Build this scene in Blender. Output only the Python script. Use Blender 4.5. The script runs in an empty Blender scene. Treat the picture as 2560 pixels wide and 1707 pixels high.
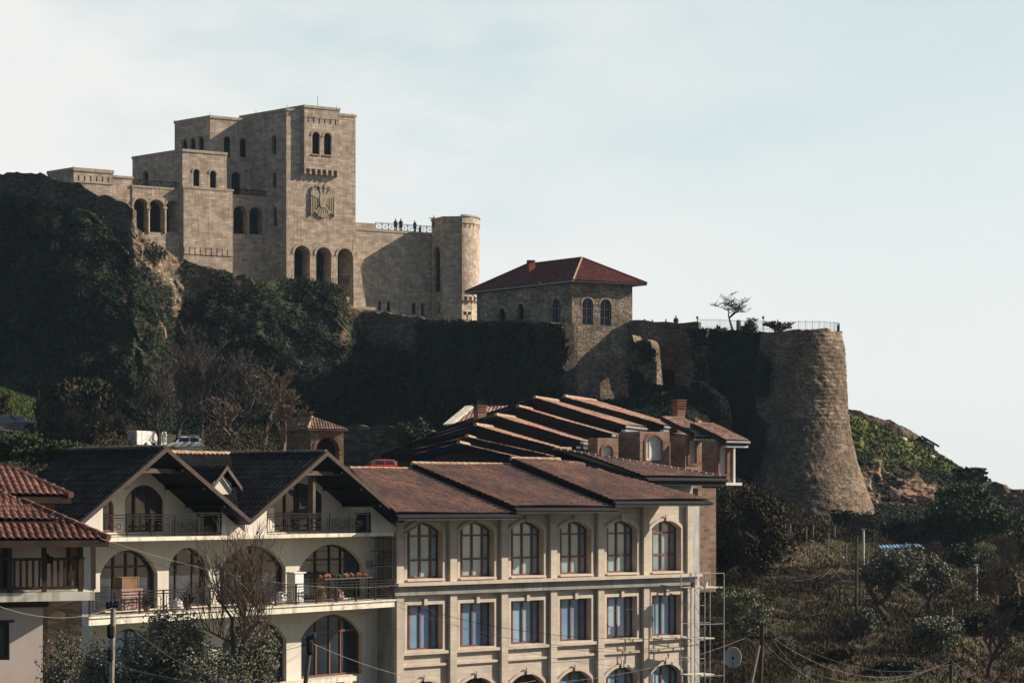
import bpy, bmesh, math, random
import numpy as np
from mathutils import Vector, Matrix
from mathutils.geometry import delaunay_2d_cdt
random.seed(7); RNG = np.random.default_rng(7)
S = bpy.context.scene; COL = S.collection
# ------------------------------------------------------------------ camera
FL, CX, HY = 5000.0, 1280.0, 1250.0          # focal length in photo pixels, horizon row
cam = bpy.data.cameras.new('camera'); co = bpy.data.objects.new('camera', cam); COL.objects.link(co)
co.rotation_euler = (math.radians(90), 0, 0); cam.sensor_width = 36; cam.lens = FL/2560*36
cam.shift_y = (HY-853.5)/2560; cam.clip_start = 1; cam.clip_end = 6000; S.camera = co
# ------------------------------------------------------------------ light
SUN_AZ, SUN_EL = math.radians(98), math.radians(29)   # azimuth from -Y towards +X
SD = Vector((math.sin(SUN_AZ)*math.cos(SUN_EL), -math.cos(SUN_AZ)*math.cos(SUN_EL), math.sin(SUN_EL)))
sl = bpy.data.lights.new('sun', 'SUN'); sl.energy = 5.0; sl.angle = math.radians(0.5); sl.color = (1.0, 0.87, 0.71)
so = bpy.data.objects.new('sun', sl); COL.objects.link(so); so.rotation_euler = SD.to_track_quat('Z', 'Y').to_euler()
W = bpy.data.worlds.new('World'); S.world = W; W.use_nodes = True
nt = W.node_tree; nt.nodes.clear()
wo = nt.nodes.new('ShaderNodeOutputWorld'); bg = nt.nodes.new('ShaderNodeBackground'); bg.inputs[1].default_value = 0.052
sky = nt.nodes.new('ShaderNodeTexSky'); sky.sky_type = 'NISHITA'; sky.sun_disc = False
sky.sun_elevation = SUN_EL; sky.sun_rotation = math.atan2(SD.x, SD.y); sky.air_density = 1.0; sky.dust_density = 1.6; sky.ozone_density = 1.6; sky.altitude = 600
tc = nt.nodes.new('ShaderNodeTexCoord'); mp = nt.nodes.new('ShaderNodeMapping'); mp.inputs['Scale'].default_value = (3.2, 3.2, 8.0)
mp.inputs['Location'].default_value = (1.3, 0.4, 0.25); mp.inputs['Rotation'].default_value = (0, math.radians(-12), 0)
L = nt.links.new; N_ = nt.nodes.new
def mrange(sock, a, b, c, d, smooth=True):
    m = N_('ShaderNodeMapRange'); m.interpolation_type = 'SMOOTHSTEP' if smooth else 'LINEAR'; L(sock, m.inputs[0])
    for i, v in enumerate((a, b, c, d)): m.inputs[i+1].default_value = v
    return m.outputs[0]
def mth(op, a, b):
    m = N_('ShaderNodeMath'); m.operation = op; m.use_clamp = True
    for i, v in enumerate((a, b)):
        if isinstance(v, (int, float)): m.inputs[i].default_value = v
        else: L(v, m.inputs[i])
    return m.outputs[0]
nz = N_('ShaderNodeTexNoise'); nz.inputs['Scale'].default_value = 1.0; nz.inputs['Detail'].default_value = 6; nz.inputs['Roughness'].default_value = 0.5
L(tc.outputs['Generated'], mp.inputs[0]); L(mp.outputs[0], nz.inputs['Vector'])
sx = N_('ShaderNodeSeparateXYZ'); L(tc.outputs['Generated'], sx.inputs[0])
# high thin haze: thick near the horizon and towards the sun's half of the sky, clear overhead and behind
hz = mth('MULTIPLY', mrange(sx.outputs[2], 0.12, 0.7, 0.93, 0.0), mrange(sx.outputs[1], 0.0, 0.7, 0.0, 1.0))
hz = mth('MULTIPLY', hz, mrange(sx.outputs[0], -0.5, 0.35, 0.9, 1.0))
hc = N_('ShaderNodeMix'); hc.data_type = 'RGBA'; L(mrange(sx.outputs[2], 0.0, 0.3, 0.0, 1.0), hc.inputs[0]); hc.inputs[6].default_value = (12.7, 12.9, 12.4, 1); hc.inputs[7].default_value = (8.7, 11.1, 11.6, 1)
mx0 = N_('ShaderNodeMix'); mx0.data_type = 'RGBA'; L(hz, mx0.inputs[0]); L(sky.outputs[0], mx0.inputs[6]); L(hc.outputs[2], mx0.inputs[7])
cf = mth('MULTIPLY', mth('MULTIPLY', mrange(nz.outputs['Fac'], 0.39, 0.58, 0.0, 0.85), mrange(sx.outputs[0], 0.22, -0.12, 0.25, 1.0)), mrange(sx.outputs[1], 0.1, 0.7, 0.0, 1.0))
mx = N_('ShaderNodeMix'); mx.data_type = 'RGBA'; mx.inputs[7].default_value = (12.8, 12.6, 12.2, 1); L(cf, mx.inputs[0]); L(mx0.outputs[2], mx.inputs[6])
L(mx.outputs[2], bg.inputs[0]); L(bg.outputs[0], wo.inputs[0])
S.view_settings.view_transform = 'Standard'; S.view_settings.look = 'None'; S.view_settings.gamma = 1; S.view_settings.exposure = 0.5
# ------------------------------------------------------------------ helpers
def P(px, py, Y): return Vector(((px-CX)/FL*Y, Y, (HY-py)/FL*Y))
class Fr:
    """vertical plane through pixel column px at depth Y, running towards the vanishing column vp"""
    def __init__(s, px=None, Y=None, vp=None, o=None, d=None):
        s.o = Vector(o) if o is not None else Vector(((px-CX)/FL*Y, Y))
        s.d = Vector(d).normalized() if d is not None else Vector((vp-CX, FL)).normalized()
        n = Vector((s.d.y, -s.d.x)); s.n = n if n.y < 0 else -n
    def pt(s, u, w, z): q = s.o+s.d*u+s.n*w; return Vector((q.x, q.y, z))
    def u(s, px, w=0.0):
        k = (px-CX)/FL; q = s.o+s.n*w
        return (k*q.y-q.x)/(s.d.x-k*s.d.y)
    def Y(s, px, w=0.0): return (s.o+s.n*w+s.d*s.u(px, w)).y
    def z(s, px, py, w=0.0): return (HY-py)/FL*s.Y(px, w)
    def at(s, u, w=0.0, d=None): return Fr(o=s.o+s.d*u+s.n*w, d=d if d is not None else s.d)
def thing(name, label, cat, loc=(0, 0, 0), group=None, kind=None):
    o = bpy.data.objects.new(name, None); COL.objects.link(o); o.location = loc; o.empty_display_size = 0.3
    return tag(o, label, cat, group, kind)
def tag(o, label=None, cat=None, group=None, kind=None):
    if label: o['label'] = label
    if cat: o['category'] = cat
    if group: o['group'] = group
    if kind: o['kind'] = kind
    return o
def rootloc(p):
    v = Vector((0, 0, 0))
    while p is not None: v += p.location; p = p.parent
    return v
def link(name, me, mat, parent=None, smooth=False):
    o = bpy.data.objects.new(name, me); COL.objects.link(o)
    if mat: me.materials.append(mat)
    if parent is not None: o.parent = parent
    if smooth: me.polygons.foreach_set('use_smooth', [True]*len(me.polygons))
    return o
class MB:
    def __init__(s): s.v = []; s.f = []
    def add(s, vs, fs):
        n = len(s.v); s.v += [tuple(v) for v in vs]; s.f += [tuple(i+n for i in f) for f in fs]
    def hexa(s, a, b):   # a, b: lists of 4 points, bottom and top
        s.add(list(a)+list(b), [(3, 2, 1, 0), (4, 5, 6, 7), (0, 1, 5, 4), (1, 2, 6, 5), (2, 3, 7, 6), (3, 0, 4, 7)])
    def box(s, fr, u0, u1, w0, w1, z0, z1):
        c = [(u0, w0), (u1, w0), (u1, w1), (u0, w1)]
        s.hexa([fr.pt(u, w, z0) for u, w in c], [fr.pt(u, w, z1) for u, w in c])
    def cube(s, c, sx, sy, sz, rz=0):
        ca, sa = math.cos(rz), math.sin(rz); q = []
        for z in (-sz/2, sz/2):
            for x, y in ((-1, -1), (1, -1), (1, 1), (-1, 1)):
                x *= sx/2; y *= sy/2; q.append(Vector((c[0]+x*ca-y*sa, c[1]+x*sa+y*ca, c[2]+z)))
        s.hexa(q[:4], q[4:])
    def prism(s, poly, off):   # poly: 3D points, off: extrusion vector
        n = len(poly); off = Vector(off)
        s.add(list(poly)+[Vector(p)+off for p in poly], [tuple(range(n))[::-1], tuple(range(n, 2*n))]+[(i, (i+1) % n, n+(i+1) % n, n+i) for i in range(n)])
    def bar(s, a, b, r, n=4): s.tube([a, b], [r, r], n)
    def tube(s, pts, rad, n=6, cap=True):
        pts = [Vector(p) for p in pts]; rings = []; m = len(pts); base = len(s.v)
        if isinstance(rad, (int, float)): rad = [rad]*m
        ref = None
        for i, p in enumerate(pts):
            t = (pts[min(i+1, m-1)]-pts[max(i-1, 0)])
            if t.length < 1e-6: t = Vector((0, 0, 1))
            t.normalize()
            if ref is None: ref = Vector((1, 0, 0)) if abs(t.x) < 0.8 else Vector((0, 1, 0))
            e1 = (ref-t*ref.dot(t)).normalized(); e2 = t.cross(e1); ref = e1
            for k in range(n):
                a = 2*math.pi*(k+0.5)/n; s.v.append(tuple(p+(e1*math.cos(a)+e2*math.sin(a))*rad[i]))
        for i in range(m-1):
            for k in range(n):
                a = base+i*n+k; b = base+i*n+(k+1) % n; s.f.append((a, b, b+n, a+n))
        if cap: s.f.append(tuple(base+k for k in range(n))[::-1]); s.f.append(tuple(base+(m-1)*n+k for k in range(n)))
    def lathe(s, c, prof, n=24, a0=0, a1=2*math.pi, jit=0):
        full = abs(a1-a0-2*math.pi) < 1e-4; m = n if full else n+1; base = len(s.v)
        for r, z in prof:
            for k in range(m):
                a = a0+(a1-a0)*k/n; s.v.append((c[0]+r*math.cos(a), c[1]+r*math.sin(a), c[2]+z))
        for i in range(len(prof)-1):
            for k in range(n):
                a = base+i*m+k; b = base+i*m+(k+1) % m; s.f.append((a, b, b+m, a+m))
        if full:
            s.f.append(tuple(base+k for k in range(n))[::-1]); s.f.append(tuple(base+(len(prof)-1)*m+k for k in range(n)))
    def wall(s, fr, outline, holes=(), w=0.0, depth=0.4, flip=False):
        vs = []; ed = []; 
        for loop in [outline]+list(holes):
            b = len(vs); m = len(loop)
            vs += [Vector((p[0], p[1])) for p in loop]; ed += [(b+i, b+(i+1) % m) for i in range(m)]
        r = delaunay_2d_cdt(vs, ed, [], 0, 1e-6)
        fs = []
        for t in r[2]:
            cx = sum(r[0][i][0] for i in t)/len(t); cz = sum(r[0][i][1] for i in t)/len(t)
            if inside(cx, cz, outline) and not any(inside(cx, cz, h) for h in holes): fs.append(tuple(t))
        s.add([fr.pt(v[0], w, v[1]) for v in r[0]], fs)
        for h in holes:
            m = len(h); vv = []
            for p in h: vv += [fr.pt(p[0], w, p[1]), fr.pt(p[0], w-depth, p[1])]
            s.add(vv, [(2*i, 2*((i+1) % m), 2*((i+1) % m)+1, 2*i+1) for i in range(m)])
    def build(s, name, mat, parent=None, smooth=False, uv=True):
        me = bpy.data.meshes.new(name); ro = rootloc(parent)
        me.from_pydata([(v[0]-ro.x, v[1]-ro.y, v[2]-ro.z) for v in s.v], [], s.f)
        bm = bmesh.new(); bm.from_mesh(me); bmesh.ops.recalc_face_normals(bm, faces=bm.faces)
        if uv:
            ul = bm.loops.layers.uv.new('UVMap'); Z = Vector((0, 0, 1))
            for f in bm.faces:
                n = f.normal
                if abs(n.z) > 0.9: t = Vector((1, 0, 0)); b = Vector((0, 1, 0))
                else: t = Z.cross(n).normalized(); b = n.cross(t)
                for l in f.loops:
                    p = l.vert.co+ro; l[ul].uv = (p.dot(t), p.dot(b))
        bm.to_mesh(me); bm.free(); return link(name, me, mat, parent, smooth)
def inside(x, y, poly):
    c = False; j = len(poly)-1
    for i in range(len(poly)):
        xi, yi = poly[i][0], poly[i][1]; xj, yj = poly[j][0], poly[j][1]
        if (yi > y) != (yj > y) and x < (xj-xi)*(y-yi)/(yj-yi)+xi: c = not c
        j = i
    return c
def arch(u0, u1, z0, z1, rise=None, n=14):
    """opening outline, counter-clockwise; rise None = semicircle"""
    if u0 > u1: u0, u1 = u1, u0
    r = (u1-u0)/2; rise = r if rise is None else rise; c = (u0+u1)/2; zs = z1-rise
    if rise <= 0: return [(u0, z0), (u1, z0), (u1, z1), (u0, z1)]
    pts = [(u0, z0), (u1, z0)]
    if rise >= r*0.99:
        pts += [(c+r*math.cos(math.pi*k/n), zs+rise*math.sin(math.pi*k/n)) for k in range(n+1)]
    else:   # circular segment
        R = (r*r+rise*rise)/(2*rise); a = math.asin(min(1, r/R))
        pts += [(c+R*math.sin(a-2*a*k/n), z1-R+R*math.cos(a-2*a*k/n)) for k in range(n+1)]
    return pts
def hpx(fr, x0, x1, yt, yb, w=0.0, rise=None):
    xm = (x0+x1)/2
    return arch(fr.u(x0, w), fr.u(x1, w), fr.z(xm, yb, w), fr.z(xm, yt, w), rise)
def inset(poly, t):
    n = len(poly); out = []
    A = sum(poly[i][0]*poly[(i+1) % n][1]-poly[(i+1) % n][0]*poly[i][1] for i in range(n)); sg = 1 if A > 0 else -1
    for i in range(n):
        p0 = Vector(poly[i-1]); p = Vector(poly[i]); p1 = Vector(poly[(i+1) % n])
        a = (p-p0); b = (p1-p)
        if a.length < 1e-6 or b.length < 1e-6: out.append(tuple(p)); continue
        a.normalize(); b.normalize(); na = Vector((-a.y, a.x))*sg; nb = Vector((-b.y, b.x))*sg
        m = na+nb
        if m.length < 1e-4: m = na
        m.normalize(); k = t/max(0.4, m.dot(na)); out.append((p.x+m.x*k, p.y+m.y*k))
    return out
def ring(mb, fr, outer, inner, w0, w1):
    n = len(outer); v = []
    for a, b in zip(outer, inner): v += [fr.pt(a[0], w0, a[1]), fr.pt(b[0], w0, b[1]), fr.pt(a[0], w1, a[1]), fr.pt(b[0], w1, b[1])]
    f = []
    for i in range(n):
        a = 4*i; b = 4*((i+1) % n)
        f += [(a+2, b+2, b+3, a+3), (a+1, a+3, b+3, b+1), (a, b, b+2, a+2), (a, a+1, b+1, b)]
    mb.add(v, f)
def topat(poly, u):
    zs = []
    for i in range(len(poly)):
        a = poly[i]; b = poly[(i+1) % len(poly)]
        if (a[0]-u)*(b[0]-u) <= 0 and abs(a[0]-b[0]) > 1e-9: zs.append(a[1]+(b[1]-a[1])*(u-a[0])/(b[0]-a[0]))
    return max(zs) if zs else 0
def pane(fr, poly, w, mat, parent, name='pane'):
    mb = MB(); mb.add([fr.pt(p[0], w, p[1]) for p in poly], [tuple(range(len(poly)))]); return mb.build(name, mat, parent)
def window(parent, fr, poly, w, fm, gm, ft=0.09, mull=(), trans=(), mt=0.05, name='window', fd=0.08, grid=None):
    """frame with mullions (fractions of width) and transoms (fractions of height); pane as sub-part"""
    us = [p[0] for p in poly]; u0, u1 = min(us), max(us); z0 = min(p[1] for p in poly); z1 = max(p[1] for p in poly)
    mb = MB(); ring(mb, fr, poly, inset(poly, ft), w, w+fd)
    for m in mull:
        u = u0+(u1-u0)*m; mb.box(fr, u-mt, u+mt, w, w+fd-0.012, z0+ft*0.6, topat(poly, u)-ft*0.6)
    for t in trans:
        z = z0+(z1-z0)*t; mb.box(fr, u0+ft*0.6, u1-ft*0.6, w, w+fd-0.02, z-mt, z+mt)
    o = mb.build(name, fm, parent); pane(fr, poly, w+0.01, gm, o); return o
def npmesh(name, V, Q, mat, parent=None):
    me = bpy.data.meshes.new(name); V = np.asarray(V, np.float32); Q = np.asarray(Q, np.int32)
    me.vertices.add(len(V)); me.vertices.foreach_set('co', V.ravel()); k = Q.shape[1]
    me.loops.add(Q.size); me.loops.foreach_set('vertex_index', Q.ravel())
    me.polygons.add(len(Q)); me.polygons.foreach_set('loop_start', np.arange(0, Q.size, k, dtype=np.int32))
    me.polygons.foreach_set('loop_total', np.full(len(Q), k, np.int32)); me.update(calc_edges=True)
    return link(name, me, mat, parent)
def hsh(ix, iy, iz, sd):
    h = (ix*374761393+iy*668265263+iz*2147483647+sd*974634777) & 0xffffffff
    h = ((h ^ (h >> 13))*1274126177) & 0xffffffff; h = (h ^ (h >> 16)) & 0xffffffff
    return h.astype(np.float64)/4294967295.0*2-1
def vn(p, sd=0):
    p = np.asarray(p, float); i = np.floor(p).astype(np.int64); f = p-i; f = f*f*(3-2*f); r = 0
    for dx in (0, 1):
        for dy in (0, 1):
            for dz in (0, 1):
                w = (f[:, 0] if dx else 1-f[:, 0])*(f[:, 1] if dy else 1-f[:, 1])*(f[:, 2] if dz else 1-f[:, 2])
                r = r+w*hsh(i[:, 0]+dx, i[:, 1]+dy, i[:, 2]+dz, sd)
    return r
def fbm(p, sc, oc=3, sd=0, gain=0.5):
    p = np.asarray(p, float)/sc; a = 1; r = 0
    for o in range(oc): r = r+a*vn(p*2**o+17.3*o, sd+o); a *= gain
    return r
# ------------------------------------------------------------------ materials
def ramp(nt, fac, cols, lo=0.3, hi=0.7):
    r = nt.nodes.new('ShaderNodeValToRGB'); e = r.color_ramp.elements; n = len(cols)
    while len(e) < n: e.new(0.5)
    for i, c in enumerate(cols): e[i].position = lo+(hi-lo)*i/max(1, n-1); e[i].color = (*c, 1)
    nt.links.new(fac, r.inputs[0]); return r.outputs[0]
def mixc(nt, a, b, fac, mode='MIX'):
    m = nt.nodes.new('ShaderNodeMix'); m.data_type = 'RGBA'; m.blend_type = mode
    for s, v in ((0, fac), (6, a), (7, b)):
        if hasattr(v, 'is_linked') or isinstance(v, bpy.types.NodeSocket): nt.links.new(v, m.inputs[s])
        elif s == 0: m.inputs[0].default_value = v
        else: m.inputs[s].default_value = (*v, 1)
    return m.outputs[2]
def mk(name, cols, scale=1.0, rough=0.9, bump=0.0, brick=None, vor=None, stain=None, tile=False, metal=0.0, spec=0.3, detail=5, streak=None, lo=0.3, hi=0.7, attr=None, trans=0.0, coat=0.0):
    m = bpy.data.materials.new(name); m.use_nodes = True; nt = m.node_tree; b = nt.nodes['Principled BSDF']; L = nt.links.new
    b.inputs['Roughness'].default_value = rough; b.inputs['Metallic'].default_value = metal; b.inputs['Specular IOR Level'].default_value = spec
    if coat: b.inputs['Coat Weight'].default_value = coat
    tc = nt.nodes.new('ShaderNodeTexCoord'); ob = tc.outputs['Object']
    n1 = nt.nodes.new('ShaderNodeTexNoise'); n1.inputs['Scale'].default_value = scale; n1.inputs['Detail'].default_value = detail; L(ob, n1.inputs['Vector'])
    col = ramp(nt, n1.outputs['Fac'], cols, lo, hi); h = n1.outputs['Fac']
    if brick:
        bw, bh, mort, mc, var = brick; uvn = tc.outputs['UV']
        bt = nt.nodes.new('ShaderNodeTexBrick'); bt.inputs['Scale'].default_value = 1; bt.inputs['Brick Width'].default_value = bw; bt.inputs['Row Height'].default_value = bh
        bt.inputs['Mortar Size'].default_value = mort; bt.inputs['Mortar Smooth'].default_value = 0.4; bt.inputs['Bias'].default_value = 0
        bt.inputs['Color1'].default_value = (1-var, 1-var, 1-var, 1); bt.inputs['Color2'].default_value = (1+var*0.6, 1+var*0.5, 1+var*0.4, 1); bt.inputs['Mortar'].default_value = (mc, mc, mc, 1)
        L(uvn, bt.inputs['Vector']); col = mixc(nt, col, bt.outputs['Color'], 1.0, 'MULTIPLY'); h2 = bt.outputs['Fac']
    if vor:
        vs, mc, var = vor; v1 = nt.nodes.new('ShaderNodeTexVoronoi'); v1.inputs['Scale'].default_value = vs; v2 = nt.nodes.new('ShaderNodeTexVoronoi'); v2.feature = 'DISTANCE_TO_EDGE'; v2.inputs['Scale'].default_value = vs
        mpn = nt.nodes.new('ShaderNodeMapping'); mpn.inputs['Scale'].default_value = (1, 1, 2.0); L(ob, mpn.inputs[0]); L(mpn.outputs[0], v1.inputs['Vector']); L(mpn.outputs[0], v2.inputs['Vector'])
        bwn = nt.nodes.new('ShaderNodeRGBToBW'); L(v1.outputs['Color'], bwn.inputs[0])
        col = mixc(nt, col, ramp(nt, bwn.outputs[0], [(1-var,)*3, (1, 1, 1), (1+var, 1+var*0.9, 1+var*0.75)], 0.15, 0.85), 1.0, 'MULTIPLY')
        col = mixc(nt, col, ramp(nt, v2.outputs['Distance'], [(mc,)*3, (1, 1, 1)], 0.0, 0.12), 1.0, 'MULTIPLY'); h2 = v2.outputs['Distance']
    if stain:
        sc, c, amt = stain; n2 = nt.nodes.new('ShaderNodeTexNoise'); n2.inputs['Scale'].default_value = sc; n2.inputs['Detail'].default_value = 7; n2.inputs['Roughness'].default_value = 0.65; L(ob, n2.inputs['Vector'])
        col = mixc(nt, col, c, ramp(nt, n2.outputs['Fac'], [(0, 0, 0), (amt,)*3], 0.48, 0.66))
    if streak:
        c, amt = streak; mps = nt.nodes.new('ShaderNodeMapping'); mps.inputs['Scale'].default_value = (2.5, 2.5, 0.25); L(ob, mps.inputs[0])
        n3 = nt.nodes.new('ShaderNodeTexNoise'); n3.inputs['Scale'].default_value = 1.5; n3.inputs['Detail'].default_value = 6; L(mps.outputs[0], n3.inputs['Vector'])
        col = mixc(nt, col, c, ramp(nt, n3.outputs['Fac'], [(0, 0, 0), (amt,)*3], 0.5, 0.72))
    if tile:
        sn = nt.nodes.new('ShaderNodeVectorMath'); sn.operation = 'FLOOR'; L(tc.outputs['UV'], sn.inputs[0])
        wn = nt.nodes.new('ShaderNodeTexWhiteNoise'); wn.noise_dimensions = '3D'; L(sn.outputs[0], wn.inputs[0])
        col = mixc(nt, col, ramp(nt, wn.outputs['Value'], [(0.5, 0.5, 0.5), (1, 1, 1), (1.6, 1.5, 1.4)], 0.0, 1.0), 1.0, 'MULTIPLY')
    if attr:
        at = nt.nodes.new('ShaderNodeAttribute'); at.attribute_name = attr; col = mixc(nt, col, at.outputs['Color'], 1.0, 'MULTIPLY')
    if trans:
        b.inputs['Transmission Weight'].default_value = 0
    L(col, b.inputs['Base Color'])
    if bump:
        bp = nt.nodes.new('ShaderNodeBump'); bp.inputs['Strength'].default_value = min(1, bump); bp.inputs['Distance'].default_value = 0.05*max(1, bump)
        L(h, bp.inputs['Height'])
        if brick or vor:
            bp2 = nt.nodes.new('ShaderNodeBump'); bp2.inputs['Strength'].default_value = min(1, bump); bp2.inputs['Distance'].default_value = 0.06 if vor else 0.02
            if brick: bp2.invert = True
            L(h2, bp2.inputs['Height']); L(bp2.outputs[0], bp.inputs['Normal'])
        L(bp.outputs[0], b.inputs['Normal'])
    return m
M = {}
M['castle'] = mk('castle_stone', [(.42, .325, .25), (.515, .41, .32), (.6, .485, .385)], 1.1, 0.9, 0.6, brick=(0.95, 0.34, 0.03, 0.62, 0.3), detail=9, lo=.34, hi=.66, stain=(0.3, (.3, .23, .165), 0.35), streak=((.2, .155, .115), 0.6))
M['trim'] = mk('castle_trim_stone', [(.36, .29, .2), (.5, .41, .3)], 1.2, 0.9, 0.3, streak=((.16, .13, .1), 0.6))
M['rubble'] = mk('rubble_stone', [(.1, .07, .048), (.2, .145, .1), (.3, .235, .17)], 0.35, 0.95, 1.0, vor=(2.2, 0.35, 0.55), stain=(0.4, (.06, .055, .035), 0.8))
M['rubble2'] = mk('old_coursed_stone', [(.1, .072, .052), (.19, .137, .095), (.31, .23, .165)], 0.3, 0.95, 1.0, vor=(2.3, 0.45, 0.5), stain=(0.5, (.08, .065, .045), 0.75), streak=((.09, .07, .05), 0.6))
M['hotel'] = mk('pale_limestone', [(.46, .4, .335), (.58, .515, .435)], 0.8, 0.9, 0.3, brick=(0.62, 0.22, 0.008, 0.72, 0.1), stain=(0.6, (.38, .31, .22), 0.35))
M['hotel_trim'] = mk('limestone_trim', [(.47, .4, .33), (.58, .5, .42)], 1.3, 0.85, 0.2, streak=((.3, .25, .18), 0.4))
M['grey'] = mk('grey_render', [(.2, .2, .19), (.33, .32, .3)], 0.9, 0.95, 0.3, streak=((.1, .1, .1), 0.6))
M['plaster'] = mk('cream_plaster', [(.52, .485, .425), (.64, .6, .53)], 0.6, 0.9, 0.15, stain=(0.5, (.46, .4, .29), 0.35), streak=((.4, .34, .25), 0.35))
M['slab'] = mk('painted_slab_edge', [(.6, .56, .46), (.74, .7, .6)], 1.5, 0.85, 0.1, streak=((.26, .2, .13), 0.8))
M['pink'] = mk('rosy_plaster', [(.52, .44, .4), (.62, .53, .48)], 0.5, 0.9, 0.1, stain=(0.7, (.4, .31, .27), 0.3))
M['brick'] = mk('red_brick', [(.17, .075, .05), (.27, .13, .085)], 1.0, 0.9, 0.3, brick=(0.5, 0.16, 0.02, 1.3, 0.3), stain=(0.8, (.4, .33, .27), 0.4))
M['brick_pale'] = mk('pale_patched_brick', [(.2, .12, .09), (.3, .2, .15)], 1.4, 0.9, 0.3, brick=(0.5, 0.25, 0.02, 1.2, 0.35), stain=(0.8, (.34, .28, .22), 0.7))
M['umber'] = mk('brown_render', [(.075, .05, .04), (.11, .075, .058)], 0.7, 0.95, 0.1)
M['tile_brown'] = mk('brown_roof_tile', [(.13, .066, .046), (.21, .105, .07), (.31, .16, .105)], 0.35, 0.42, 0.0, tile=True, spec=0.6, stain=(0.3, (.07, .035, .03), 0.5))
M['tile_red'] = mk('red_roof_tile', [(.1, .042, .03), (.17, .068, .046), (.29, .135, .09)], 0.4, 0.65, 0.0, tile=True, spec=0.45, stain=(0.35, (.1, .04, .03), 0.5))
M['tile_dark_red'] = mk('dark_red_roof_tile', [(.11, .028, .02), (.16, .038, .026)], 0.4, 0.65, 0.0, tile=True, spec=0.4)
M['tile_black'] = mk('charcoal_roof_tile', [(.007, .007, .009), (.018, .018, .02)], 0.6, 0.7, 0.0, tile=True, spec=0.15)
M['ridge'] = mk('ridge_cap_tile', [(.3, .17, .1), (.52, .38, .26)], 2.5, 0.7, 0.1)
M['ridge_dark'] = mk('dark_ridge_cap', [(.05, .045, .045), (.14, .12, .11)], 2.5, 0.7, 0.1)
M['fascia'] = mk('dark_gutter_metal', [(.006, .007, .009), (.014, .014, .016)], 1.5, 0.6, 0.0, spec=0.2)
M['white'] = mk('white_paint', [(.62, .62, .58), (.76, .75, .71)], 1.5, 0.6, 0.0, streak=((.4, .37, .32), 0.4))
M['wood_red'] = mk('stained_window_wood', [(.11, .035, .02), (.18, .06, .034)], 3, 0.5, 0.0, spec=0.5)
M['wood_dark'] = mk('dark_brown_wood', [(.03, .018, .013), (.06, .035, .024)], 3, 0.6, 0.1)
M['wood_grey'] = mk('weathered_wood', [(.06, .048, .04), (.13, .105, .085)], 3, 0.8, 0.2)
M['log'] = mk('varnished_log_wood', [(.14, .045, .025), (.22, .075, .04)], 3, 0.6, 0.1)
M['iron'] = mk('black_iron', [(.006, .006, .007), (.014, .013, .013)], 5, 0.7, 0.0, spec=0.2)
M['steel'] = mk('galvanised_steel', [(.25, .26, .27), (.42, .42, .42)], 4, 0.45, 0.0, metal=0.5)
M['bluepaint'] = mk('blue_painted_steel', [(.04, .13, .2), (.08, .2, .28)], 3, 0.6, 0.0)
M['bluesheet'] = mk('blue_corrugated_sheet', [(.12, .3, .5), (.3, .5, .66)], 1.5, 0.5, 0.0)
M['glass_top'] = mk('sky_tint_curtained_glass', [(.2, .31, .33), (.3, .42, .43), (.4, .5, .49)], 0.35, 0.04, 0.0, spec=0.8, lo=0.35, hi=0.65)  # upper panes: reflected sky painted into the base colour, over pale curtains
M['glass_top_dim'] = mk('dim_sky_tint_curtained_glass', [(.1, .18, .21), (.2, .3, .32), (.34, .44, .44)], 0.5, 0.05, 0.0, spec=0.8)
M['glass_top_pale'] = mk('bright_sky_tint_curtained_glass', [(.26, .36, .37), (.36, .47, .47), (.5, .58, .56)], 0.5, 0.05, 0.0, spec=0.8)
M['glass_sky_pale'] = mk('pale_sky_tint_glass', [(.14, .27, .38), (.25, .4, .5), (.4, .52, .58)], 0.35, 0.03, 0.0, spec=0.8)  # lower panes: the blue is mirrored sky put into the base colour
M['glass_sky'] = mk('sky_tint_glass', [(.1, .22, .34), (.19, .33, .45)], 0.4, 0.03, 0.0, spec=0.8)
M['glass_dark'] = mk('dark_glass', [(.006, .012, .018), (.025, .035, .045)], 0.6, 0.05, 0.0, spec=0.5)
M['glass_grey'] = mk('grey_curtained_glass', [(.014, .02, .028), (.055, .066, .08)], 0.9, 0.06, 0.0, spec=0.5)
M['void'] = mk('interior_shade', [(.004, .005, .006), (.009, .01, .011)], 1, 0.9, 0.0, spec=0.1)  # near-black sheets and strips stand for the shade inside openings and slits
M['curtain'] = mk('white_curtain', [(.5, .52, .5), (.7, .7, .67)], 2.5, 0.7, 0.0)
M['bark'] = mk('tree_bark', [(.045, .035, .026), (.1, .08, .062)], 4, 0.95, 0.5)
M['twig'] = mk('pale_twig_bark', [(.1, .07, .05), (.22, .155, .11)], 3, 0.95, 0.2)
M['twig_dark'] = mk('dark_twig_bark', [(.06, .048, .042), (.13, .1, .085)], 3, 0.95, 0.2)
M['post'] = mk('grey_timber', [(.16, .14, .12), (.3, .27, .23)], 3, 0.9, 0.2)
M['evergreen'] = mk('soft_green_leaves', [(.022, .036, .016), (.05, .07, .028), (.085, .105, .045)], 0.6, 0.75, 0.0, spec=0.2)
M['rubble_house'] = mk('pale_old_masonry', [(.2, .15, .105), (.33, .26, .19), (.44, .355, .27)], 0.35, 0.95, 1.0, vor=(2.6, 0.5, 0.45), stain=(0.3, (.1, .08, .06), 0.75), streak=((.13, .105, .08), .5))
M['ivy'] = mk('ivy_leaves', [(.007, .012, .007), (.015, .022, .011), (.034, .042, .018)], 0.25, 0.75, 0.0, spec=0.15)
M['olive'] = mk('olive_leaves', [(.07, .075, .052), (.14, .14, .1), (.22, .21, .16)], 0.8, 0.7, 0.0, spec=0.25)
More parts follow.
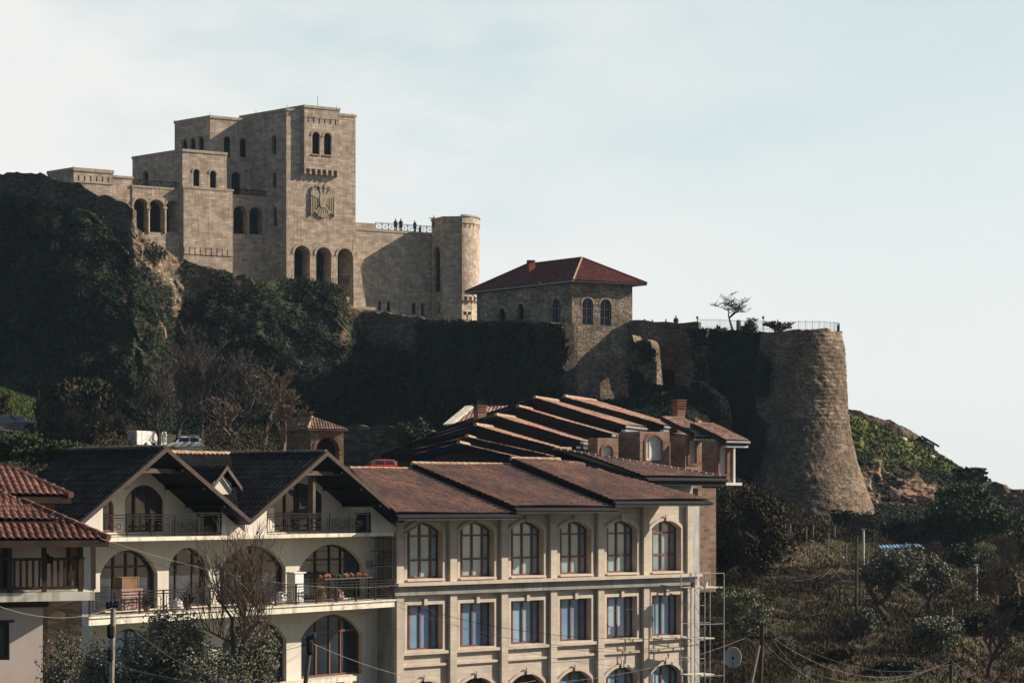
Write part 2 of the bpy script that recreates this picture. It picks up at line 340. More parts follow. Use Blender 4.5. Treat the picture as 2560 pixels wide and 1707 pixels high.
M['shrub'] = mk('shrub_leaves', [(.016, .026, .012), (.035, .05, .02), (.06, .075, .03)], 0.6, 0.75, 0.0, spec=0.2)
M['palebush'] = mk('pale_willow_leaves', [(.1, .11, .06), (.22, .23, .13)], 0.9, 0.75, 0.0, spec=0.2)
M['grassblade'] = mk('short_grass', [(.035, .055, .015), (.075, .1, .025), (.1, .1, .04)], 0.3, 0.85, 0.0, spec=0.15)
M['drygrass'] = mk('dry_brown_grass', [(.024, .018, .012), (.054, .039, .025), (.062, .052, .028), (.125, .088, .054)], 1.2, 0.9, 0.0, spec=0.1)
M['red_paint'] = mk('red_car_paint', [(.42, .025, .02), (.5, .03, .025)], 1, 0.25, 0.0, spec=0.5, coat=0.5)
M['white_paint'] = mk('white_car_paint', [(.62, .63, .64), (.7, .71, .72)], 1, 0.25, 0.0, spec=0.5, coat=0.5)
M['silver_paint'] = mk('silver_car_paint', [(.3, .32, .34), (.38, .4, .42)], 1, 0.3, 0.0, metal=0.5, coat=0.5)
M['dark_paint'] = mk('dark_car_paint', [(.015, .02, .028), (.03, .035, .045)], 1, 0.25, 0.0, spec=0.5, coat=0.5)
M['rubber'] = mk('tyre_rubber', [(.012, .012, .012), (.02, .02, .02)], 5, 0.9)
M['skin'] = mk('skin', [(.35, .2, .14), (.42, .25, .18)], 5, 0.6)
M['hair'] = mk('dark_hair', [(.012, .009, .007), (.025, .018, .013)], 9, 0.8)
M['coat'] = mk('dark_coat_cloth', [(.01, .012, .016), (.025, .026, .03)], 5, 0.9)
M['redcloth'] = mk('red_brown_cloth', [(.22, .05, .03), (.3, .08, .05)], 5, 0.9)
M['jeans'] = mk('dark_trousers_cloth', [(.012, .014, .02), (.025, .028, .036)], 5, 0.9)
M['card'] = mk('cardboard_brown', [(.15, .09, .045), (.24, .15, .08)], 2.5, 0.9, 0.1)
M['terracotta'] = mk('terracotta', [(.2, .08, .045), (.28, .12, .07)], 3, 0.85)
M['cloth_red'] = mk('patterned_red_cloth', [(.25, .04, .035), (.4, .3, .26), (.12, .05, .05)], 9, 0.9)
M['asphalt'] = mk('asphalt', [(.04, .04, .042), (.07, .068, .066)], 2, 0.9, 0.2)

M['tile_mid'] = mk('sunlit_roof_tile', [(.23, .13, .09), (.32, .19, .135), (.42, .27, .2)], 0.4, 0.7, 0.0, tile=True, spec=0.4)  # lighter tile for sun-facing slopes, sunlight put into the colour
M['ochre'] = mk('ochre_brick_wall', [(.22, .14, .08), (.34, .22, .13)], 0.8, 0.95, 0.5, vor=(3.0, .5, .4))
M['earthrock'] = mk('mossy_rock', [(.03, .032, .018), (.07, .055, .035), (.16, .11, .075)], 0.6, 0.95, 0.9, stain=(.7, (.035, .045, .018), .8))
M['rubble_dark'] = mk('shade_dark_stone', [(.05, .04, .03), (.1, .078, .058), (.17, .13, .1)], 0.3, 0.95, 1.0, vor=(1.6, 0.4, 0.5), stain=(0.5, (.03, .032, .022), 0.8))  # darker copy of the rubble, shade on the ruined wall put into the colour
M['dish'] = mk('grey_dish_paint', [(.4, .38, .34), (.5, .48, .44)], 3, 0.6)
M['scrub'] = mk('brown_scrub_twigs', [(.025, .024, .015), (.05, .042, .026), (.085, .065, .04)], 0.5, 0.9, 0.0, spec=0.1)
# ------------------------------------------------------------------ roofs
def tile_roof(poly, mat, parent, tw=0.2, tl=0.35, amp=0.035, step=0.03, name='roof_tiles', ns=4):
    poly = [Vector(p) for p in poly]; n = (poly[1]-poly[0]).cross(poly[2]-poly[0]).normalized()
    if n.z < 0: n = -n
    eu = Vector((0, 0, 1)).cross(n).normalized(); ev = n.cross(eu); o = poly[0]
    pu = [(p-o).dot(eu) for p in poly]; pv = [(p-o).dot(ev) for p in poly]
    nu = int((max(pu)-min(pu))/tw)+2; nv = int((max(pv)-min(pv))/tl)+2; uo = min(pu)-tw*0.5; vo = min(pv)-tl*0.1
    us = np.array([uo+(i+j/ns)*tw for i in range(nu) for j in range(ns)]); jh = np.array([abs(math.sin(math.pi*j/ns)) for i in range(nu) for j in range(ns)])
    vs = []; hv = []
    for i in range(nv): vs += [vo+i*tl, vo+(i+0.985)*tl]; hv += [step, 0.0]
    vs = np.array(vs); hv = np.array(hv)
    U, Vv = np.meshgrid(us, vs); H = jh[None, :]*amp+hv[:, None]
    jit = RNG.uniform(-0.006, 0.006, (nv, nu)); H = H+np.repeat(np.repeat(jit, 2, 0), ns, 1)
    sag = 0.03*np.sin(U*0.7+o.x)*np.sin(Vv*0.5+1); H = H+sag
    pts = np.array(o)[None, None]+U[..., None]*np.array(eu)+Vv[..., None]*np.array(ev)+H[..., None]*np.array(n)
    R, C = U.shape; idx = np.arange(R*C).reshape(R, C)
    Q = np.stack([idx[:-1, :-1], idx[:-1, 1:], idx[1:, 1:], idx[1:, :-1]], -1).reshape(-1, 4)
    ro = rootloc(parent); me = bpy.data.meshes.new(name); me.from_pydata((pts.reshape(-1, 3)-np.array(ro)).tolist(), [], Q.tolist())
    bm = bmesh.new(); bm.from_mesh(me); ul = bm.loops.layers.uv.new('UVMap')
    for f in bm.faces:
        for l in f.loops:
            q = l.vert.co+ro-o; l[ul].uv = ((q.dot(eu)-uo)/tw-0.002, (q.dot(ev)-vo)/tl)
    cen = sum(poly, Vector())/len(poly)
    for i in range(len(poly)):
        a = poly[i]; b = poly[(i+1) % len(poly)]; pn = (b-a).cross(n)
        if pn.length < 1e-6: continue
        if pn.dot(cen-a) > 0: pn = -pn
        bmesh.ops.bisect_plane(bm, geom=bm.verts[:]+bm.edges[:]+bm.faces[:], plane_co=a-ro, plane_no=pn, clear_outer=True)
    bm.to_mesh(me); bm.free(); return link(name, me, mat, parent)
def deck(poly, th, mat, parent, name='roof_deck', drop=0.03):
    mb = MB(); p = [Vector(q)-Vector((0, 0, drop)) for q in poly]; mb.prism(p, (0, 0, -th)); return mb.build(name, mat, parent)
def caps(a, b, mat, parent, r=0.09, seg=0.36, name='ridge_cap', lift=0.04):
    a = Vector(a); b = Vector(b); n = max(2, int((b-a).length/seg)); pts = []; rad = []
    for i in range(n):
        for k, rr in ((0.0, 1.12), (0.93, 0.92)):
            pts.append(a.lerp(b, (i+k)/n)+Vector((0, 0, lift))); rad.append(r*rr)
    mb = MB(); mb.tube(pts, rad, 7); return mb.build(name, mat, parent)
# ------------------------------------------------------------------ hillside terrain
TC = {}
def tcol(px, *pts): TC[px] = pts   # (Y, photo row) for 7 features from valley floor to cliff top
LEFT = ((40, 3000), (110, 1740))
tcol(-300, *LEFT, (168, 1100), (205, 940), (222, 800), (236, 600), (246, 470))
tcol(0, *LEFT, (168, 1100), (205, 968), (222, 800), (236, 610), (246, 487))
tcol(110, *LEFT, (168, 1108), (205, 1010), (219, 850), (231, 620), (244, 500))
tcol(230, *LEFT, (168, 1118), (200, 1060), (215, 880), (226, 690), (242, 530))
tcol(330, *LEFT, (168, 1122), (198, 1075), (211, 900), (221, 770), (240, 565))
tcol(385, *LEFT, (168, 1125), (200, 1080), (216, 910), (228, 790), (243, 630))
tcol(440, *LEFT, (168, 1125), (204, 1085), (226, 900), (241, 760), (252, 655))
tcol(540, *LEFT, (168, 1125), (204, 1085), (222, 920), (238, 790), (252, 668))
tcol(640, *LEFT, (168, 1130), (205, 1085), (218, 940), (232, 820), (252, 690))
tcol(740, *LEFT, (168, 1140), (206, 1085), (216, 960), (230, 840), (256, 696))
tcol(850, *LEFT, (168, 1150), (207, 1090), (217, 990), (230, 870), (256, 712))
tcol(890, *LEFT, (168, 1155), (208, 1095), (222, 1000), (238, 900), (258, 765))
tcol(930, *LEFT, (168, 1158), (210, 1095), (226, 1010), (240, 900), (258, 800))
tcol(1050, *LEFT, (168, 1165), (212, 1095), (226, 1010), (238, 920), (252, 835))
tcol(1200, *LEFT, (168, 1165), (208, 1095), (217, 1020), (225, 920), (234, 830))
tcol(1380, *LEFT, (168, 1165), (200, 1090), (210, 1040), (216, 940), (224, 850))
tcol(1430, *LEFT, (165, 1165), (196, 1090), (206, 1050), (210, 1030), (213, 1015))
tcol(1600, *LEFT, (165, 1180), (190, 1100), (200, 1050), (206, 1020), (210, 1000))
tcol(1690, (40, 3000), (118, 1690), (160, 1400), (182, 1240), (192, 1110), (199, 1030), (206, 985))
tcol(1770, (45, 2600), (120, 1660), (160, 1390), (182, 1225), (191, 1120), (199, 1060), (205, 1020))
tcol(1830, (45, 2500), (120, 1650), (160, 1385), (182, 1210), (190, 1205), (195, 1200), (200, 1195))
tcol(1930, (45, 2400), (120, 1640), (160, 1390), (185, 1268), (191, 1262), (195, 1258), (199, 1255))
tcol(2050, (50, 2300), (120, 1630), (162, 1400), (188, 1310), (192, 1308), (196, 1306), (200, 1304))
tcol(2112, (50, 2300), (122, 1620), (165, 1410), (190, 1310), (206, 1270), (219, 1160), (232, 1030))
tcol(2150, (50, 2300), (122, 1620), (165, 1410), (190, 1310), (206, 1270), (219, 1170), (232, 1042))
tcol(2210, (50, 2300), (122, 1620), (165, 1420), (190, 1315), (212, 1258), (224, 1172), (237, 1072))
tcol(2310, (52, 2250), (122, 1620), (165, 1440), (190, 1325), (213, 1262), (226, 1188), (239, 1116))
tcol(2380, (52, 2250), (122, 1620), (165, 1450), (190, 1330), (213, 1262), (227, 1205), (239, 1160))
tcol(2425, (52, 2250), (122, 1630), (165, 1455), (188, 1340), (212, 1270), (226, 1235), (239, 1192))
tcol(2455, (52, 2250), (122, 1640), (165, 1460), (188, 1345), (210, 1285), (226, 1252), (241, 1226))
tcol(2600, (52, 2250), (122, 1650), (165, 1480), (186, 1380), (208, 1310), (228, 1268), (246, 1240))
tcol(2900, (52, 2250), (122, 1680), (165, 1520), (186, 1420), (208, 1340), (228, 1290), (246, 1262))
for k_ in TC:   # steepen the cliff: pull foot and face back towards the top edge
    p_ = list(TC[k_]); y6 = p_[6][0]
    if k_ < 1420 or k_ > 2110:
        f_ = .3 if k_ < 1420 else .5
        for i in ((4, 5) if k_ > 2110 else (3, 4, 5)): p_[i] = (y6-(y6-p_[i][0])*f_, p_[i][1])
    low = {330: 655, 385: 705, 440: 730, 540: 735, 640: 706, 890: 835, 930: 850, 1050: 870}
    if k_ in low: p_[6] = (y6, low[k_]); p_[5] = (p_[5][0], max(p_[5][1], low[k_]+60))
    if 700 < k_ < 1100: p_[2] = (186, 1188)
    TC[k_] = tuple(p_)
tk = sorted(TC); FY = np.array([[p[0] for p in TC[k]] for k in tk], float); FZ = np.array([[(HY-p[1])/FL*p[0] for p in TC[k]] for k in tk])
def tfeat(px):
    ys = np.array([np.interp(px, tk, FY[:, i]) for i in range(7)]); zs = np.array([np.interp(px, tk, FZ[:, i]) for i in range(7)])
    return ys, zs
def ground(px, Y):
    """terrain height (without relief) under a photo column at depth Y"""
    ys, zs = tfeat(px); return float(np.interp(Y, ys, zs))
pxs = np.arange(-300, 2900, 4.5); rows = [26, 90, 70, 110, 120, 110]
tt = np.concatenate([i+np.linspace(0, 1, r, endpoint=False) for i, r in enumerate(rows)]+[[6.0]])
Yg = np.zeros((len(tt)+16, len(pxs))); Zg = np.zeros_like(Yg)
for j, px in enumerate(pxs):
    ys, zs = tfeat(px)
    Yg[:len(tt), j] = np.interp(tt, range(7), ys); Zg[:len(tt), j] = np.interp(tt, range(7), zs)
    ye, ze = ys[-1], zs[-1]; lift = .8 if 1430 < px < 1760 else 0.0
    ex = np.linspace(0, 1, 17)[1:]
    Yg[len(tt):, j] = np.interp(ex, [0, .3, .6, 1], [ye, ye+12, ye+90, 700]); Zg[len(tt):, j] = np.interp(ex, [0, .3, .6, 1], [ze, ze+lift, ze-12, -70])
Xg = (pxs[None]-CX)/FL*Yg
G = np.stack([Xg, Yg, Zg], -1); shp = Yg.shape; Gp = G.reshape(-1, 3)
tfull = np.concatenate([tt, np.linspace(6, 8, 17)[1:]])[:, None].repeat(len(pxs), 1).ravel()
pxf = np.broadcast_to(pxs, shp).ravel()
dY = np.gradient(G, axis=0).reshape(-1, 3); steep = np.clip(dY[:, 2]/(np.abs(dY[:, 1])+1e-3)/1.6, 0, 1)
amp = np.interp(tfull, [0, 1, 2, 2.6, 3.2, 4, 5, 5.7, 6, 6.4], [.3, .35, .3, .35, 1.0, 1.25, 1.2, .8, .25, .3])
amp *= np.where((tfull > 2.6) & (pxf > 1800) & (pxf < 2080), 0.35, 1)
big = fbm(Gp*np.array([1, 1, .6]), 9.0, 2, 3); mid = fbm(Gp, 3.2, 3, 11); fine = fbm(Gp, 0.9, 3, 23, 0.6)
rid = 1-np.abs(fbm(Gp*np.array([1, 1, .45]), 4.5, 3, 37)); hf = np.clip(steep*1.4, .12, 1)
off = amp*(big*1.3+mid*.8*hf+(rid-.6)*1.15*hf+fine*(.15+.6*hf))
nx = fbm(Gp, 5.0, 3, 51)*amp*.7*hf; nzv = fbm(Gp, 2.0, 3, 71)*amp*(.3+.2*hf)
pass; trc = (pxf > 1640)*np.interp(tfull, [.3, .7, 2.6, 3.2], [0, 1, 1, 0]); Gp[:, 2] += trc*.42*np.sin(Gp[:, 2]*2*math.pi/2.3+fbm(Gp, 14, 2, 77)*2.5)
fg_ = fbm(Gp, .45, 2, 141)*(pxf > 1640)*np.interp(tfull, [0, 3, 3.4], [1, 1, 0]); Gp[:, 2] += fg_*.11+(pxf > 1640)*np.interp(tfull, [0, 3, 3.4], [1, 1, 0])*fbm(Gp, 1.6, 2, 143)*.22
Gp[:, 1] -= off; Gp[:, 0] += nx; Gp[:, 2] += nzv*np.where((tfull > 5.8), .35, 1)
fr_ = fbm(Gp, .38, 2, 151); Gp[:, 1] -= fr_*.2*np.clip(steep*1.5, .1, 1)*np.interp(tfull, [2.5, 3.2, 5.9, 6.1], [.3, 1, 1, .3]); Gp[:, 0] += fbm(Gp, .5, 2, 153)*.14*np.clip(steep, .1, 1)
idx = np.arange(shp[0]*shp[1]).reshape(shp)
Q = np.stack([idx[:-1, :-1], idx[:-1, 1:], idx[1:, 1:], idx[1:, :-1]], -1).reshape(-1, 4)
# colour of the ground itself: green cover, brown earth, bare rock
def lin(*c): return np.array(c)
green = lin(.036, .048, .018); dark = lin(.018, .024, .013); brown = lin(.07, .05, .034); tan = lin(.32, .2, .125); greyr = lin(.13, .105, .095); lawn = lin(.1, .135, .03)
n1 = fbm(Gp, 6.0, 4, 91); n2 = fbm(Gp, 1.6, 3, 97); n3 = fbm(Gp, 3.0, 4, 101); n4 = fbm(Gp*np.array([1.3, 1, .7]), .6, 2, 103); n5 = fbm(Gp*np.array([.5, 1, 2.5]), 4.0, 3, 107)
def mixn(a, b, f): f = np.clip(f, 0, 1)[:, None]; return a*(1-f)+b*f
cl = mixn(np.tile(dark, (len(Gp), 1)), green, .5+n1*.8+n2*.4)
cl = mixn(cl, brown*.7, (n3-.25)*2)
n6 = fbm(Gp, .4, 2, 157); cl = mixn(cl, greyr*.4, np.clip((n6+n3*.6-.42)*2.5, 0, .8)); cl *= (1+.55*n6)[:, None]
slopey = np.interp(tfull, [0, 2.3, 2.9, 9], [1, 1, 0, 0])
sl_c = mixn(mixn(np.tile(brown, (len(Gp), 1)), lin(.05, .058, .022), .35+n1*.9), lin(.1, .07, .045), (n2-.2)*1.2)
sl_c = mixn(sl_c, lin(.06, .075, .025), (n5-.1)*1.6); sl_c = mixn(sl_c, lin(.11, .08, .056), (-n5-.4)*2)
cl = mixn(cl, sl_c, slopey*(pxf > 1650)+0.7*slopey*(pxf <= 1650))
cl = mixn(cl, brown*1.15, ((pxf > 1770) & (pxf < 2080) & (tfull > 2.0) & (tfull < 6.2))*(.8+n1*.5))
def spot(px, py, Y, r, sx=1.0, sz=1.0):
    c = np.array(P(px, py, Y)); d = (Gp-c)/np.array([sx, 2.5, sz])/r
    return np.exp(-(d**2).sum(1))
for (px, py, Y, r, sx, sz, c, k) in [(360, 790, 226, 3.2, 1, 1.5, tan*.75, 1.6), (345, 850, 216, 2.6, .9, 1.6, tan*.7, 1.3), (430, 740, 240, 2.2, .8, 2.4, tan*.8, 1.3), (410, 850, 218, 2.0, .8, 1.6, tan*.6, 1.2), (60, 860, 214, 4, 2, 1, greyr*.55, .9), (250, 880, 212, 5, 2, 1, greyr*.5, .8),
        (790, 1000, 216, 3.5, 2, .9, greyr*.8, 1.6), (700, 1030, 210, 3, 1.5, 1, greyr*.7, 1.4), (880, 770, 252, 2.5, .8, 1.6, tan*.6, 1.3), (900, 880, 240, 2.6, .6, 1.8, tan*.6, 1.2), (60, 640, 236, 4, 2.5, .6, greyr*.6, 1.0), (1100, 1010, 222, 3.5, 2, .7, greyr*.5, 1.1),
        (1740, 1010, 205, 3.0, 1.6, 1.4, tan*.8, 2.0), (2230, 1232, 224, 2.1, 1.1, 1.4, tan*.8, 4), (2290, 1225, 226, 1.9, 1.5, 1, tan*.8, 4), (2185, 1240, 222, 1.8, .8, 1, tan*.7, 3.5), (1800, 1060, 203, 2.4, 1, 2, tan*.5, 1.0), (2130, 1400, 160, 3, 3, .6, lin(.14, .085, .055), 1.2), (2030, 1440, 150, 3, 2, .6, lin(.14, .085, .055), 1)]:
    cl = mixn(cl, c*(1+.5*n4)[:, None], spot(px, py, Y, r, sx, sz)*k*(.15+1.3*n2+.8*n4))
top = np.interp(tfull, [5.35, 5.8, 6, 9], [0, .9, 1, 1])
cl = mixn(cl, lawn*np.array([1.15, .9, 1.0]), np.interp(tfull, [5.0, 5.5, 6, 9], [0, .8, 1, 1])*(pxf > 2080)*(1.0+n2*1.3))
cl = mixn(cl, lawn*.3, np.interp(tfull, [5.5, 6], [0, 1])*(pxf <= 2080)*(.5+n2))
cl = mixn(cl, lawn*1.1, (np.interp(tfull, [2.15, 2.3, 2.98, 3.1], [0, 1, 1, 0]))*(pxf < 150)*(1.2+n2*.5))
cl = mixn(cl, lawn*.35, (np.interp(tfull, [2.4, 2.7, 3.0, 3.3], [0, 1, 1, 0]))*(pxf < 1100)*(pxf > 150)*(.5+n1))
M['terrain'] = mk('hillside_ground', [(.55, .55, .55), (.95, .93, .9), (1.5, 1.45, 1.35)], 0.9, 0.95, 0.8, attr='surf', detail=8)
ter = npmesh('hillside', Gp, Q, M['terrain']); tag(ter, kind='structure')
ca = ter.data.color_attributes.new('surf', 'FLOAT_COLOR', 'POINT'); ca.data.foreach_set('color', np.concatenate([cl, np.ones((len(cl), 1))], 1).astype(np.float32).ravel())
ter.data.polygons.foreach_set('use_smooth', [True]*len(ter.data.polygons))
gm = MB(); gm.add([(-1500, -900, -75), (1500, -900, -75), (1500, 2100, -75), (-1500, 2100, -75)], [(0, 1, 2, 3)])
tag(gm.build('ground', mk('valley_ground', [(.09, .12, .13), (.14, .17, .18)], 0.01, 0.95)), kind='structure')
# ------------------------------------------------------------------ leaves, grass, branches
def leafmesh(name, pos, size, mat, parent=None, up=0.0, aspect=1.8, nrm=None):
    pos = np.asarray(pos, float); n = len(pos); ro = np.array(rootloc(parent)); size = np.broadcast_to(size, n)*RNG.uniform(.6, 1.4, n)
    a = RNG.normal(size=(n, 3)); a[:, 2] += up*2; a /= np.linalg.norm(a, axis=1)[:, None]
    if nrm is not None:
        nj = nrm+RNG.normal(size=(n, 3))*.42; a = np.cross(nj, a); a /= np.linalg.norm(a, axis=1)[:, None]; b = np.cross(nj, a)
    else: b = np.cross(a, RNG.normal(size=(n, 3)))
    b /= np.linalg.norm(b, axis=1)[:, None]
    a = a*size[:, None]*aspect*.5; b = b*size[:, None]*.5; p = pos-ro
    V = np.stack([p-a, p+b, p+a, p-b], 1).reshape(-1, 3); Qd = np.arange(4*n).reshape(-1, 4)
    return npmesh(name, V, Qd, mat, parent)
def on_terrain(n, mask, lift=0.15, seed=1):
    r = np.random.default_rng(seed); q = Q[np.all(mask[Q], axis=1)]
    global LASTN
    A = Gp[q]; ar = np.linalg.norm(np.cross(A[:, 1]-A[:, 0], A[:, 3]-A[:, 0]), axis=1); k = r.choice(len(q), n, p=ar/ar.sum()); A = A[k]
    s, t = r.random((n, 1)), r.random((n, 1)); nn = np.cross(A[:, 1]-A[:, 0], A[:, 3]-A[:, 0]); nn /= np.linalg.norm(nn, axis=1)[:, None]+1e-9
    LASTN = nn*np.sign(nn[:, 2:3]*.5-nn[:, 1:2]+1e-9)
    return A[:, 0]*(1-s)*(1-t)+A[:, 1]*s*(1-t)+A[:, 2]*s*t+A[:, 3]*(1-s)*t+nn*r.random((n, 1))*lift
vis = (pxf > -60) & (pxf < 2620)
dens = fbm(Gp, 3.5, 3, 131); lowrock = (cl.max(1) < .11)
m_ivy = vis & (tfull > 2.9) & (tfull < np.where(pxf > 2090, 5.2, 6.1)) & (dens > -.6) & lowrock & ~((pxf > 1810) & (pxf < 2085))
def clumpy(n, mask, seed, lift, k=14, r=.35):
    global CN
    c = on_terrain(n//k, mask, lift, seed); CN = np.repeat(LASTN, k, 0); return (c[:, None]+np.random.default_rng(seed+1).normal(size=(len(c), k, 3))*r).reshape(-1, 3)
pa_ = clumpy(260000, m_ivy & (dens > -.5), 5, .25); na_ = CN; pb_ = on_terrain(70000, m_ivy, .3, 6); nb_ = LASTN
tag(leafmesh('ivy_cover', np.concatenate([pa_, pb_]), .16, M['ivy'], nrm=np.concatenate([na_, nb_])), 'dark ivy and weeds hanging over the castle cliff', 'ivy', kind='stuff')
m_g = vis & (tfull > np.where(pxf > 2090, 5.1, 5.6)) & (tfull < 6.4) & (dens > -.5)
tag(leafmesh('grass', np.concatenate([on_terrain(26000, m_g, .25, 8), on_terrain(14000, vis & (pxf < 150) & (tfull > 2.2) & (tfull < 3.1), .2, 9)]), .16, M['grassblade'], up=1.2, aspect=3), 'green grass along the cliff edge and on the sloping lawn', 'grass', kind='stuff')
m_s = vis & (pxf > 1690) & (tfull > .25) & (tfull < 3.1)
tag(leafmesh('undergrowth', np.concatenate([on_terrain(130000, m_s, .25, 10), clumpy(90000, m_s & (dens > .05), 12, .5, 16, .3)]), .055, M['drygrass'], up=1.4, aspect=4), 'dry brown grass and weeds on the hillside right of the hotel', 'undergrowth', kind='stuff')
tag(leafmesh('brown_bracken', np.concatenate([on_terrain(26000, vis & (pxf > 1780) & (pxf < 2060) & (tfull > 2.3) & (tfull < 6), .3, 13)]), .2, M['drygrass'], up=1, aspect=2.6), 'brown grass tufts on the mound under the round rampart tower', 'grass', kind='stuff')
tag(leafmesh('brambles', clumpy(30000, vis & (((pxf > 520) & (pxf < 760)) | (pxf < 330)) & (pxf > 230) & (tfull > 1.95) & (tfull < 3.0), 15, .9, 30, .35), .12, M['scrub']), 'dark brambles below the cliff behind the black gables', 'brambles', kind='stuff')
m_l = vis & (pxf < 230) & (tfull > 1.45) & (tfull < 1.85)
tag(leafmesh('bank_shrubbery', clumpy(30000, m_l, 14, .5, 24, .35), .15, M['scrub']), 'dark bushy growth on the bank behind the house roofs', 'shrubbery', kind='stuff')
def branches(base, H, spread, seed, levels=5, r0=.16, nb=(3, 4), gnarl=.25, up=.35, trunk=.25, lean=(0, 0), nsides=4, ratio=.72, rmin=.012):
    r = random.Random(seed); mb = MB(); tips = []
    def grow(p, d, ln, rad, lv):
        pts = [p]; k = 4 if lv < 2 else 3; q = Vector(p); dd = Vector(d)
        for i in range(k):
            dd = (dd+Vector((r.gauss(0, gnarl), r.gauss(0, gnarl), r.gauss(0, gnarl)+up*.12))*.5).normalized(); q = q+dd*ln/k; pts.append(Vector(q))
        mb.tube(pts, [rad*(1-.42*i/k) for i in range(k+1)], 6 if lv == 0 else (nsides if lv < 3 else 3), cap=lv == 0)
        if lv >= levels: tips.append(q); return
        if lv >= levels-1: tips.append(q)
        for j in range(r.randint(*nb)):
            t = r.uniform(.45, 1) if lv else r.uniform(.75, 1)
            s = pts[min(k, max(1, int(t*k+.5)))]
            a = r.uniform(0, 2*math.pi); e = Vector((math.cos(a), math.sin(a), r.uniform(-.1, .6)))*spread
            grow(s, (dd+e+Vector((0, 0, up))).normalized(), ln*r.uniform(ratio-.12, ratio+.1), max(rmin, rad*r.uniform(.5, .66)), lv+1)
    grow(Vector(base), Vector((lean[0], lean[1], 1)).normalized(), H*trunk, r0, 0)
    return mb, tips
def bare_tree(name, label, px, py, Y, H, group=None, mat='twig', seed=1, **k):
    b = P(px, py, Y); t = thing(name, label, 'tree', b, group=group)
    mb, tips = branches(b-Vector((0, 0, .3)), H, k.pop('spread', .8), seed, **k); zs = max(v[2] for v in mb.v)-b.z; s = H/zs   # rescale to the wanted height
    mb.v = [(b.x+(v[0]-b.x)*s, b.y+(v[1]-b.y)*s, b.z+(v[2]-b.z)*s) for v in mb.v]
    n0 = 6*4+8; # trunk faces first
    tr = MB(); tr.v = mb.v[:30]; tr.f = [f for f in mb.f if max(f) < 30]
    cr = MB(); cr.v = mb.v[30:]; cr.f = [tuple(i-30 for i in f) for f in mb.f if min(f) >= 30]
    tr.build('trunk', M[mat], t, uv=False); cr.build('crown', M[mat], t, uv=False); return t
def leafy(name, label, px, py, Y, H, Wd, n, leaf, mat, seed=1, group=None, trunk=.3, cat='tree', nclump=34, cr=.17, base=.25, stems=True, flat=1.0, barkm='bark'):
    r = np.random.default_rng(seed); b = P(px, py, Y); t = thing(name, label, cat, b, group=group)
    if stems:
        mb, tips = branches(b-Vector((0, 0, .3)), H*.8, .9, seed, levels=3, r0=max(.05, H*.03), trunk=trunk, gnarl=.45); 
        zs = max(v[2] for v in mb.v)-b.z; s = H*.82/zs; mb.v = [(b.x+(v[0]-b.x)*s*min(1.3, Wd/H+.3), b.y+(v[1]-b.y)*s, b.z+(v[2]-b.z)*s) for v in mb.v]
        mb.build('trunk', M[barkm], t, uv=False)
    c = r.normal(size=(nclump, 3)); c /= np.linalg.norm(c, axis=1)[:, None]; c *= r.random((nclump, 1))**.45
    c = c*np.array([Wd/2*.82, Wd/2*.82*flat, H*(1-base)/2*.82])+np.array([0, 0, H*(base+(1-base)/2)])
    w = r.uniform(.35, 1.7, nclump); k = r.choice(nclump, n, p=w/w.sum()); g = r.normal(size=(n, 3)); g /= np.linalg.norm(g, axis=1)[:, None]
    pos = c[k]+g*(r.random((n, 1))**.5)*np.array([Wd, Wd, H*.8])*cr*w[k][:, None]*1.0+np.array(b)
    pos[:, 2] = np.maximum(pos[:, 2], b.z+.02)
    leafmesh('crown' if stems else 'foliage', pos, leaf, M[mat], t); return t
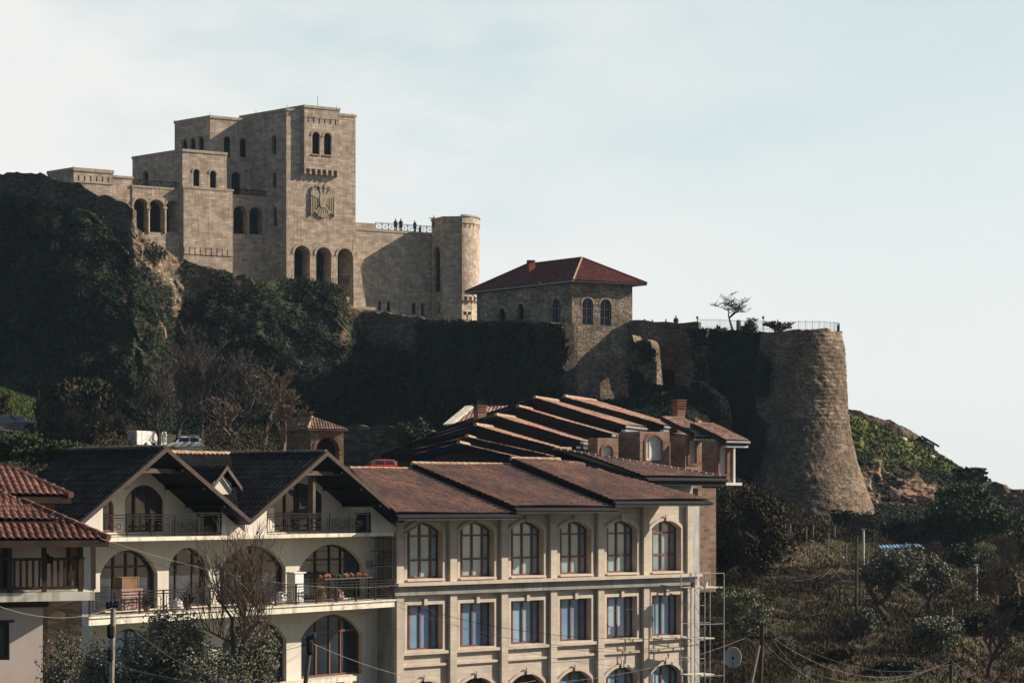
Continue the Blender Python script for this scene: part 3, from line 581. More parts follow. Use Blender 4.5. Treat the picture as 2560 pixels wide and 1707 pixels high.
# ------------------------------------------------------------------ rubble walls
def rampart(name, label, path, thick, mat, parent=None, cell=.35, rough=.12, ragged=.35, group=None, cat='wall', seed=0, ivy=0, ivt=-.25, part=None, back=True):
    """path: (px, top row, bottom row, Y) from left to right"""
    if parent is None and name: parent = thing(name, label, cat, P(path[0][0], path[0][2], path[0][3]), group=group)
    pts = [(P(p[0], p[1], p[3]), P(p[0], p[2], p[3])) for p in path]; V = []; cols = []
    for i in range(len(pts)-1):
        ln = (pts[i+1][0]-pts[i][0]).xy.length; k = max(1, int(ln/cell))
        for j in range(k+(1 if i == len(pts)-2 else 0)): cols.append((pts[i][0].lerp(pts[i+1][0], j/k), pts[i][1].lerp(pts[i+1][1], j/k)))
    H = max((a-b).z for a, b in cols); nr = max(3, int(H/cell)); V = np.zeros((nr+1, len(cols), 3))
    for j, (a, b) in enumerate(cols):
        for i in range(nr+1): V[i, j] = b.lerp(a, i/nr)
    nzt = fbm(V[-1], 1.2, 3, 200+seed); V[-1, :, 2] += nzt*ragged; V[-2, :, 2] += nzt*ragged*.6
    F2 = V.reshape(-1, 3); d = fbm(F2, .8, 3, 210+seed)*rough+fbm(F2, 4, 2, 215+seed)*rough*1.5
    tv = np.array((pts[-1][0]-pts[0][0])[:]); tv[2] = 0; tv /= np.linalg.norm(tv); nv = np.array([tv[1], -tv[0], 0])
    if nv[1] > 0: nv = -nv
    F2 = F2+nv*d[:, None]; V = F2.reshape(V.shape); Bk = V[-1]-nv*thick; Bb = V[0]-nv*thick
    allv = np.concatenate([V.reshape(-1, 3), Bk, Bb]); m = len(cols); ix = np.arange((nr+1)*m).reshape(nr+1, m); fs = []
    for i in range(nr):
        for j in range(m-1): fs.append((int(ix[i, j]), int(ix[i, j+1]), int(ix[i+1, j+1]), int(ix[i+1, j])))
    o1 = (nr+1)*m; o2 = o1+m
    for j in range(m-1): fs += [(int(ix[nr, j]), int(ix[nr, j+1]), o1+j+1, o1+j), (o1+j, o1+j+1, o2+j+1, o2+j)]
    fs.append(tuple([int(ix[i, 0]) for i in range(nr+1)]+[o1, o2])); fs.append(tuple([int(ix[i, m-1]) for i in range(nr+1)]+[o1+m-1, o2+m-1]))
    mb = MB(); mb.v = [tuple(v) for v in allv]; mb.f = fs; o = mb.build(part or 'masonry', M[mat], parent, uv=False)
    if ivy:
        r = np.random.default_rng(seed+3); k = r.integers(0, len(F2), ivy//12); dn = fbm(F2[k], 3.0, 2, 240+seed) > ivt; kk = k[dn]
        ps = (F2[kk][:, None]+r.normal(size=(len(kk), 12, 3))*.35+nv*.2).reshape(-1, 3); ps = ps[ps[:, 2] < np.interp(ps[:, 0], np.sort(V[-1, :, 0]), V[-1, np.argsort(V[-1, :, 0]), 2])-.1]; iv = leafmesh('ivy', ps, .22, M['ivy'], parent, nrm=np.tile(nv, (len(ps), 1))); 
    return parent
def railing(parent, fr, u0, u1, w, z0, h, mat='iron', style='x', r=.022, panel=1.1, name='railing'):
    mb = MB()
    if u0 > u1: u0, u1 = u1, u0
    n = max(1, round((u1-u0)/panel))
    for z in (z0+h, z0+h*.86, z0+h*.1): mb.box(fr, u0, u1, w-r, w+r, z-r, z+r)
    for i in range(n+1):
        u = u0+(u1-u0)*i/n; mb.box(fr, u-r*1.3, u+r*1.3, w-r*1.3, w+r*1.3, z0, z0+h+.03)
    for i in range(n):
        a = u0+(u1-u0)*i/n; b = u0+(u1-u0)*(i+1)/n; za, zb = z0+h*.14, z0+h*.82
        if style == 'x':
            i1 = (b-a)*.12; q = [(a+i1, za+.06), (b-i1, za+.06), (b-i1, zb-.06), (a+i1, zb-.06)]
            for k in range(4): mb.bar(fr.pt(q[k][0], w, q[k][1]), fr.pt(q[(k+1) % 4][0], w, q[(k+1) % 4][1]), r*.7)
            i2 = (b-a)*.26; q2 = [(a+i2, za+.17), (b-i2, za+.17), (b-i2, zb-.17), (a+i2, zb-.17)]
            for k in range(4): mb.bar(fr.pt(q2[k][0], w, q2[k][1]), fr.pt(q2[(k+1) % 4][0], w, q2[(k+1) % 4][1]), r*.6)
            mb.bar(fr.pt(*[q2[0][0], w, q2[0][1]]), fr.pt(q2[2][0], w, q2[2][1]), r*.6); mb.bar(fr.pt(q2[1][0], w, q2[1][1]), fr.pt(q2[3][0], w, q2[3][1]), r*.6)
        elif style == 'castle':
            c = (a+b)/2; mb.bar(fr.pt(a, w, za), fr.pt(b, w, zb), r*.8); mb.bar(fr.pt(a, w, zb), fr.pt(b, w, za), r*.8); mb.bar(fr.pt(c, w, za), fr.pt(c, w, zb), r*.8)
        else:
            k = max(2, int((b-a)/.13))
            for j in range(1, k): uu = a+(b-a)*j/k; mb.bar(fr.pt(uu, w, z0+h*.1), fr.pt(uu, w, z0+h*.86), r*.6)
    return mb.build(name, M[mat], parent, uv=False)
# ================================================================== CASTLE
cT = Fr(716, 270, vp=10750); cL = Fr(716, 270, vp=-5160); DF, DL = cT.d, cL.d
castle = thing('castle_museum', 'pale stone castle with square towers, arcades and a carved eagle on the cliff top', 'castle', P(716, 700, 270))
def sect(name, fF, uF, uL, z0, z1, hF=(), hL=(), mat='castle', cornice=.35, parent=None, rev=.5, gz=None):
    """block with its corner at fF's origin: front runs along fF, left side along DL"""
    parent = parent or castle; fL = Fr(o=fF.o, d=DL if parent is castle else fF.dl); mb = MB()
    A = lambda uu: [(0, z0), (uu, z0), (uu, z1), (0, z1)]
    mb.wall(fF, A(uF), hF, 0, rev); mb.wall(fL, A(uL), hL, 0, rev)
    p0 = fF.pt(0, 0, 0); pF = fF.pt(uF, 0, 0); pL = fL.pt(uL, 0, 0); pB = pF+(pL-p0); up = lambda p, z: Vector((p.x, p.y, z))
    mb.add([up(pF, z0), up(pB, z0), up(pB, z1), up(pF, z1)], [(0, 1, 2, 3)]); mb.add([up(pL, z0), up(pB, z0), up(pB, z1), up(pL, z1)], [(0, 1, 2, 3)])
    mb.add([up(p, z1) for p in (p0, pF, pB, pL)], [(0, 1, 2, 3)]); o = mb.build(name, M[mat], parent)
    if cornice:
        cb = MB(); c = [p0, pF, pB, pL]; cen = (pF+pL)/2; e = .14
        lo = [Vector((q.x, q.y, z1-.05))+(Vector((q.x-cen.x, q.y-cen.y, 0)).normalized()*e) for q in c]
        cb.prism(lo, (0, 0, cornice)); cb.build('parapet_coping', M['trim'], o)
    return o, fL
def archivolt(mb, fr, h, t, wd=.1, w=0.0):
    us = [p[0] for p in h]; u0, u1 = min(us), max(us); c = (u0+u1)/2; r = (u1-u0)/2; z1 = max(p[1] for p in h); zs = z1-r; n = 14
    inn = [(c+r*math.cos(math.pi*k/n), zs+r*math.sin(math.pi*k/n)) for k in range(n+1)]; out = [(c+(r+t)*math.cos(math.pi*k/n), zs+(r+t)*math.sin(math.pi*k/n)) for k in range(n+1)]
    v = []
    for a, b in zip(inn, out): v += [fr.pt(a[0], w, a[1]), fr.pt(b[0], w, b[1]), fr.pt(a[0], w+wd, a[1]), fr.pt(b[0], w+wd, b[1])]
    f = []
    for i in range(n): a = 4*i; b = a+4; f += [(a+2, b+2, b+3, a+3), (a+1, a+3, b+3, b+1), (a, b, b+2, a+2)]
    f += [(0, 1, 3, 2), (4*n, 4*n+1, 4*n+3, 4*n+2)]; mb.add(v, f)
def openings(parent, fr, hs, t=.22, dep=.45, vol=True, name='window', sill=True, w=0.0, glass='void', bars=False):
    while parent.parent: parent = parent.parent
    for h in hs:
        mb = MB(); us = [p[0] for p in h]; z0 = min(p[1] for p in h)
        ring(mb, fr, h, inset(h, .07), w-dep, w-dep+.05)
        if max(us)-min(us) > .6: mb.box(fr, sum((min(us), max(us)))/2-.03, sum((min(us), max(us)))/2+.03, w-dep, w-dep+.05, z0, max(p[1] for p in h)-.1)
        o = mb.build(name, M['wood_dark'], parent, uv=False); pane(fr, h, w-dep+.01, M[glass], o)
        if vol or sill:
            vb = MB()
            if vol: archivolt(vb, fr, h, t, .09, w)
            if vol: vb.build('window_surround', M['trim'], o)
            if sill: vb = MB(); vb.box(fr, min(us)-.12, max(us)+.12, w-.02, w+.14, z0-.16, z0-.003); vb.build('sill', M['trim'], o)
# tower
zT = cT.z(716, 276)
tF = [hpx(cT, a, b, t, 742) for a, b, t in ((735.5, 775, 614), (790.5, 828, 618), (844, 881, 621))]
tL = [hpx(cL, a, b, t, c) for a, b, t, c in ((680, 690, 338, 386), (681, 690.5, 430, 470), (682, 692, 518, 566))]
tower, _ = sect('tower', cT, cT.u(889), cL.u(600), 24, zT, tF, tL, rev=3.0)
openings(tower, cL, tL, dep=.5, vol=False); openings(tower, cT, tF, t=.32, dep=2.9, sill=False, name='archway')
rl = cT.z(860, 700); railing(tower, cT, cT.u(845), cT.u(880), -1.2, cT.z(862, 706), 1.0, style='bars')
# oriel bay on the tower, rising above its roof
bw = .62; bF = Fr(o=cT.o+cT.d*cT.u(761, bw)+cT.n*bw, d=DF); bz0, bz1 = bF.z(761, 421), bF.z(761, 268)
bu = bF.u(849); bh = [hpx(bF, 781, 799, 330, 386), hpx(bF, 810, 828.5, 333, 388)]
bay, _ = sect('bay', bF, bu, 5.0, bz0, bz1, bh, (), parent=castle, rev=.4)
openings(bay, bF, bh, t=.28, dep=.38)
sl_ = MB()
for i in range(6): u = bu*(.11+.156*i); sl_.box(bF, u-.06, u+.06, .004, .02, bF.z(800, 309), bF.z(800, 293))
sl_.build('arrow_slit', M['void'], bay)
co_ = MB(); co_.box(bF, -.02, bu+.02, .003, .05, bF.z(800, 296), bF.z(800, 293.5))
for i in range(7):
    u = bu*(i/6.)*.93; co_.box(bF, u, u+.27, -bw, 0.002, bz0-.72, bz0-.003)
co_.build('corbel', M['castle'], bay)
# base batter right of the arches
bb = MB(); u1 = cT.u(889); q = lambda u, w, z: cT.pt(u, w, z)
bb.hexa([q(u1-.4, 0.3, 24), q(u1+1.9, 0.3, 24), q(u1+1.9, -1.5, 24), q(u1-.4, -1.5, 24)], [q(u1-.38, .004, 36), q(u1+.02, .004, 36), q(u1+.02, -1.5, 36), q(u1-.38, -1.5, 36)])
bb.box(cT, u1-2.3, u1+2.6, .1, .9, 26.1, 26.5); bb.build('buttress', M['castle'], castle)
# carved double-headed eagle
def eagle():
    c0 = Vector((cT.u(806), cT.z(806, 504))); hw = (cT.u(836)-cT.u(776))/2; hh = (cT.z(806, 458)-cT.z(806, 549))/2; mb = MB(); w = .02
    def pl(pts, d, both=True):
        for s in ((1, -1) if both else (1,)): mb.prism([cT.pt(c0.x+s*x*hw, w, c0.y+y*hh) for x, y in pts], cT.pt(0, d, 0)-cT.pt(0, 0, 0))
    pl([(-.24, .35), (.24, .35), (.3, .05), (.2, -.35), (-.2, -.35), (-.3, .05)], .3, False)                       # body
    pl([(0.02, .3), (.2, .35), (.3, .6), (.26, .78), (.1, .74), (.05, .5)], .27)                                      # necks
    pl([(.1, .72), (.3, .72), (.42, .84), (.36, .96), (.16, .96), (.06, .84)], .32); pl([(.34, .93), (.6, .86), (.62, .76), (.38, .8)], .28)   # heads, beaks
    pl([(.22, .3), (.45, .58), (.72, .62), (.98, .5), (1, .3), (.25, .12)], .24)                                      # shoulders
    for i in range(8):
        x = .27+i*.094; y0 = .3-.01*i; ln = .42+.085*i*(1 if i < 7 else .95); pl([(x, y0), (x+.066, y0), (x+.066, y0-ln), (x+.033, y0-ln-.06), (x, y0-ln)], .17+.012*(i % 2)*4)
    for i in range(3): pl([(.5+.15*i, .7+.02*i), (.85+.05*i, .78-.1*i), (.9+.04*i, .72-.1*i), (.55+.12*i, .62)], .2)
    for i in range(-3, 4):
        a = i*.13; pl([(a*.35-.035, -.3), (a*.35+.035, -.3), (a+.05+.0*i, -.93+abs(i)*.04), (a-.05, -.93+abs(i)*.04)], .2+.03*(i % 2), False)
    pl([(.18, -.3), (.3, -.28), (.52, -.5), (.45, -.6)], .24); pl([(.42, -.5), (.72, -.48), (.66, -.56), (.74, -.64), (.58, -.62), (.52, -.74), (.4, -.62)], .22)   # legs, claws
    return mb.build('eagle_relief', M['trim'], tower)
eagle()
# left upper block
c2 = cL.pt(cL.u(625), 0, 0); t1 = Fr(o=c2.xy, d=DF); lo = t1.pt(t1.u(525), 0, 0).xy; fU = Fr(o=lo, d=DF)
uL_ = Fr(o=lo, d=DL)
hU = [hpx(fU, 560, 576, 341, 392), hpx(fU, 600, 615.5, 345, 394), hpx(fU, 579, 600, 430, 488)]
hUl = [hpx(uL_, 454, 468, 348, 378), hpx(uL_, 474.6, 488.5, 344, 379), hpx(uL_, 495.5, 509.5, 340, 380)]
ub, _ = sect('upper_wing', fU, fU.u(640), uL_.u(436.5), 30, fU.z(525, 294), hU, hUl)
openings(ub, fU, hU, t=.25); openings(ub, uL_, hUl, t=.25, sill=False)
# middle block
mo = fU.pt(fU.u(456, 4.0), 4.0, 0).xy; fM = Fr(o=mo, d=DF); mL = Fr(o=mo, d=DL)
hM = [hpx(fM, 483.5, 499, 423, 466), hpx(fM, 525, 541, 427, 472)]; hMl = [hpx(mL, 358, 371, 427, 468)]
mbk, _ = sect('middle_wing', fM, fM.u(567), mL.u(331), 34, fM.z(456, 378), hM, hMl)
openings(mbk, fM, hM, t=.22); openings(mbk, mL, hMl, t=.25)
lo2 = fM.pt(fM.u(459, .45), .45, 0).xy; fN = Fr(o=lo2, d=DF)
lw, _ = sect('lower_wing', fN, fN.u(582), 3.5, 26, fN.z(459, 469), cornice=.3)
cb = MB(); zc = fN.z(500, 636)
for i in range(9): u = fN.u(582)*(i+.1)/9; cb.box(fN, u, u+.62, .003, .09, zc-.05, zc+.85)
cb.box(fN, -.05, fN.u(582)+.05, .003, .1, zc+.853, zc+1.05); cb.build('corbel', M['castle'], lw)
# arcade wing and far left wing
ao = fM.pt(fM.u(331, -.35), -.35, 0).xy; fA = Fr(o=ao, d=DF); aL = Fr(o=ao, d=DL)
hA = [hpx(fA, a, b, t, 581) for a, b, t in ((335, 369.5, 496), (372.5, 410.5, 499), (414, 452, 502))]
aw, _ = sect('arcade_wing', fA, fA.u(460), 4.0, 30, fA.z(332, 467), hA, cornice=.28, rev=2.0)
openings(aw, fA, hA, t=.3, dep=1.9, sill=False, name='archway')
for x in (371, 412.3, 454): ab = MB(); u = fA.u(x); ab.tube([fA.pt(u, .03, fA.z(x, 583)), fA.pt(u, .03, fA.z(x, 523))], .17, 10); ab.box(fA, u-.26, u+.26, -.3, .27, fA.z(x, 523), fA.z(x, 518)); ab.build('column', M['trim'], aw)
railing(aw, fA, fA.u(333), fA.u(456), -.15, fA.z(332, 466), 1.0, style='castle', panel=.9, r=.035)
wo_ = fA.pt(fA.u(184, .0), 0.0, 0).xy; fW = Fr(o=wo_, d=DF); wL = Fr(o=wo_, d=DL)
fw, _ = sect('west_wing', fW, fW.u(283), wL.u(119), 32, fW.z(184, 426), cornice=.45)
sv = MB()
for x in (197, 212, 227, 242, 256.5, 271): u = fW.u(x); sv.box(fW, u-.06, u+.06, .003, .02, fW.z(x, 452+(x-197)*.04), fW.z(x, 439+(x-197)*.06))
sv.build('arrow_slit', M['void'], fw)
sv = MB(); sv.box(fW, 0, fW.u(283), .002, .1, fW.z(200, 456.5), fW.z(200, 454)); sv.build('string_course', M['trim'], fw)
f2 = fW.at(fW.u(283), -.12); sect('link_wing', f2, fW.u(333)-fW.u(283), 4, 32, f2.z(283, 443), cornice=.3)
# wall with twin arches left of the tower
po = cL.pt(cL.u(668), 0, 0); fP0 = Fr(o=po.xy, d=DF); fP = Fr(o=fP0.pt(fP0.u(580), 0, 0).xy, d=DF)
hP = [hpx(fP, 584, 617.5, 514, 585), hpx(fP, 623, 657.5, 517, 586)]
pw, _ = sect('arcade', fP, fP.u(668), 2.6, 26, fP.z(584, 491), hP, cornice=.3, rev=1.8)
openings(pw, fP, hP, t=.3, dep=1.7, sill=False, name='archway')
for x in (620.3, 660.5): pb = MB(); u = fP.u(x); pb.tube([fP.pt(u, .03, fP.z(x, 586)), fP.pt(u, .03, fP.z(x, 541))], .16, 10); pb.build('column', M['trim'], pw)
railing(pw, fP, fP.u(602), fP.u(667), -.2, fP.z(584, 490), 1.05, style='castle', panel=.9, r=.035)
# curtain wall
fQ = Fr(o=cT.pt(cT.u(889), -.7, 0).xy, d=DF); uq = fQ.u(1100); z1 = fQ.z(892, 556); z2 = fQ.z(942, 578)
hQ = [hpx(fQ, a, b, t, c) for a, b, t, c in ((945.5, 953, 752, 776), (967.5, 976, 753, 779), (1030, 1039, 756, 785), (1052.5, 1061, 758, 789))]
cw, _ = sect('curtain_wall', fQ, uq, 8, 20, z2, hQ, cornice=.3, rev=.4); openings(cw, fQ, hQ, t=.14, dep=.35, sill=False)
pq = MB(); pq.box(fQ, 0, fQ.u(940), -.6, .04, z2+.255, z1); pq.build('parapet', M['castle'], cw)
railing(cw, fQ, fQ.u(941), fQ.u(1085), -.3, z2+.25, 1.0, style='castle', panel=.95, r=.028)
# round tower
rc = Vector(P(1135, 1250, fQ.Y(1080)-.35)); RT = 3.15; a0 = math.radians(200); nF = 11; zr1 = (HY-553)/FL*rc.y; zr0 = 20
rt = MB(); rtw = []
ang = [math.radians(q) for q in (180, 243, 292, 325, 0, 30, 60, 90, 120, 150)]
vv = [Vector((rc.x+RT*math.cos(a), rc.y+RT*math.sin(a))) for a in ang]
hole = None
for i in range(10):
    a, b = vv[i], vv[(i+1) % 10]; f = Fr(o=a, d=(b-a)); ln = (b-a).length; mid = (a+b)/2; n2 = Vector((mid.x-rc.x, mid.y-rc.y)).normalized(); f.n = n2; hs = []
    pxm = CX+FL*mid.x/mid.y
    if i == 0:
        yy = lambda py: (HY-py)/FL*mid.y
        hole = f; hs = [arch(ln*.24, ln*.76, yy(730), yy(616)), arch(ln*.55, ln*.75, yy(786), yy(757))]
        hole.hs = hs
    rt.wall(f, [(0, zr0), (ln, zr0), (ln, zr1), (0, zr1)], hs, 0, .45)
rt.add([(v.x, v.y, zr1) for v in vv], [tuple(range(10))]); rto = rt.build('round_tower', M['castle'], castle)
if hole: openings(rto, hole, hole.hs, t=.16, dep=.4, sill=False)
rcap = MB(); rcap.prism([Vector((rc.x+(v.x-rc.x)*1.04, rc.y+(v.y-rc.y)*1.04, zr1-.03)) for v in vv], (0, 0, .3)); rcap.build('parapet_coping', M['trim'], rto)
yz = lambda py: (HY-py)/FL*rc.y
dr = MB(); R2 = RT+.42; prof = [(RT-.2, yz(747)), (R2, yz(746.9)), (R2, yz(566)), (R2+.1, yz(565.5)), (R2+.1, yz(562)), (R2, yz(561.6)), (R2, yz(549)), (R2+.14, yz(548.8)), (R2+.14, yz(544.5)), (RT-.2, yz(544.3))]
dr.lathe((rc.x, rc.y, 0), prof, 26, math.radians(-70), math.radians(80))
for i in range(len(prof)-1):
    for aa in (math.radians(-70), math.radians(80)):
        pass
ends = []
for aa in (math.radians(-70), math.radians(80)):
    dr.add([(rc.x+r*math.cos(aa), rc.y+r*math.sin(aa), z) for r, z in prof], [tuple(range(len(prof)))])
for i in range(9):
    a = math.radians(-68+i*13); d = MB(); rr = RT+.2
    p = Vector((rc.x+rr*math.cos(a), rc.y+rr*math.sin(a), yz(751.5))); dr.cube(p, .5, .36, .55, a)
dro = dr.build('turret_shell', M['castle'], rto)
ds = MB()
for i in range(7):
    a = math.radians(-62+i*12); p = Vector((rc.x+(R2+.01)*math.cos(a), rc.y+(R2+.01)*math.sin(a), yz(571))); ds.cube(p, .03, .1, .55, a)
ds.build('arrow_slit', M['void'], dro)
lr = MB()
for f, x, y in ((fW, 184, 424), (fA, 340, 400), (fM, 420, 395), (fU, 437, 308), (fU, 525, 292), (cT, 718, 272), (cT, 880, 290), (cT, 640, 285), (bF, 842, 272), (cT, 1148, 545)):
    p = P(x, y, f.o.y if f is not cT or x < 1000 else rc.y); lr.bar(p-Vector((0, 0, .3)), p+Vector((0, 0, .5)), .03)
p = P(794, 272, 272); lr.bar(p, p+Vector((0, 0, 1.7)), .035); lr.build('lightning_rod', M['iron'], castle, uv=False)
# floodlight by the round tower
fl = thing('floodlight', 'black twin floodlight on a stub post at the foot of the pale round turret', 'floodlight', P(1168, 800, 268))
m_ = MB(); b0 = P(1168, 800, 268); m_.bar(b0, b0+Vector((0, 0, .75)), .09, 8); m_.bar(b0+Vector((-.35, 0, .7)), b0+Vector((.35, 0, .7)), .04); m_.build('post', M['iron'], fl)
for s in (-1, 1): m_ = MB(); m_.cube(b0+Vector((.3*s, -.05, .9)), .36, .25, .3, .3*s); m_.cube(b0+Vector((.3*s, -.05, 1.07)), .42, .3, .04, .3*s); m_.build('lamp_head', M['iron'], fl)
# ------------------------------------------------------------------ people
def person(label, px, py, Y, h=1.72, rot=0, coat='coat', leg='jeans', group=None, arms=(.15, .15), lean=0.0, point=None, crouch=0.0):
    b = P(px, py, Y); t = thing('person', label, 'person', b, group=group); t.rotation_euler = (0, 0, rot); ro = b; s = h/1.75
    def V(x, y, z): return b+Vector((x, y-lean*z*.25, z))*s
    sk = bpy.data.meshes.new('body'); js = [(0, 0, .93), (0, 0, 1.2), (0, 0, 1.42), (0, -.01, 1.52), (0, -.02, 1.62), (0, -.02, 1.7)]; ed = [(0, 1), (1, 2), (2, 3), (3, 4), (4, 5)]; rad = [.13, .13, .14, .055, .09, .07]
    def chain(root, pts, rs):
        k = root
        for q, r in zip(pts, rs): js.append(q); ed.append((k, len(js)-1)); rad.append(r); k = len(js)-1
        return k
    for sx in (-1, 1):
        chain(0, [(.1*sx, 0, .85), (.11*sx, -.03, .5), (.11*sx, 0, .08), (.12*sx, -.12, .04)], [.09, .06, .045, .04])
        a = arms[0] if sx < 0 else arms[1]
        if point is not None and sx == point: pts = [(.19*sx, 0, 1.4), (.42*sx, -.1, 1.38), (.65*sx, -.2, 1.42), (.74*sx, -.22, 1.43)]
        else: pts = [(.19*sx, 0, 1.4), (.25*sx, .02-.1*a, 1.13), ((.24-.1*a)*sx, -.1-.3*a, .95+.25*a), ((.2-.1*a)*sx, -.18-.35*a, .9+.3*a)]
        k = chain(2, pts, [.06, .045, .035, .035])
        e = Vector(pts[-1]); dr_ = (Vector(pts[-1])-Vector(pts[-2])).normalized()
        for j in range(4): chain(k, [tuple(e+dr_*.05+Vector((.012*(j-1.5), 0, .0))), tuple(e+dr_*(.09+.01*(j % 2))+Vector((.016*(j-1.5), -.01, -.01)))], [.01, .008])
        chain(k, [tuple(e+dr_*.03+Vector((-.03*sx, -.02, 0)))], [.01])
    sk.from_pydata([((V(*j)-b)[:]) for j in js], ed, [])
    o = link('body', sk, M['skin'], t); md = o.modifiers.new('skin', 'SKIN'); 
    for i, r in enumerate(rad): sk.skin_vertices[0].data[i].radius = (r*s, r*s)
    sk.skin_vertices[0].data[0].use_root = True
    o.modifiers.new('sub', 'SUBSURF').levels = 1
    cm = MB(); cm.tube([V(0, 0, z) for z in (.62, .95, 1.2, 1.4, 1.5)], [.27*s, .24*s, .25*s, .22*s, .09*s], 10)
    for sx in (-1, 1):
        if point is not None and sx == point: pp = [(.16*sx, 0, 1.4), (.42*sx, -.1, 1.38), (.64*sx, -.2, 1.42)]
        else: a = arms[0] if sx < 0 else arms[1]; pp = [(.17*sx, 0, 1.41), (.25*sx, .02-.1*a, 1.13), ((.24-.1*a)*sx, -.1-.3*a, .95+.25*a)]
        cm.tube([V(*q) for q in pp], [.075*s, .07*s, .055*s], 8)
    cm.build('coat', M[coat], t, smooth=True, uv=False); lg = MB()
    for sx in (-1, 1): lg.tube([V(.09*sx, 0, .9), V(.11*sx, -.03, .5), V(.11*sx, 0, .07)], [.115*s, .085*s, .07*s], 8); lg.cube(V(.12*sx, -.07, .04), .1*s, .26*s, .09*s)
    lg.build('trousers', M[leg], t, smooth=False, uv=False)
    hm = MB(); hm.tube([V(0, .03, 1.58), V(0, .02, 1.68), V(0, .0, 1.76)], [.07*s, .105*s, .06*s], 8); hm.build('hair', M['hair'], t, smooth=True, uv=False)
    t.rotation_euler = (0, 0, rot); return t
Yp = lambda px: fQ.Y(px, .15)-.05
gp = 'visitors at the castle terrace railing'; ty = lambda px: HY-FL*(z2+.27)/fQ.Y(px, -.9); YY = lambda px: fQ.Y(px, -.9)
person('person in a black coat, left of the close pair at the terrace railing', 989, ty(989), YY(989), 1.75, .3, group=gp)
person('person in a black coat, right of the close pair at the terrace railing', 1002, ty(1002), YY(1002), 1.82, -.4, arms=(.6, .2), group=gp)
person('person in a long black coat standing alone at the terrace railing', 1037, ty(1037), YY(1037), 1.72, .8, arms=(.1, .5), group=gp)
person('small person in red clothes crouching by the dark coated visitor on the terrace', 1050, ty(1050)+4, YY(1050), 1.25, -.5, coat='redcloth', group=gp)
person('person with one arm stretched out, above the parapet of the pale turret', 1085, HY-FL*(zr1-.95)/rc.y, rc.y-.5, 1.7, 0, coat='redcloth', point=-1)
# ================================================================== RED ROOFED STONE HOUSE
rb = thing('stone_house', 'old rubble stone house with a dark red hipped roof on the rampart', 'house', P(1430, 1010, 215))
fR = Fr(1430, 215, vp=13500); fRl = Fr(1430, 215, vp=-3480); fR.dl = fRl.d; ze = fR.z(1430, 703)
hR = [hpx(fR, 1456, 1483, 745, 812), hpx(fR, 1501, 1528, 747.5, 814)]; hRl = [hpx(fRl, 1381.5, 1400.5, 745.5, 811), hpx(fRl, 1247, 1263.5, 770, 802), hpx(fRl, 1294, 1310, 759, 800)]
body, _ = sect('wall', fR, fR.u(1581), fRl.u(1192), 6, ze, hR, hRl, mat='rubble_house', cornice=0, parent=rb, rev=.45)
def grille(parent, fr, h, w=-.25):
    us = [p[0] for p in h]; mb = MB(); z0 = min(p[1] for p in h); u0, u1 = min(us), max(us); n = 6
    for i in range(1, n): u = u0+(u1-u0)*i/n; mb.tube([fr.pt(u, w+.1, z0), fr.pt(u, w+.22, z0+.35), fr.pt(u, w+.06, z0+.8), fr.pt(u, w+.05, topat(h, u))], .028, 4)
    for k in range(1, 7):
        z = z0+.4*k; 
        if z < max(p[1] for p in h)-.35: mb.bar(fr.pt(u0, w+.09, z), fr.pt(u1, w+.09, z), .018)
    mb.build('grille', M['iron'], parent, uv=False)
for fr, hs in ((fR, hR), (fRl, hRl[:1])):
    for h in hs: o = window(rb, fr, h, -.42, M['white'], M['glass_grey'], .08, mull=(.5,), trans=(.3, .62), mt=.035); grille(o, fr, h); vb = MB(); archivolt(vb, fr, h, .18, .03); vb.build('window_surround', M['trim'], o)
openings(rb, fRl, hRl[1:], t=.2, dep=.4, sill=False)
bt = MB(); bt.box(fR, -.12, .55, -.4, .25, 6, fR.z(1430, 818)); bt.hexa([fR.pt(-.12, .25, fR.z(1430, 818)), fR.pt(.55, .25, fR.z(1430, 818)), fR.pt(.55, -.4, fR.z(1430, 818)), fR.pt(-.12, -.4, fR.z(1430, 818))], [fR.pt(.002, .004, fR.z(1430, 806)), fR.pt(.45, .004, fR.z(1430, 806)), fR.pt(.45, -.4, fR.z(1430, 806)), fR.pt(.002, -.4, fR.z(1430, 806))])
bt.build('buttress', M['rubble2'], rb)
dR, dLv = fR.d, fRl.d; N = Vector((*(fR.o-dR*.45-dLv*.75), 0)); lR = fR.u(1604)+.9-.4; lL = fRl.u(1171.6)+.8; v3 = lambda d, s: Vector((d.x*s, d.y*s, 0))
zeave = ze+.05; E_ = N+v3(dR, lR); Lf = N+v3(dLv, lL); Bk = E_+v3(dLv, lL)
for q in (N, E_, Lf, Bk): q.z = zeave
R1 = N+v3(dR, lR/2)+v3(dLv, lR/2*.98); R2_ = Lf+v3(dR, lR/2)-v3(dLv, lR/2*.98); R1.z = R2_.z = (HY-645)/FL*R1.y
print('RB ridge px', CX+FL*R1.x/R1.y, CX+FL*R2_.x/R2_.y, HY-FL*R2_.z/R2_.y)
for pl_ in ([N, E_, R1], [N, R1, R2_, Lf], [E_, Bk, R2_, R1], [Bk, Lf, R2_]): tile_roof(pl_, M['tile_dark_red'], rb, .2, .32, .05, .03)
mb = MB(); mb.prism([N, E_, Bk, Lf], (0, 0, -.22)); mb.build('eaves', M['wood_dark'], rb)
for a, b in ((N, R1), (E_, R1), (R1, R2_), (Lf, R2_)): caps(a, b, M['ridge'] if (a is N) else M['tile_dark_red'], rb, .12)
gt = MB(); gt.bar(N+Vector((0, 0, -.1)), Lf+Vector((0, 0, -.1)), .08, 6); a = fRl.pt(fRl.u(1362), .12, 0); yq = lambda py: (HY-py)/FL*a.y
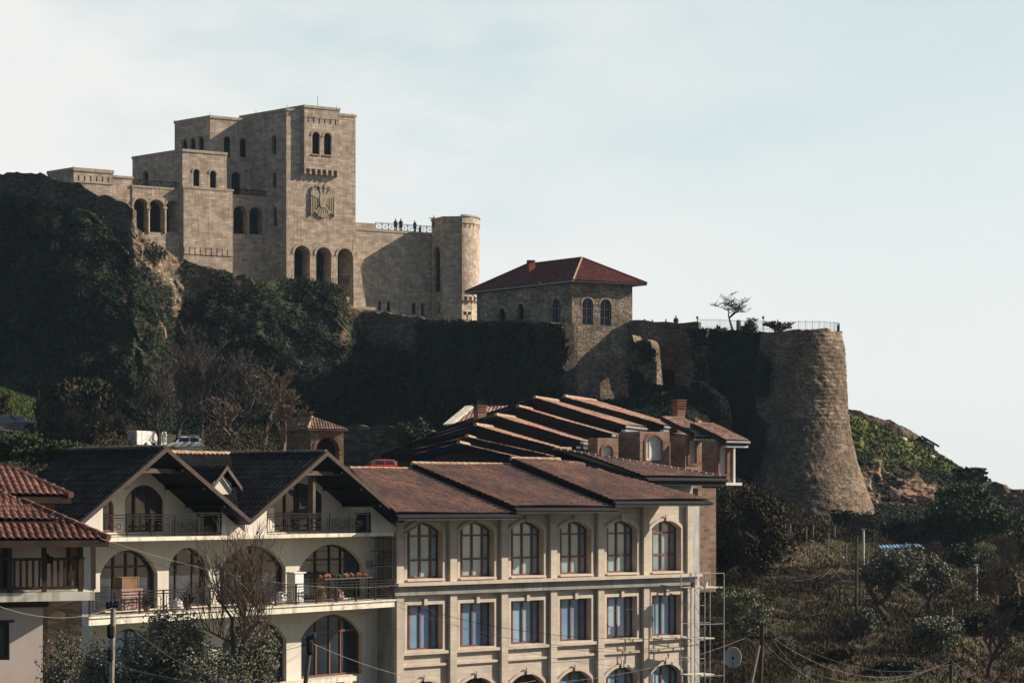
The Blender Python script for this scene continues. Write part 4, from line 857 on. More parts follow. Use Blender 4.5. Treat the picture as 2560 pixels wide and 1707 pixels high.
gt.tube([Vector((a.x-.6, a.y-.3, yq(706))), Vector((a.x+.1, a.y-.1, yq(716))), Vector((a.x+.35, a.y, yq(730))), Vector((a.x+.35, a.y, yq(809))), Vector((a.x-.9, a.y-.6, yq(812)))], .06, 6)
b = P(1172, 730, Lf.y); gt.tube([b, P(1178, 735, Lf.y-.6), P(1192, 747, Lf.y-1.0)], .06, 5); gt.build('gutter', M['steel'], rb, uv=False)
ch = MB(); cp = R1.lerp(R2_, .68)-v3(dR, 1.6); cz = R1.z; ch.cube((cp.x, cp.y, cz-.75), .75, .75, 1.6, .4); ch.prism([Vector((cp.x+x, cp.y+y, cz+.06)) for x, y in ((-.45, -.45), (.45, -.45), (.45, .45), (-.45, .45))], (0, 0, .1)); ch.build('chimney', M['redcloth'], rb)
# ------------------------------------------------------------------ ramparts
rampart('ruined_wall', 'ragged dark ruined wall descending from the left edge to the castle', [(-80, 440, 540, 246), (0, 437, 550, 246), (28, 425, 555, 246), (60, 423, 558, 246), (80, 432, 560, 245.5), (130, 440, 565, 245), (200, 466, 575, 244), (260, 488, 590, 243), (300, 505, 610, 243), (332, 522, 640, 242.5)], 1.2, 'rubble_dark', seed=1, ragged=.45)
rampart('rubble_wall', 'sunlit rubble retaining wall under the castle arcade', [(332, 545, 720, 239.2), (350, 575, 740, 240), (385, 607, 780, 241.6), (420, 628, 790, 247), (460, 648, 800, 250), (520, 668, 800, 250.6), (575, 682, 790, 250.6), (640, 694, 780, 250.6)], 1.0, 'rubble', seed=2, ragged=.35, rough=.35, ivy=9000, ivt=.05)
rampart('rubble_wall', 'low rubble terrace wall below the castle curtain wall', [(868, 768, 880, 255), (905, 776, 890, 256), (950, 780, 900, 255), (1000, 787, 905, 252.5), (1065, 796, 910, 249)], 1.0, 'rubble', seed=3, ragged=.25, rough=.25)
rampart('ivy_rampart', 'ivy blackened rampart wall running up to the red roofed stone house', [(1050, 800, 950, 249), (1100, 801, 960, 241), (1200, 803, 990, 225.5), (1320, 806, 1030, 216.5), (1408, 808, 1060, 212)], 1.5, 'rubble_dark', seed=4, ragged=.2, rough=.3, ivy=40000, ivt=-1.2)
rampart('courtyard_wall', 'stone wall beside the red roofed house, above the arched gate', [(1574, 801, 1040, 217.2), (1600, 800, 868, 216.9), (1640, 803, 868, 216.3), (1700, 806, 868, 215.3), (1746, 806, 868, 214.6)], 1.2, 'rubble2', seed=5, ragged=.12, rough=.15)
rampart('stone_pier', 'tall narrow stone pier with an ivy clad edge right of the arched gate', [(1742, 822, 1000, 209), (1768, 822, 1000, 208.5)], 1.2, 'rubble', seed=6, ragged=.1, rough=.2, ivy=900)
rampart('ivy_rampart', 'dark overgrown rampart between the stone pier and the big round tower', [(1765, 822, 1230, 211), (1800, 824, 1240, 209), (1850, 826, 1250, 207.5), (1915, 832, 1260, 207)], 2, 'rubble_dark', seed=7, ragged=.12, rough=.3, ivy=30000, ivt=-1.2)
gt_ = thing('arched_gate', 'shadowed arched gateway in the old rampart below the courtyard', 'gate', P(1690, 1000, 214)); fG = Fr(1572, 216.7, vp=0); gq_ = P(1746, 0, 214.1); fG = Fr(o=fG.o, d=(gq_.x-fG.o.x, gq_.y-fG.o.y))
hg = [hpx(fG, 1648, 1688, 920, 1000)]; mb = MB(); mb.wall(fG, [(fG.u(1572), 6), (fG.u(1750), 6), (fG.u(1750), fG.z(1690, 862)), (fG.u(1572), fG.z(1640, 862))], hg, 0, 1.5); mb.build('masonry', M['rubble2'], gt_)
mb = MB(); archivolt(mb, fG, hg[0], .35, .12); mb.build('arch_stones', M['rubble'], gt_); pane(fG, hg[0], -1.45, M['void'], gt_, 'passage_shade')
rampart('rock_outcrop', 'sunlit rough rock and ruin remains beside the stone house foot', [(1578, 835, 1000, 213), (1600, 850, 1000, 212), (1640, 862, 960, 211.5)], 2, 'rubble', seed=8, ragged=.9, rough=.9, ivy=3500, ivt=-.1, cat='rock')
rampart('ruined_wall', 'low broken rubble wall under the arched gate', [(1668, 985, 1080, 206), (1700, 965, 1090, 205), (1745, 955, 1090, 204), (1800, 985, 1100, 203), (1812, 1030, 1100, 203)], 2, 'rubble', seed=9, ragged=.5, rough=.5, ivy=2500)
# big round tower
bigt = thing('rampart_tower', 'big round rubble stone tower flaring towards its foot at the right end of the rampart', 'tower', P(2005, 1300, 205))
tc0 = P(2005, 1250, 205); prof = [(835, 103), (950, 110), (1022, 113), (1030, 114), (1083, 123), (1160, 141), (1217, 158), (1263, 172), (1330, 192)]
NA, NR = 190, 150; zt = np.linspace((HY-1345)/FL*205, (HY-835)/FL*205, NR); rr = np.interp(-zt, [-(HY-p)/FL*205 for p, r in prof], [r*205/FL for p, r in prof])
A, Zz = np.meshgrid(np.linspace(0, 2*math.pi, NA, endpoint=False), zt); Rr = np.repeat(rr[:, None], NA, 1); q3 = np.stack([Rr*np.cos(A), Rr*np.sin(A), Zz], -1).reshape(-1, 3)
dd = fbm(q3, .55, 3, 301)*.07+fbm(q3, 3.5, 2, 305)*.14; course = np.abs(np.sin(q3[:, 2]*math.pi/.42))*.05; dd = dd+course*(q3[:, 2] > (HY-1085)/FL*205)
Rr = Rr+dd.reshape(NR, NA); Zz = Zz.copy(); Zz[-1] += fbm(q3[-NA:], .8, 3, 310)*.3
q3 = np.stack([tc0.x+Rr*np.cos(A), tc0.y+Rr*np.sin(A), Zz], -1).reshape(-1, 3); ix = np.arange(NA*NR).reshape(NR, NA); r_ = np.roll(ix, -1, 1)
qq = np.stack([ix[:-1], r_[:-1], r_[1:], ix[1:]], -1).reshape(-1, 4); mb = MB(); mb.v = q3.tolist(); mb.f = qq.tolist()+[tuple(ix[-1].tolist())]
mb.build('masonry', M['rubble2'], bigt, uv=False, smooth=False)
ivp = q3[(A.ravel() > math.radians(195)) & (A.ravel() < math.radians(214)) & (fbm(q3, 2.5, 3, 320) > -.1)]
ivp = ivp[RNG.integers(0, len(ivp), 1500)]; ivp = (ivp[:, None]+RNG.normal(size=(len(ivp), 9, 3))*.35).reshape(-1, 3); leafmesh('ivy', ivp, .22, M['ivy'], bigt, nrm=np.concatenate([(ivp-np.array(tc0))[:, :2], np.zeros((len(ivp), 1))], 1)/4)
# fence on the rampart top
fc = thing('iron_fence', 'thin iron picket fence along the rampart top with taller posts', 'fence', P(1742, 822, 210)); mb = MB()
path = [P(1745, 822, 212), P(1800, 823, 210), P(1870, 826, 207), P(1930, 828, 203.5)]
for k in range(0, 15): a = math.radians(215+k*10.5); path.append(Vector((tc0.x+3.8*math.cos(a), tc0.y+3.8*math.sin(a), (HY-836)/FL*205)))
for a, b in zip(path[:-1], path[1:]):
    n = max(2, int((b-a).length/.16)); mb.bar(a+Vector((0, 0, .95)), b+Vector((0, 0, .95)), .018); mb.bar(a+Vector((0, 0, .2)), b+Vector((0, 0, .2)), .018)
    for i in range(n): p = a.lerp(b, i/n); mb.bar(p-Vector((0, 0, .2)), p+Vector((0, 0, 1.08)), .011 if i else .03, 3)
mb.build('pickets', M['iron'], fc, uv=False); p = P(2095, 834, 206.5); mb = MB(); mb.bar(p, p+Vector((0, 0, .85)), .09); mb.build('end_post', M['iron'], fc, uv=False)
for lb, px, py, top, Y in (('slim lamp post at the left end of the rampart fence', 1743, 822, 790, 212), ('slim lamp post right of the bare tree on the rampart top', 1908, 828, 790, 206), ('short lamp post near the round tower edge of the rampart top', 1953, 832, 808, 205)):
    b = P(px, py, Y); h = (py-top)/FL*Y; t = thing('lamp_post', lb, 'lamp post', b, group='lamp posts on the rampart top'); mb = MB(); mb.bar(b, b+Vector((0, 0, h-.25)), .04, 6); mb.build('pole', M['iron'], t, uv=False)
    mb = MB(); mb.lathe(b+Vector((0, 0, h-.3)), [(.05, 0), (.12, .06), (.12, .2), (.03, .3)], 8); mb.build('lantern', M['iron'], t, uv=False)
bare_tree('bare_tree', 'leafless spreading tree behind the fence on the rampart top', 1834, 828, 212, 4.0, mat='twig_dark', seed=17, spread=2.3, levels=5, r0=.12, up=-.03, nb=(3, 3), trunk=.34, rmin=.022, nsides=4, ratio=.78)
for lb, px, Y, hh, sd in (('low leafless bramble tangle right of the bare tree on the rampart top', 1885, 208, 1.7, 3), ('low leafless bramble near the short lamp post on the rampart top', 1935, 205.5, 1.4, 4), ('small leafless bush left of the bare tree trunk on the rampart top', 1805, 211, 1.0, 6)):
    bare_tree('bare_bush', lb, px, 833, Y, hh, mat='twig_dark', seed=sd, spread=1.8, levels=4, r0=.05, up=-.02, nb=(3, 5), trunk=.22, rmin=.02, group='leafless bushes on the rampart top')
mb = MB(); p = P(1847, 824, 210); mb.lathe(p, [(.25, -.3), (.26, .9), (.2, .95), (.2, 1.0)], 12); tag(mb.build('barrel', M['grey']), 'small grey drum standing beside the bare tree on the rampart', 'barrel')
gp = 'visitors behind the courtyard wall'
for lb, px, py, dz in (('person whose dark head shows over the courtyard wall, leftmost', 1612, 803, 1.45), ('person whose head barely shows over the middle of the courtyard wall', 1631, 804, 1.5), ('person whose head shows over the courtyard wall near the big dark figure', 1665, 805, 1.4)):
    person(lb, px, py+dz*22.8, 219, 1.7, .2, group=gp)
person('person in a dark jacket seen from the chest up over the courtyard wall', 1690, 805+.95*22.9, 218.2, 1.65, 0, group=gp)
# hill wall on the right, roof edge, rock
rampart('hill_wall', 'old grey stone wall running down the grassy hill right of the round tower', [(2100, 1022, 1060, 245), (2145, 1027, 1065, 245), (2200, 1045, 1085, 246), (2250, 1060, 1100, 247), (2290, 1083, 1125, 248), (2320, 1100, 1140, 249)], 1, 'rubble2', seed=11, ragged=.25, rough=.15)
rf = thing('hut', 'dark roofed hut half hidden behind the grassy hill crest', 'hut', P(2325, 1115, 246)); mb = MB()
p = [P(2305, 1088, 246), P(2348, 1113, 244), P(2345, 1112, 250), P(2302, 1088, 252)]; mb.prism(p, (0, 0, -.25)); mb.build('roof', M['fascia'], rf); mb = MB(); mb.prism([P(2308, 1098, 246.5), P(2336, 1112, 245), P(2334, 1114, 250), P(2308, 1100, 251)], (0, 0, -3)); mb.build('wall', M['grey'], rf)
rampart('rock_outcrop', 'dark rock outcrop on the skyline near the right edge', [(2440, 1232, 1290, 228), (2462, 1212, 1290, 228), (2490, 1203, 1290, 228), (2515, 1208, 1295, 228), (2535, 1225, 1300, 228), (2600, 1232, 1300, 228)], 5, 'rubble2', seed=12, ragged=.3, rough=.5, cat='rock')
rampart('stone_wall', 'dark old stone wall at the right edge under the rock outcrop', [(2500, 1238, 1330, 222), (2560, 1242, 1340, 221), (2640, 1246, 1350, 220)], 1, 'rubble2', seed=13)
leafy('shrub', 'dark windswept bush overhanging the tip of the grassy hill', 2420, 1215, 236, 2.6, 5, 2600, .28, 'ivy', 41, cat='bush', stems=False, base=0)
# ================================================================== HOTEL
H = Fr(985, 89, vp=7400); DH = H.d; hotel = thing('hotel', 'long pale limestone hotel with arched upper windows and four stepped brown tile roofs', 'hotel', H.pt(0, 0, -14))
PIL = [993, 1122, 1253, 1376, 1497, 1611, 1718]; u_p = [H.u(x) for x in PIL]; SP = (u_p[-1]-u_p[0])/6; u_p = [u_p[0]+SP*i for i in range(7)]
zl = H.z(982, 1460); zA = zl; z = lambda py, px=1050: H.z(px, py)
uE = H.u(1726); wc = [(u_p[i]+u_p[i+1])/2-.02 for i in range(6)]; ww = SP*.335
top1, bot1 = z(1306), z(1446); top2, bot2 = z(1511), z(1624); zB = z(1662); top3 = z(1702); zroof = z(1262)
h1 = [arch(c-ww, c+ww, bot1, top1, .38) for c in wc]; h2 = [arch(c-ww, c+ww, bot2, top2, 0) for c in wc]; h3 = [arch(c-ww*1.05, c+ww*1.05, top3-3, top3, .5) for c in wc]
ut1, ut2 = H.u(1286), H.u(1533); zr1_, zr2_, zr3_ = -.43, -.12, .2
mb = MB(); mb.wall(H, [(-.1, -14), (uE, -14), (uE, zr3_), (ut2, zr3_), (ut2, zr2_), (ut1, zr2_), (ut1, zr1_), (-.1, zr1_)], h1+h2+h3, 0, .42); mb.build('wall', M['hotel'], hotel)
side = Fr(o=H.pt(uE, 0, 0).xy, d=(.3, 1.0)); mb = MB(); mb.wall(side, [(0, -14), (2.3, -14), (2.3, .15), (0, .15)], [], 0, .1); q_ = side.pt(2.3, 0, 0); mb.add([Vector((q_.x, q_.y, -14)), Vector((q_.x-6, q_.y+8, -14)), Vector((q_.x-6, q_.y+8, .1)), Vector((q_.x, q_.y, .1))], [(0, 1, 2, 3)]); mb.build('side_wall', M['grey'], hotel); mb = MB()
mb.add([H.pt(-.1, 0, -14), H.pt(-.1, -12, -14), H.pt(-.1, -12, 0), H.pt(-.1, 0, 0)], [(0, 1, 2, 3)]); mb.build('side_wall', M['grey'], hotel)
mb = MB()
for u in u_p: mb.box(H, u-.19, u+.19, .003, .24, zl+.001, (zr1_ if u < ut1 else zr2_ if u < ut2 else zr3_)-.06); mb.box(H, u-.19, u+.19, .003, .24, -14, zl-.505)
mb.build('pilaster', M['hotel'], hotel)
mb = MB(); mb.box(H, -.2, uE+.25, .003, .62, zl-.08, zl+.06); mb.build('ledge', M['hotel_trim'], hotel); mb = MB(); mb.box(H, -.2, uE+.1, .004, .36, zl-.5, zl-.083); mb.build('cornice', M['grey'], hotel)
for i in range(6):
    m_ = MB(); a, b = u_p[i]+.26, u_p[i+1]-.3; m_.box(H, a-.02, b+.12, .004, .13, zB-.06, zB+.05); m_.box(H, a-.02, a+.02, .004, .05, bot2, zB); m_.build('moulding', M['hotel_trim'], hotel)
for rw, hs in enumerate((h1, h2, h3)):
    for i, h in enumerate(hs):
        gm = M[('glass_top', 'glass_top_pale', 'glass_top_pale', 'glass_top_dim', 'glass_top', 'glass_top_dim')[i]] if rw == 0 else M[('glass_sky', 'glass_sky', 'glass_sky_pale', 'glass_sky', 'glass_sky_pale', 'glass_sky_pale')[i]]
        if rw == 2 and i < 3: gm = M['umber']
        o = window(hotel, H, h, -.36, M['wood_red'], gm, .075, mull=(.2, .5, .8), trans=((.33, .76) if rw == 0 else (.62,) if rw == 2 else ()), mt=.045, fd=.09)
        us = [p[0] for p in h]; s_ = MB(); out = inset(h, -.15); zb = min(p[1] for p in h)
        ring(s_, H, out, h, .004, .1); c = sum((min(us), max(us)))/2; zt_ = max(p[1] for p in h)
        s_.box(H, c-.09, c+.09, .1, .17, zt_-.02, zt_+.3)
        if rw == 1: s_.box(H, min(us)-.26, max(us)+.26, .004, .2, zb-.2, zb-.06)
        s_.build('window_surround', M['hotel_trim'], o)
        if rw == 0: s_ = MB(); s_.box(H, min(us)-.05, max(us)+.05, .1, .22, zb-.1, zb-.02); s_.build('sill', M['hotel_trim'], o)
ls = MB(); u = u_p[0]+.1
for zz in (-.35,): ls.tube([H.pt(u, 1.45, -.8), H.pt(u, 1.3, -1.15), H.pt(u, .4, -1.45), H.pt(u, .35, -1.7)], .05, 6)
ls.build('downpipe', M['steel'], hotel, uv=False)
def gabled(name, fr, ue0, ue1, ze, w, L, rise, ridge0=None, ridge1=None, mat='tile_brown', parent=None, fas=.4, cap='ridge', tw=.135, tl=.42, right_hip=None):
    """roof slope: eave from ue0 to ue1 at overhang w, rising L metres back by rise; ridge ends may differ (hips)"""
    r0 = ue0 if ridge0 is None else ridge0; r1 = ue1 if ridge1 is None else ridge1
    a, b, c, d = fr.pt(ue0, w, ze), fr.pt(ue1, w, ze), fr.pt(r1, w-L, ze+rise), fr.pt(r0, w-L, ze+rise)
    o = tile_roof([a, b, c, d], M[mat], parent, tw, tl, .055, .045, name='roof')
    dk = MB(); p = [q-Vector((0, 0, .02)) for q in (a, b, c, d)]; dk.prism(p, (0, 0, -fas)); dk.build('fascia', M['fascia'], o)
    caps(d, c, M[cap], o, .1, .38)
    if fas < .3: vb = MB(); vb.prism([a-Vector((0, 0, .04)), d-Vector((0, 0, .04)), d-Vector((0, 0, .62)), a-Vector((0, 0, .4))], Vector((*fr.d*.12, 0))); vb.build('verge_board', M['fascia'], o)
    g = MB(); dd = fr.d; g.tube([a+Vector((0, 0, -.14))+Vector((*fr.n*.09, 0)), b+Vector((0, 0, -.14))+Vector((*fr.n*.09, 0))], .085, 8); g.build('gutter', M['fascia'], o, uv=False); 
    g = MB(); g.box(fr, ue0+.1, ue1-.1, w-.05, w+.0, ze-fas-.07, ze-fas-.023); g.build('drip_edge', M['steel'], o, uv=False); return o
w_ = 2.1; L_ = 7.85
def zz(py, px): return H.z(px, py, w_)
ue = lambda px: H.u(px, w_)
def rslope(px0, px1, pye, px_r, py_r, hip=None, fas=.2, one=False):
    if one: ze_ = zz(pye, px1); return gabled('roof', H, ue(px0), ue(px1), ze_, w_, L_, 2.06, ridge0=H.u(874, w_-L_), parent=hotel, fas=fas), L_, 2.06, ze_
    u0 = ue(px0); ze_ = zz(pye, px1); a = H.pt(u0, w_, ze_)
    # length of the verge so that its top lands on column px_r
    lo_, hi_ = 1, 30
    for _ in range(40):
        mid = (lo_+hi_)/2; q = H.pt(u0, w_-mid, 0); x = CX+FL*q.x/q.y
        if x > px_r: lo_ = mid
        else: hi_ = mid
    q = H.pt(u0, w_-mid, 0); rise = (HY-py_r)/FL*q.y-ze_
    return gabled('roof', H, u0, ue(px1), ze_, w_, mid, rise, ridge1=(None if hip is None else hip), parent=hotel, fas=fas), mid, rise, ze_
print('roofs', [r[1:] for r in (rslope(990, 1296, 1283, 0, 0, one=True), rslope(1286, 1540, 1267, 1029, 1160), rslope(1533, 1777, 1251, 1277, 1148, hip=H.u(1777, w_)-3.2))])
# fourth roof, set back
w_ = -2.2; u0 = H.u(1613, w_); u1 = H.u(1816, w_); z4 = H.z(1700, 1193, w_); a = H.pt(u0, w_, z4); w4 = -8.0
o4 = tile_roof([a, H.pt(u1, w_, z4), H.pt(u1-7.0, w4, z4+1.5), H.pt(u0, w4, z4+1.5)], M['tile_brown'], hotel, .135, .42, .055, .045, name='roof')
dk = MB(); dk.prism([H.pt(u0, w_, z4-.02), H.pt(u1, w_, z4-.02), H.pt(u1-7, w4, z4+1.48), H.pt(u0, w4, z4+1.48)], (0, 0, -.4)); dk.build('fascia', M['fascia'], o4)
caps(H.pt(u0, w4, z4+1.5), H.pt(u1-7, w4, z4+1.5), M['ridge'], o4, .1); caps(H.pt(u1, w_, z4), H.pt(u1-7, w4, z4+1.5), M['tile_brown'], o4, .1)
g = MB(); g.tube([H.pt(u0, w_+.09, z4-.14), H.pt(u1, w_+.09, z4-.14)], .1, 8); g.build('gutter', M['fascia'], o4, uv=False)
mb = MB(); mb.box(H, H.u(1600, -3.4), H.u(1732, -3.4), -8, -3.4, -3, z4-.38); mb.build('upper_wall', M['grey'], hotel)
# ================================================================== GABLED HOUSE (cream)
C_ = Fr(990, 88.6, vp=5260); house = thing('gabled_house', 'cream plaster house with two black tiled gables, arched windows and iron balconies', 'house', C_.pt(0, 0, -14))
cu = lambda px, w=0: C_.u(px, w); cz = lambda py, px, w=0: C_.z(px, py, w)
zs1 = cz(1333, 985, 0); zs2 = cz(1500, 985, 0); uL0, uR0 = cu(236, -1.45), cu(962, -1.45)
zf = -.84; za = 2.0
WB = -1.45
hA2 = [hpx(C_, a, b, t, bb_, WB, ri) for a, b, t, bb_, ri in ((250, 394, 1374, 1545, .95), (422, 522, 1368, 1535, .85), (550, 714, 1363, 1525, .95), (751, 908, 1360, 1512, .95))]
for k in range(4): hA2[k] = [(p[0], max(p[1], zs2+.12)) for p in hA2[k]]
hA3 = [hpx(C_, a, b, t, bb_, WB, ri) for a, b, t, bb_, ri in ((254, 392, 1571, 1760, .9), (424, 520, 1565, 1750, .8), (556, 716, 1546, 1725, .95), (753, 906, 1535, 1690, .95))]
mb = MB(); mb.wall(C_, [(uL0, -14), (uR0, -14), (uR0, zs1), (uL0, zs1-.13)], hA2+hA3, WB, .35)
mb.add([C_.pt(uL0, WB, -14), C_.pt(uL0, -8, -14), C_.pt(uL0, -8, zs1), C_.pt(uL0, WB, zs1)], [(0, 1, 2, 3)]); mb.build('wall', M['plaster'], house)
for i, h in enumerate(hA2+hA3):
    big_ = i not in (1, 5); window(house, C_, h, WB-.3, M['wood_red'] if i == 7 else M['wood_dark'], M['glass_grey'] if i < 4 else M['glass_dark'] if i != 4 else M['glass_sky'], .09, mull=(.3, .52, .7) if big_ else (.28, .7), trans=(.72,), mt=.04)
# attic: recessed balconies behind white cheeks
def roofz(u, g, w=0): # underside of gable g at u
    ua, ul, ur = g; return za-.25-(za-zf)*(abs(u-ua)/((ua-ul) if u < ua else (ur-ua)))
g1 = (cu(405, .4), cu(190, .4), cu(615, .4)); g2 = (cu(807, .4), cu(615, .4), cu(999, .4)); D_ = 1.7
def cheek(u0, u1, g):
    pts = [(u0, zs1+.05), (u1, zs1+.05), (u1, max(zs1+.06, roofz(u1, g))), (u0, max(zs1+.06, roofz(u0, g)))]
    m_ = MB(); m_.prism([C_.pt(p[0], 0, p[1]) for p in pts], C_.pt(0, -D_, 0)-C_.pt(0, 0, 0)); m_.build('gable_wall', M['plaster'], house)
cheek(cu(207), cu(257), g1); cheek(cu(555), cu(612), g1); cheek(cu(613), cu(667), g2); cheek(cu(928), cu(990), g2)
for k, (g, x0, x1, ws) in enumerate(((g1, 200, 612, [(313, 409, 1212, 1330, .6), (254, 286, 1243, 1330, .4)]), (g2, 613, 985, [(686, 806, 1207, 1330, .5)]))):
    w = -D_+.05; hs = [hpx(C_, a, b, t, bb_, w, ri) for a, b, t, bb_, ri in ws]; hs = [[(p[0], max(p[1], zs1+.12)) for p in h] for h in hs]
    a, b = g[1]+.3, g[2]-.3; out = [(a, zs1+.06), (b, zs1+.06), (b, roofz(b, g)), (g[0], za-.15), (a, roofz(a, g))]
    mb = MB(); mb.wall(C_, out, hs, w, .2); mb.build('gable_wall', M['plaster'], house)
    for j, h in enumerate(hs): window(house, C_, h, w-.15, M['wood_red'] if j else M['wood_dark'], M['glass_grey'], .09, mull=(.25, .47, .53, .78) if k else (.27, .62, .66) if j == 0 else (), trans=(.12,) if j == 0 else (), mt=.05)
    railing(house, C_, cu(257 if k == 0 else 669), cu(555 if k == 0 else 927), -.05, zs1+.08, .82, style='x', panel=1.15)
    ux = cu(546 if k == 0 else 920, -.3); pb = MB(); pb.box(C_, ux-.75, ux-.05, -.35, -.3, zs1+.1, zs1+.85)
    for q in range(9): pb.box(C_, ux-.73, ux-.07, -.3, -.285, zs1+.14+q*.078, zs1+.19+q*.078)
    pb.build('shutter', M['fascia'], house)
    cb_ = MB(); cb_.box(C_, g[0]-1.25, g[0]+1.25, .05, .2, za-1.0+.05, za-.82+.05); cb_.box(C_, g[0]-.08, g[0]+.08, -.4, -.1, zs1+.1, za-1) if k else None; cb_.build('collar_beam', M['wood_grey'], house)
    # roof slopes with deep overhang
    wf, wb = .6, -5.2
    for s_, ue_ in ((0, g[1]), (1, g[2])):
        a0, a1 = C_.pt(ue_, wf, zf), C_.pt(ue_, wb, zf); r0, r1 = C_.pt(g[0], wf, za), C_.pt(g[0], wb, za)
        pl_ = [a0, a1, r1, r0]; o = tile_roof(pl_, M['tile_black'], house, .26, .4, .07, .018, name='roof'); dk = MB(); dk.prism([q-Vector((0, 0, .03)) for q in pl_], (0, 0, -.12)); dk.build('soffit', M['fascia'], o)
        bg_ = MB(); e = C_.pt(0, .1, 0)-C_.pt(0, 0, 0); bg_.prism([a0+Vector((0, 0, .07)), a0+Vector((0, 0, -.13)), r0+Vector((0, 0, -.13)), r0+Vector((0, 0, .07))], e); bg_.build('barge_board', M['wood_dark'], o)
        rf_ = MB()
        for q in (.3, .55, .8):
            m0 = a0.lerp(r0, q); m0 = m0-Vector((0, 0, .2)); rf_.prism([m0+Vector((*C_.d*-.07, -.1)), m0+Vector((*C_.d*.07, -.1)), m0+Vector((*C_.d*.07, .02)), m0+Vector((*C_.d*-.07, .02))], C_.pt(0, -2.6, 0)-C_.pt(0, 0, 0))
        rf_.build('rafter', M['fascia'], o)
    caps(C_.pt(g[0], wf, za), C_.pt(g[0], wb, za), M['ridge_dark'], house, .09)
# main cross roof between the gables
pc = [C_.pt(g1[2], .2, zf-.05), C_.pt(g2[0], -5.2, za-.02), C_.pt(g1[0], -5.2, za-.02)]
o = tile_roof(pc, M['tile_black'], house, .26, .4, .07, .018, name='roof'); caps(C_.pt(cu(407, -5.2), -5.2, za), C_.pt(g2[0], -5.2, za), M['ridge'], o, .09)
mb = MB(); mb.prism([C_.pt(g1[0], -5.25, za-.05), C_.pt(g2[0], -5.25, za-.05), C_.pt(g2[0], -10, zf), C_.pt(g1[0], -10, zf)], (0, 0, -.15)); mb.build('rear_roof', M['tile_black'], house)
# dormer
dw = -1.7; ua = cu(559, dw); zt = cz(1166, 559, dw); zb_ = cz(1235, 559, dw); hw = (cu(592, dw)-cu(526, dw))/2; zq = cz(1213, 559, dw)
mb = MB(); mb.wall(C_, [(ua-hw*.72, zb_), (ua+hw*.72, zb_), (ua+hw*.72, zq+.1), (ua, zt-.35), (ua-hw*.72, zq+.1)], [], dw-.1); do = mb.build('dormer', M['plaster'], house)
for s_ in (-1, 1):
    q = [C_.pt(ua, dw+.15, zt), C_.pt(ua+s_*hw*1.15, dw+.15, zq-.1), C_.pt(ua+s_*hw*1.15, dw-2.6, zq-.1), C_.pt(ua, dw-2.6, zt)]
    tile_roof(q, M['tile_black'], do, .2, .34, .03, .02, name='dormer_roof'); k = MB(); k.prism([q[0]+Vector((0, 0, .04)), q[1]+Vector((0, 0, .04)), q[1]-Vector((0, 0, .14)), q[0]-Vector((0, 0, .14))], C_.pt(0, .08, 0)-C_.pt(0, 0, 0)); k.build('barge_board', M['wood_grey'], do)
# slabs
mb = MB(); mb.box(C_, cu(222, .1), cu(985, .1), -D_-.1, .1, zs1-.1, zs1+.05); mb.build('balcony', M['slab'], house)
mb = MB(); u0_, u1_ = cu(222, .3), cu(986, .3); mb.box(C_, u0_, u1_, WB+.003, .3, zs2-.26, zs2); mb.box(C_, u0_-.05, u1_+.05, WB+.003, .37, zs2+.002, zs2+.07); mb.build('balcony', M['slab'], house)
mb = MB(); u0_, u1_ = cu(640, .5), cu(948, .5); zs3 = cz(1697, 900, .4); mb.box(C_, u0_-10, u1_, WB+.003, WB+.6, zs3-.2, zs3); mb.build('balcony', M['slab'], house)
railing(house, C_, cu(224, .22), cu(984, .22), .22, zs2+.08, .85, style='x', panel=1.2)
sr = Fr(o=C_.pt(cu(984, .22), .22, 0).xy, d=-C_.n); railing(house, sr, 0, 1.5, 0, zs2+.08, .85, style='x', panel=1.2)
# right end bay with tall iron cage
mb = MB(); mb.box(C_, uR0+.003, cu(984, WB), -3, WB+.15, -14, zs1-.13); mb.build('end_wall', M['hotel'], house)
mb = MB(); u0_, u1_ = cu(938, .2), cu(990, .2); zc0, zc1 = cz(1450, 960, .2), cz(1345, 960, .2)
for i in range(11): u = u0_+(u1_-u0_)*i/10; mb.bar(C_.pt(u, .2, zc0), C_.pt(u, .2, zc1), .014)
for i in range(4): mb.bar(C_.pt(u1_, .2-i*.14, zc0), C_.pt(u1_, .2-i*.14, zc1), .014)
for k in range(4): z_ = zc0+(zc1-zc0)*k/3; mb.bar(C_.pt(u0_, .2, z_), C_.pt(u1_, .2, z_), .02); mb.bar(C_.pt(u1_, .2, z_), C_.pt(u1_, -1.3, z_), .02)
mb.build('iron_cage', M['iron'], house, uv=False)
mb = MB(); u = cu(920, WB); mb.box(C_, u-.16, u+.16, WB+.004, WB+.14, cz(1424, 920), cz(1405, 920)); mb.build('meter_box', M['grey'], house)
mb = MB(); w = -D_+.06; u = cu(409, w); u2 = cu(430, w); mb.box(C_, u, u2, w, w+.45, cz(1207, 415, w), cz(1180, 415, w)); mb.build('air_conditioner', M['fascia'], house)
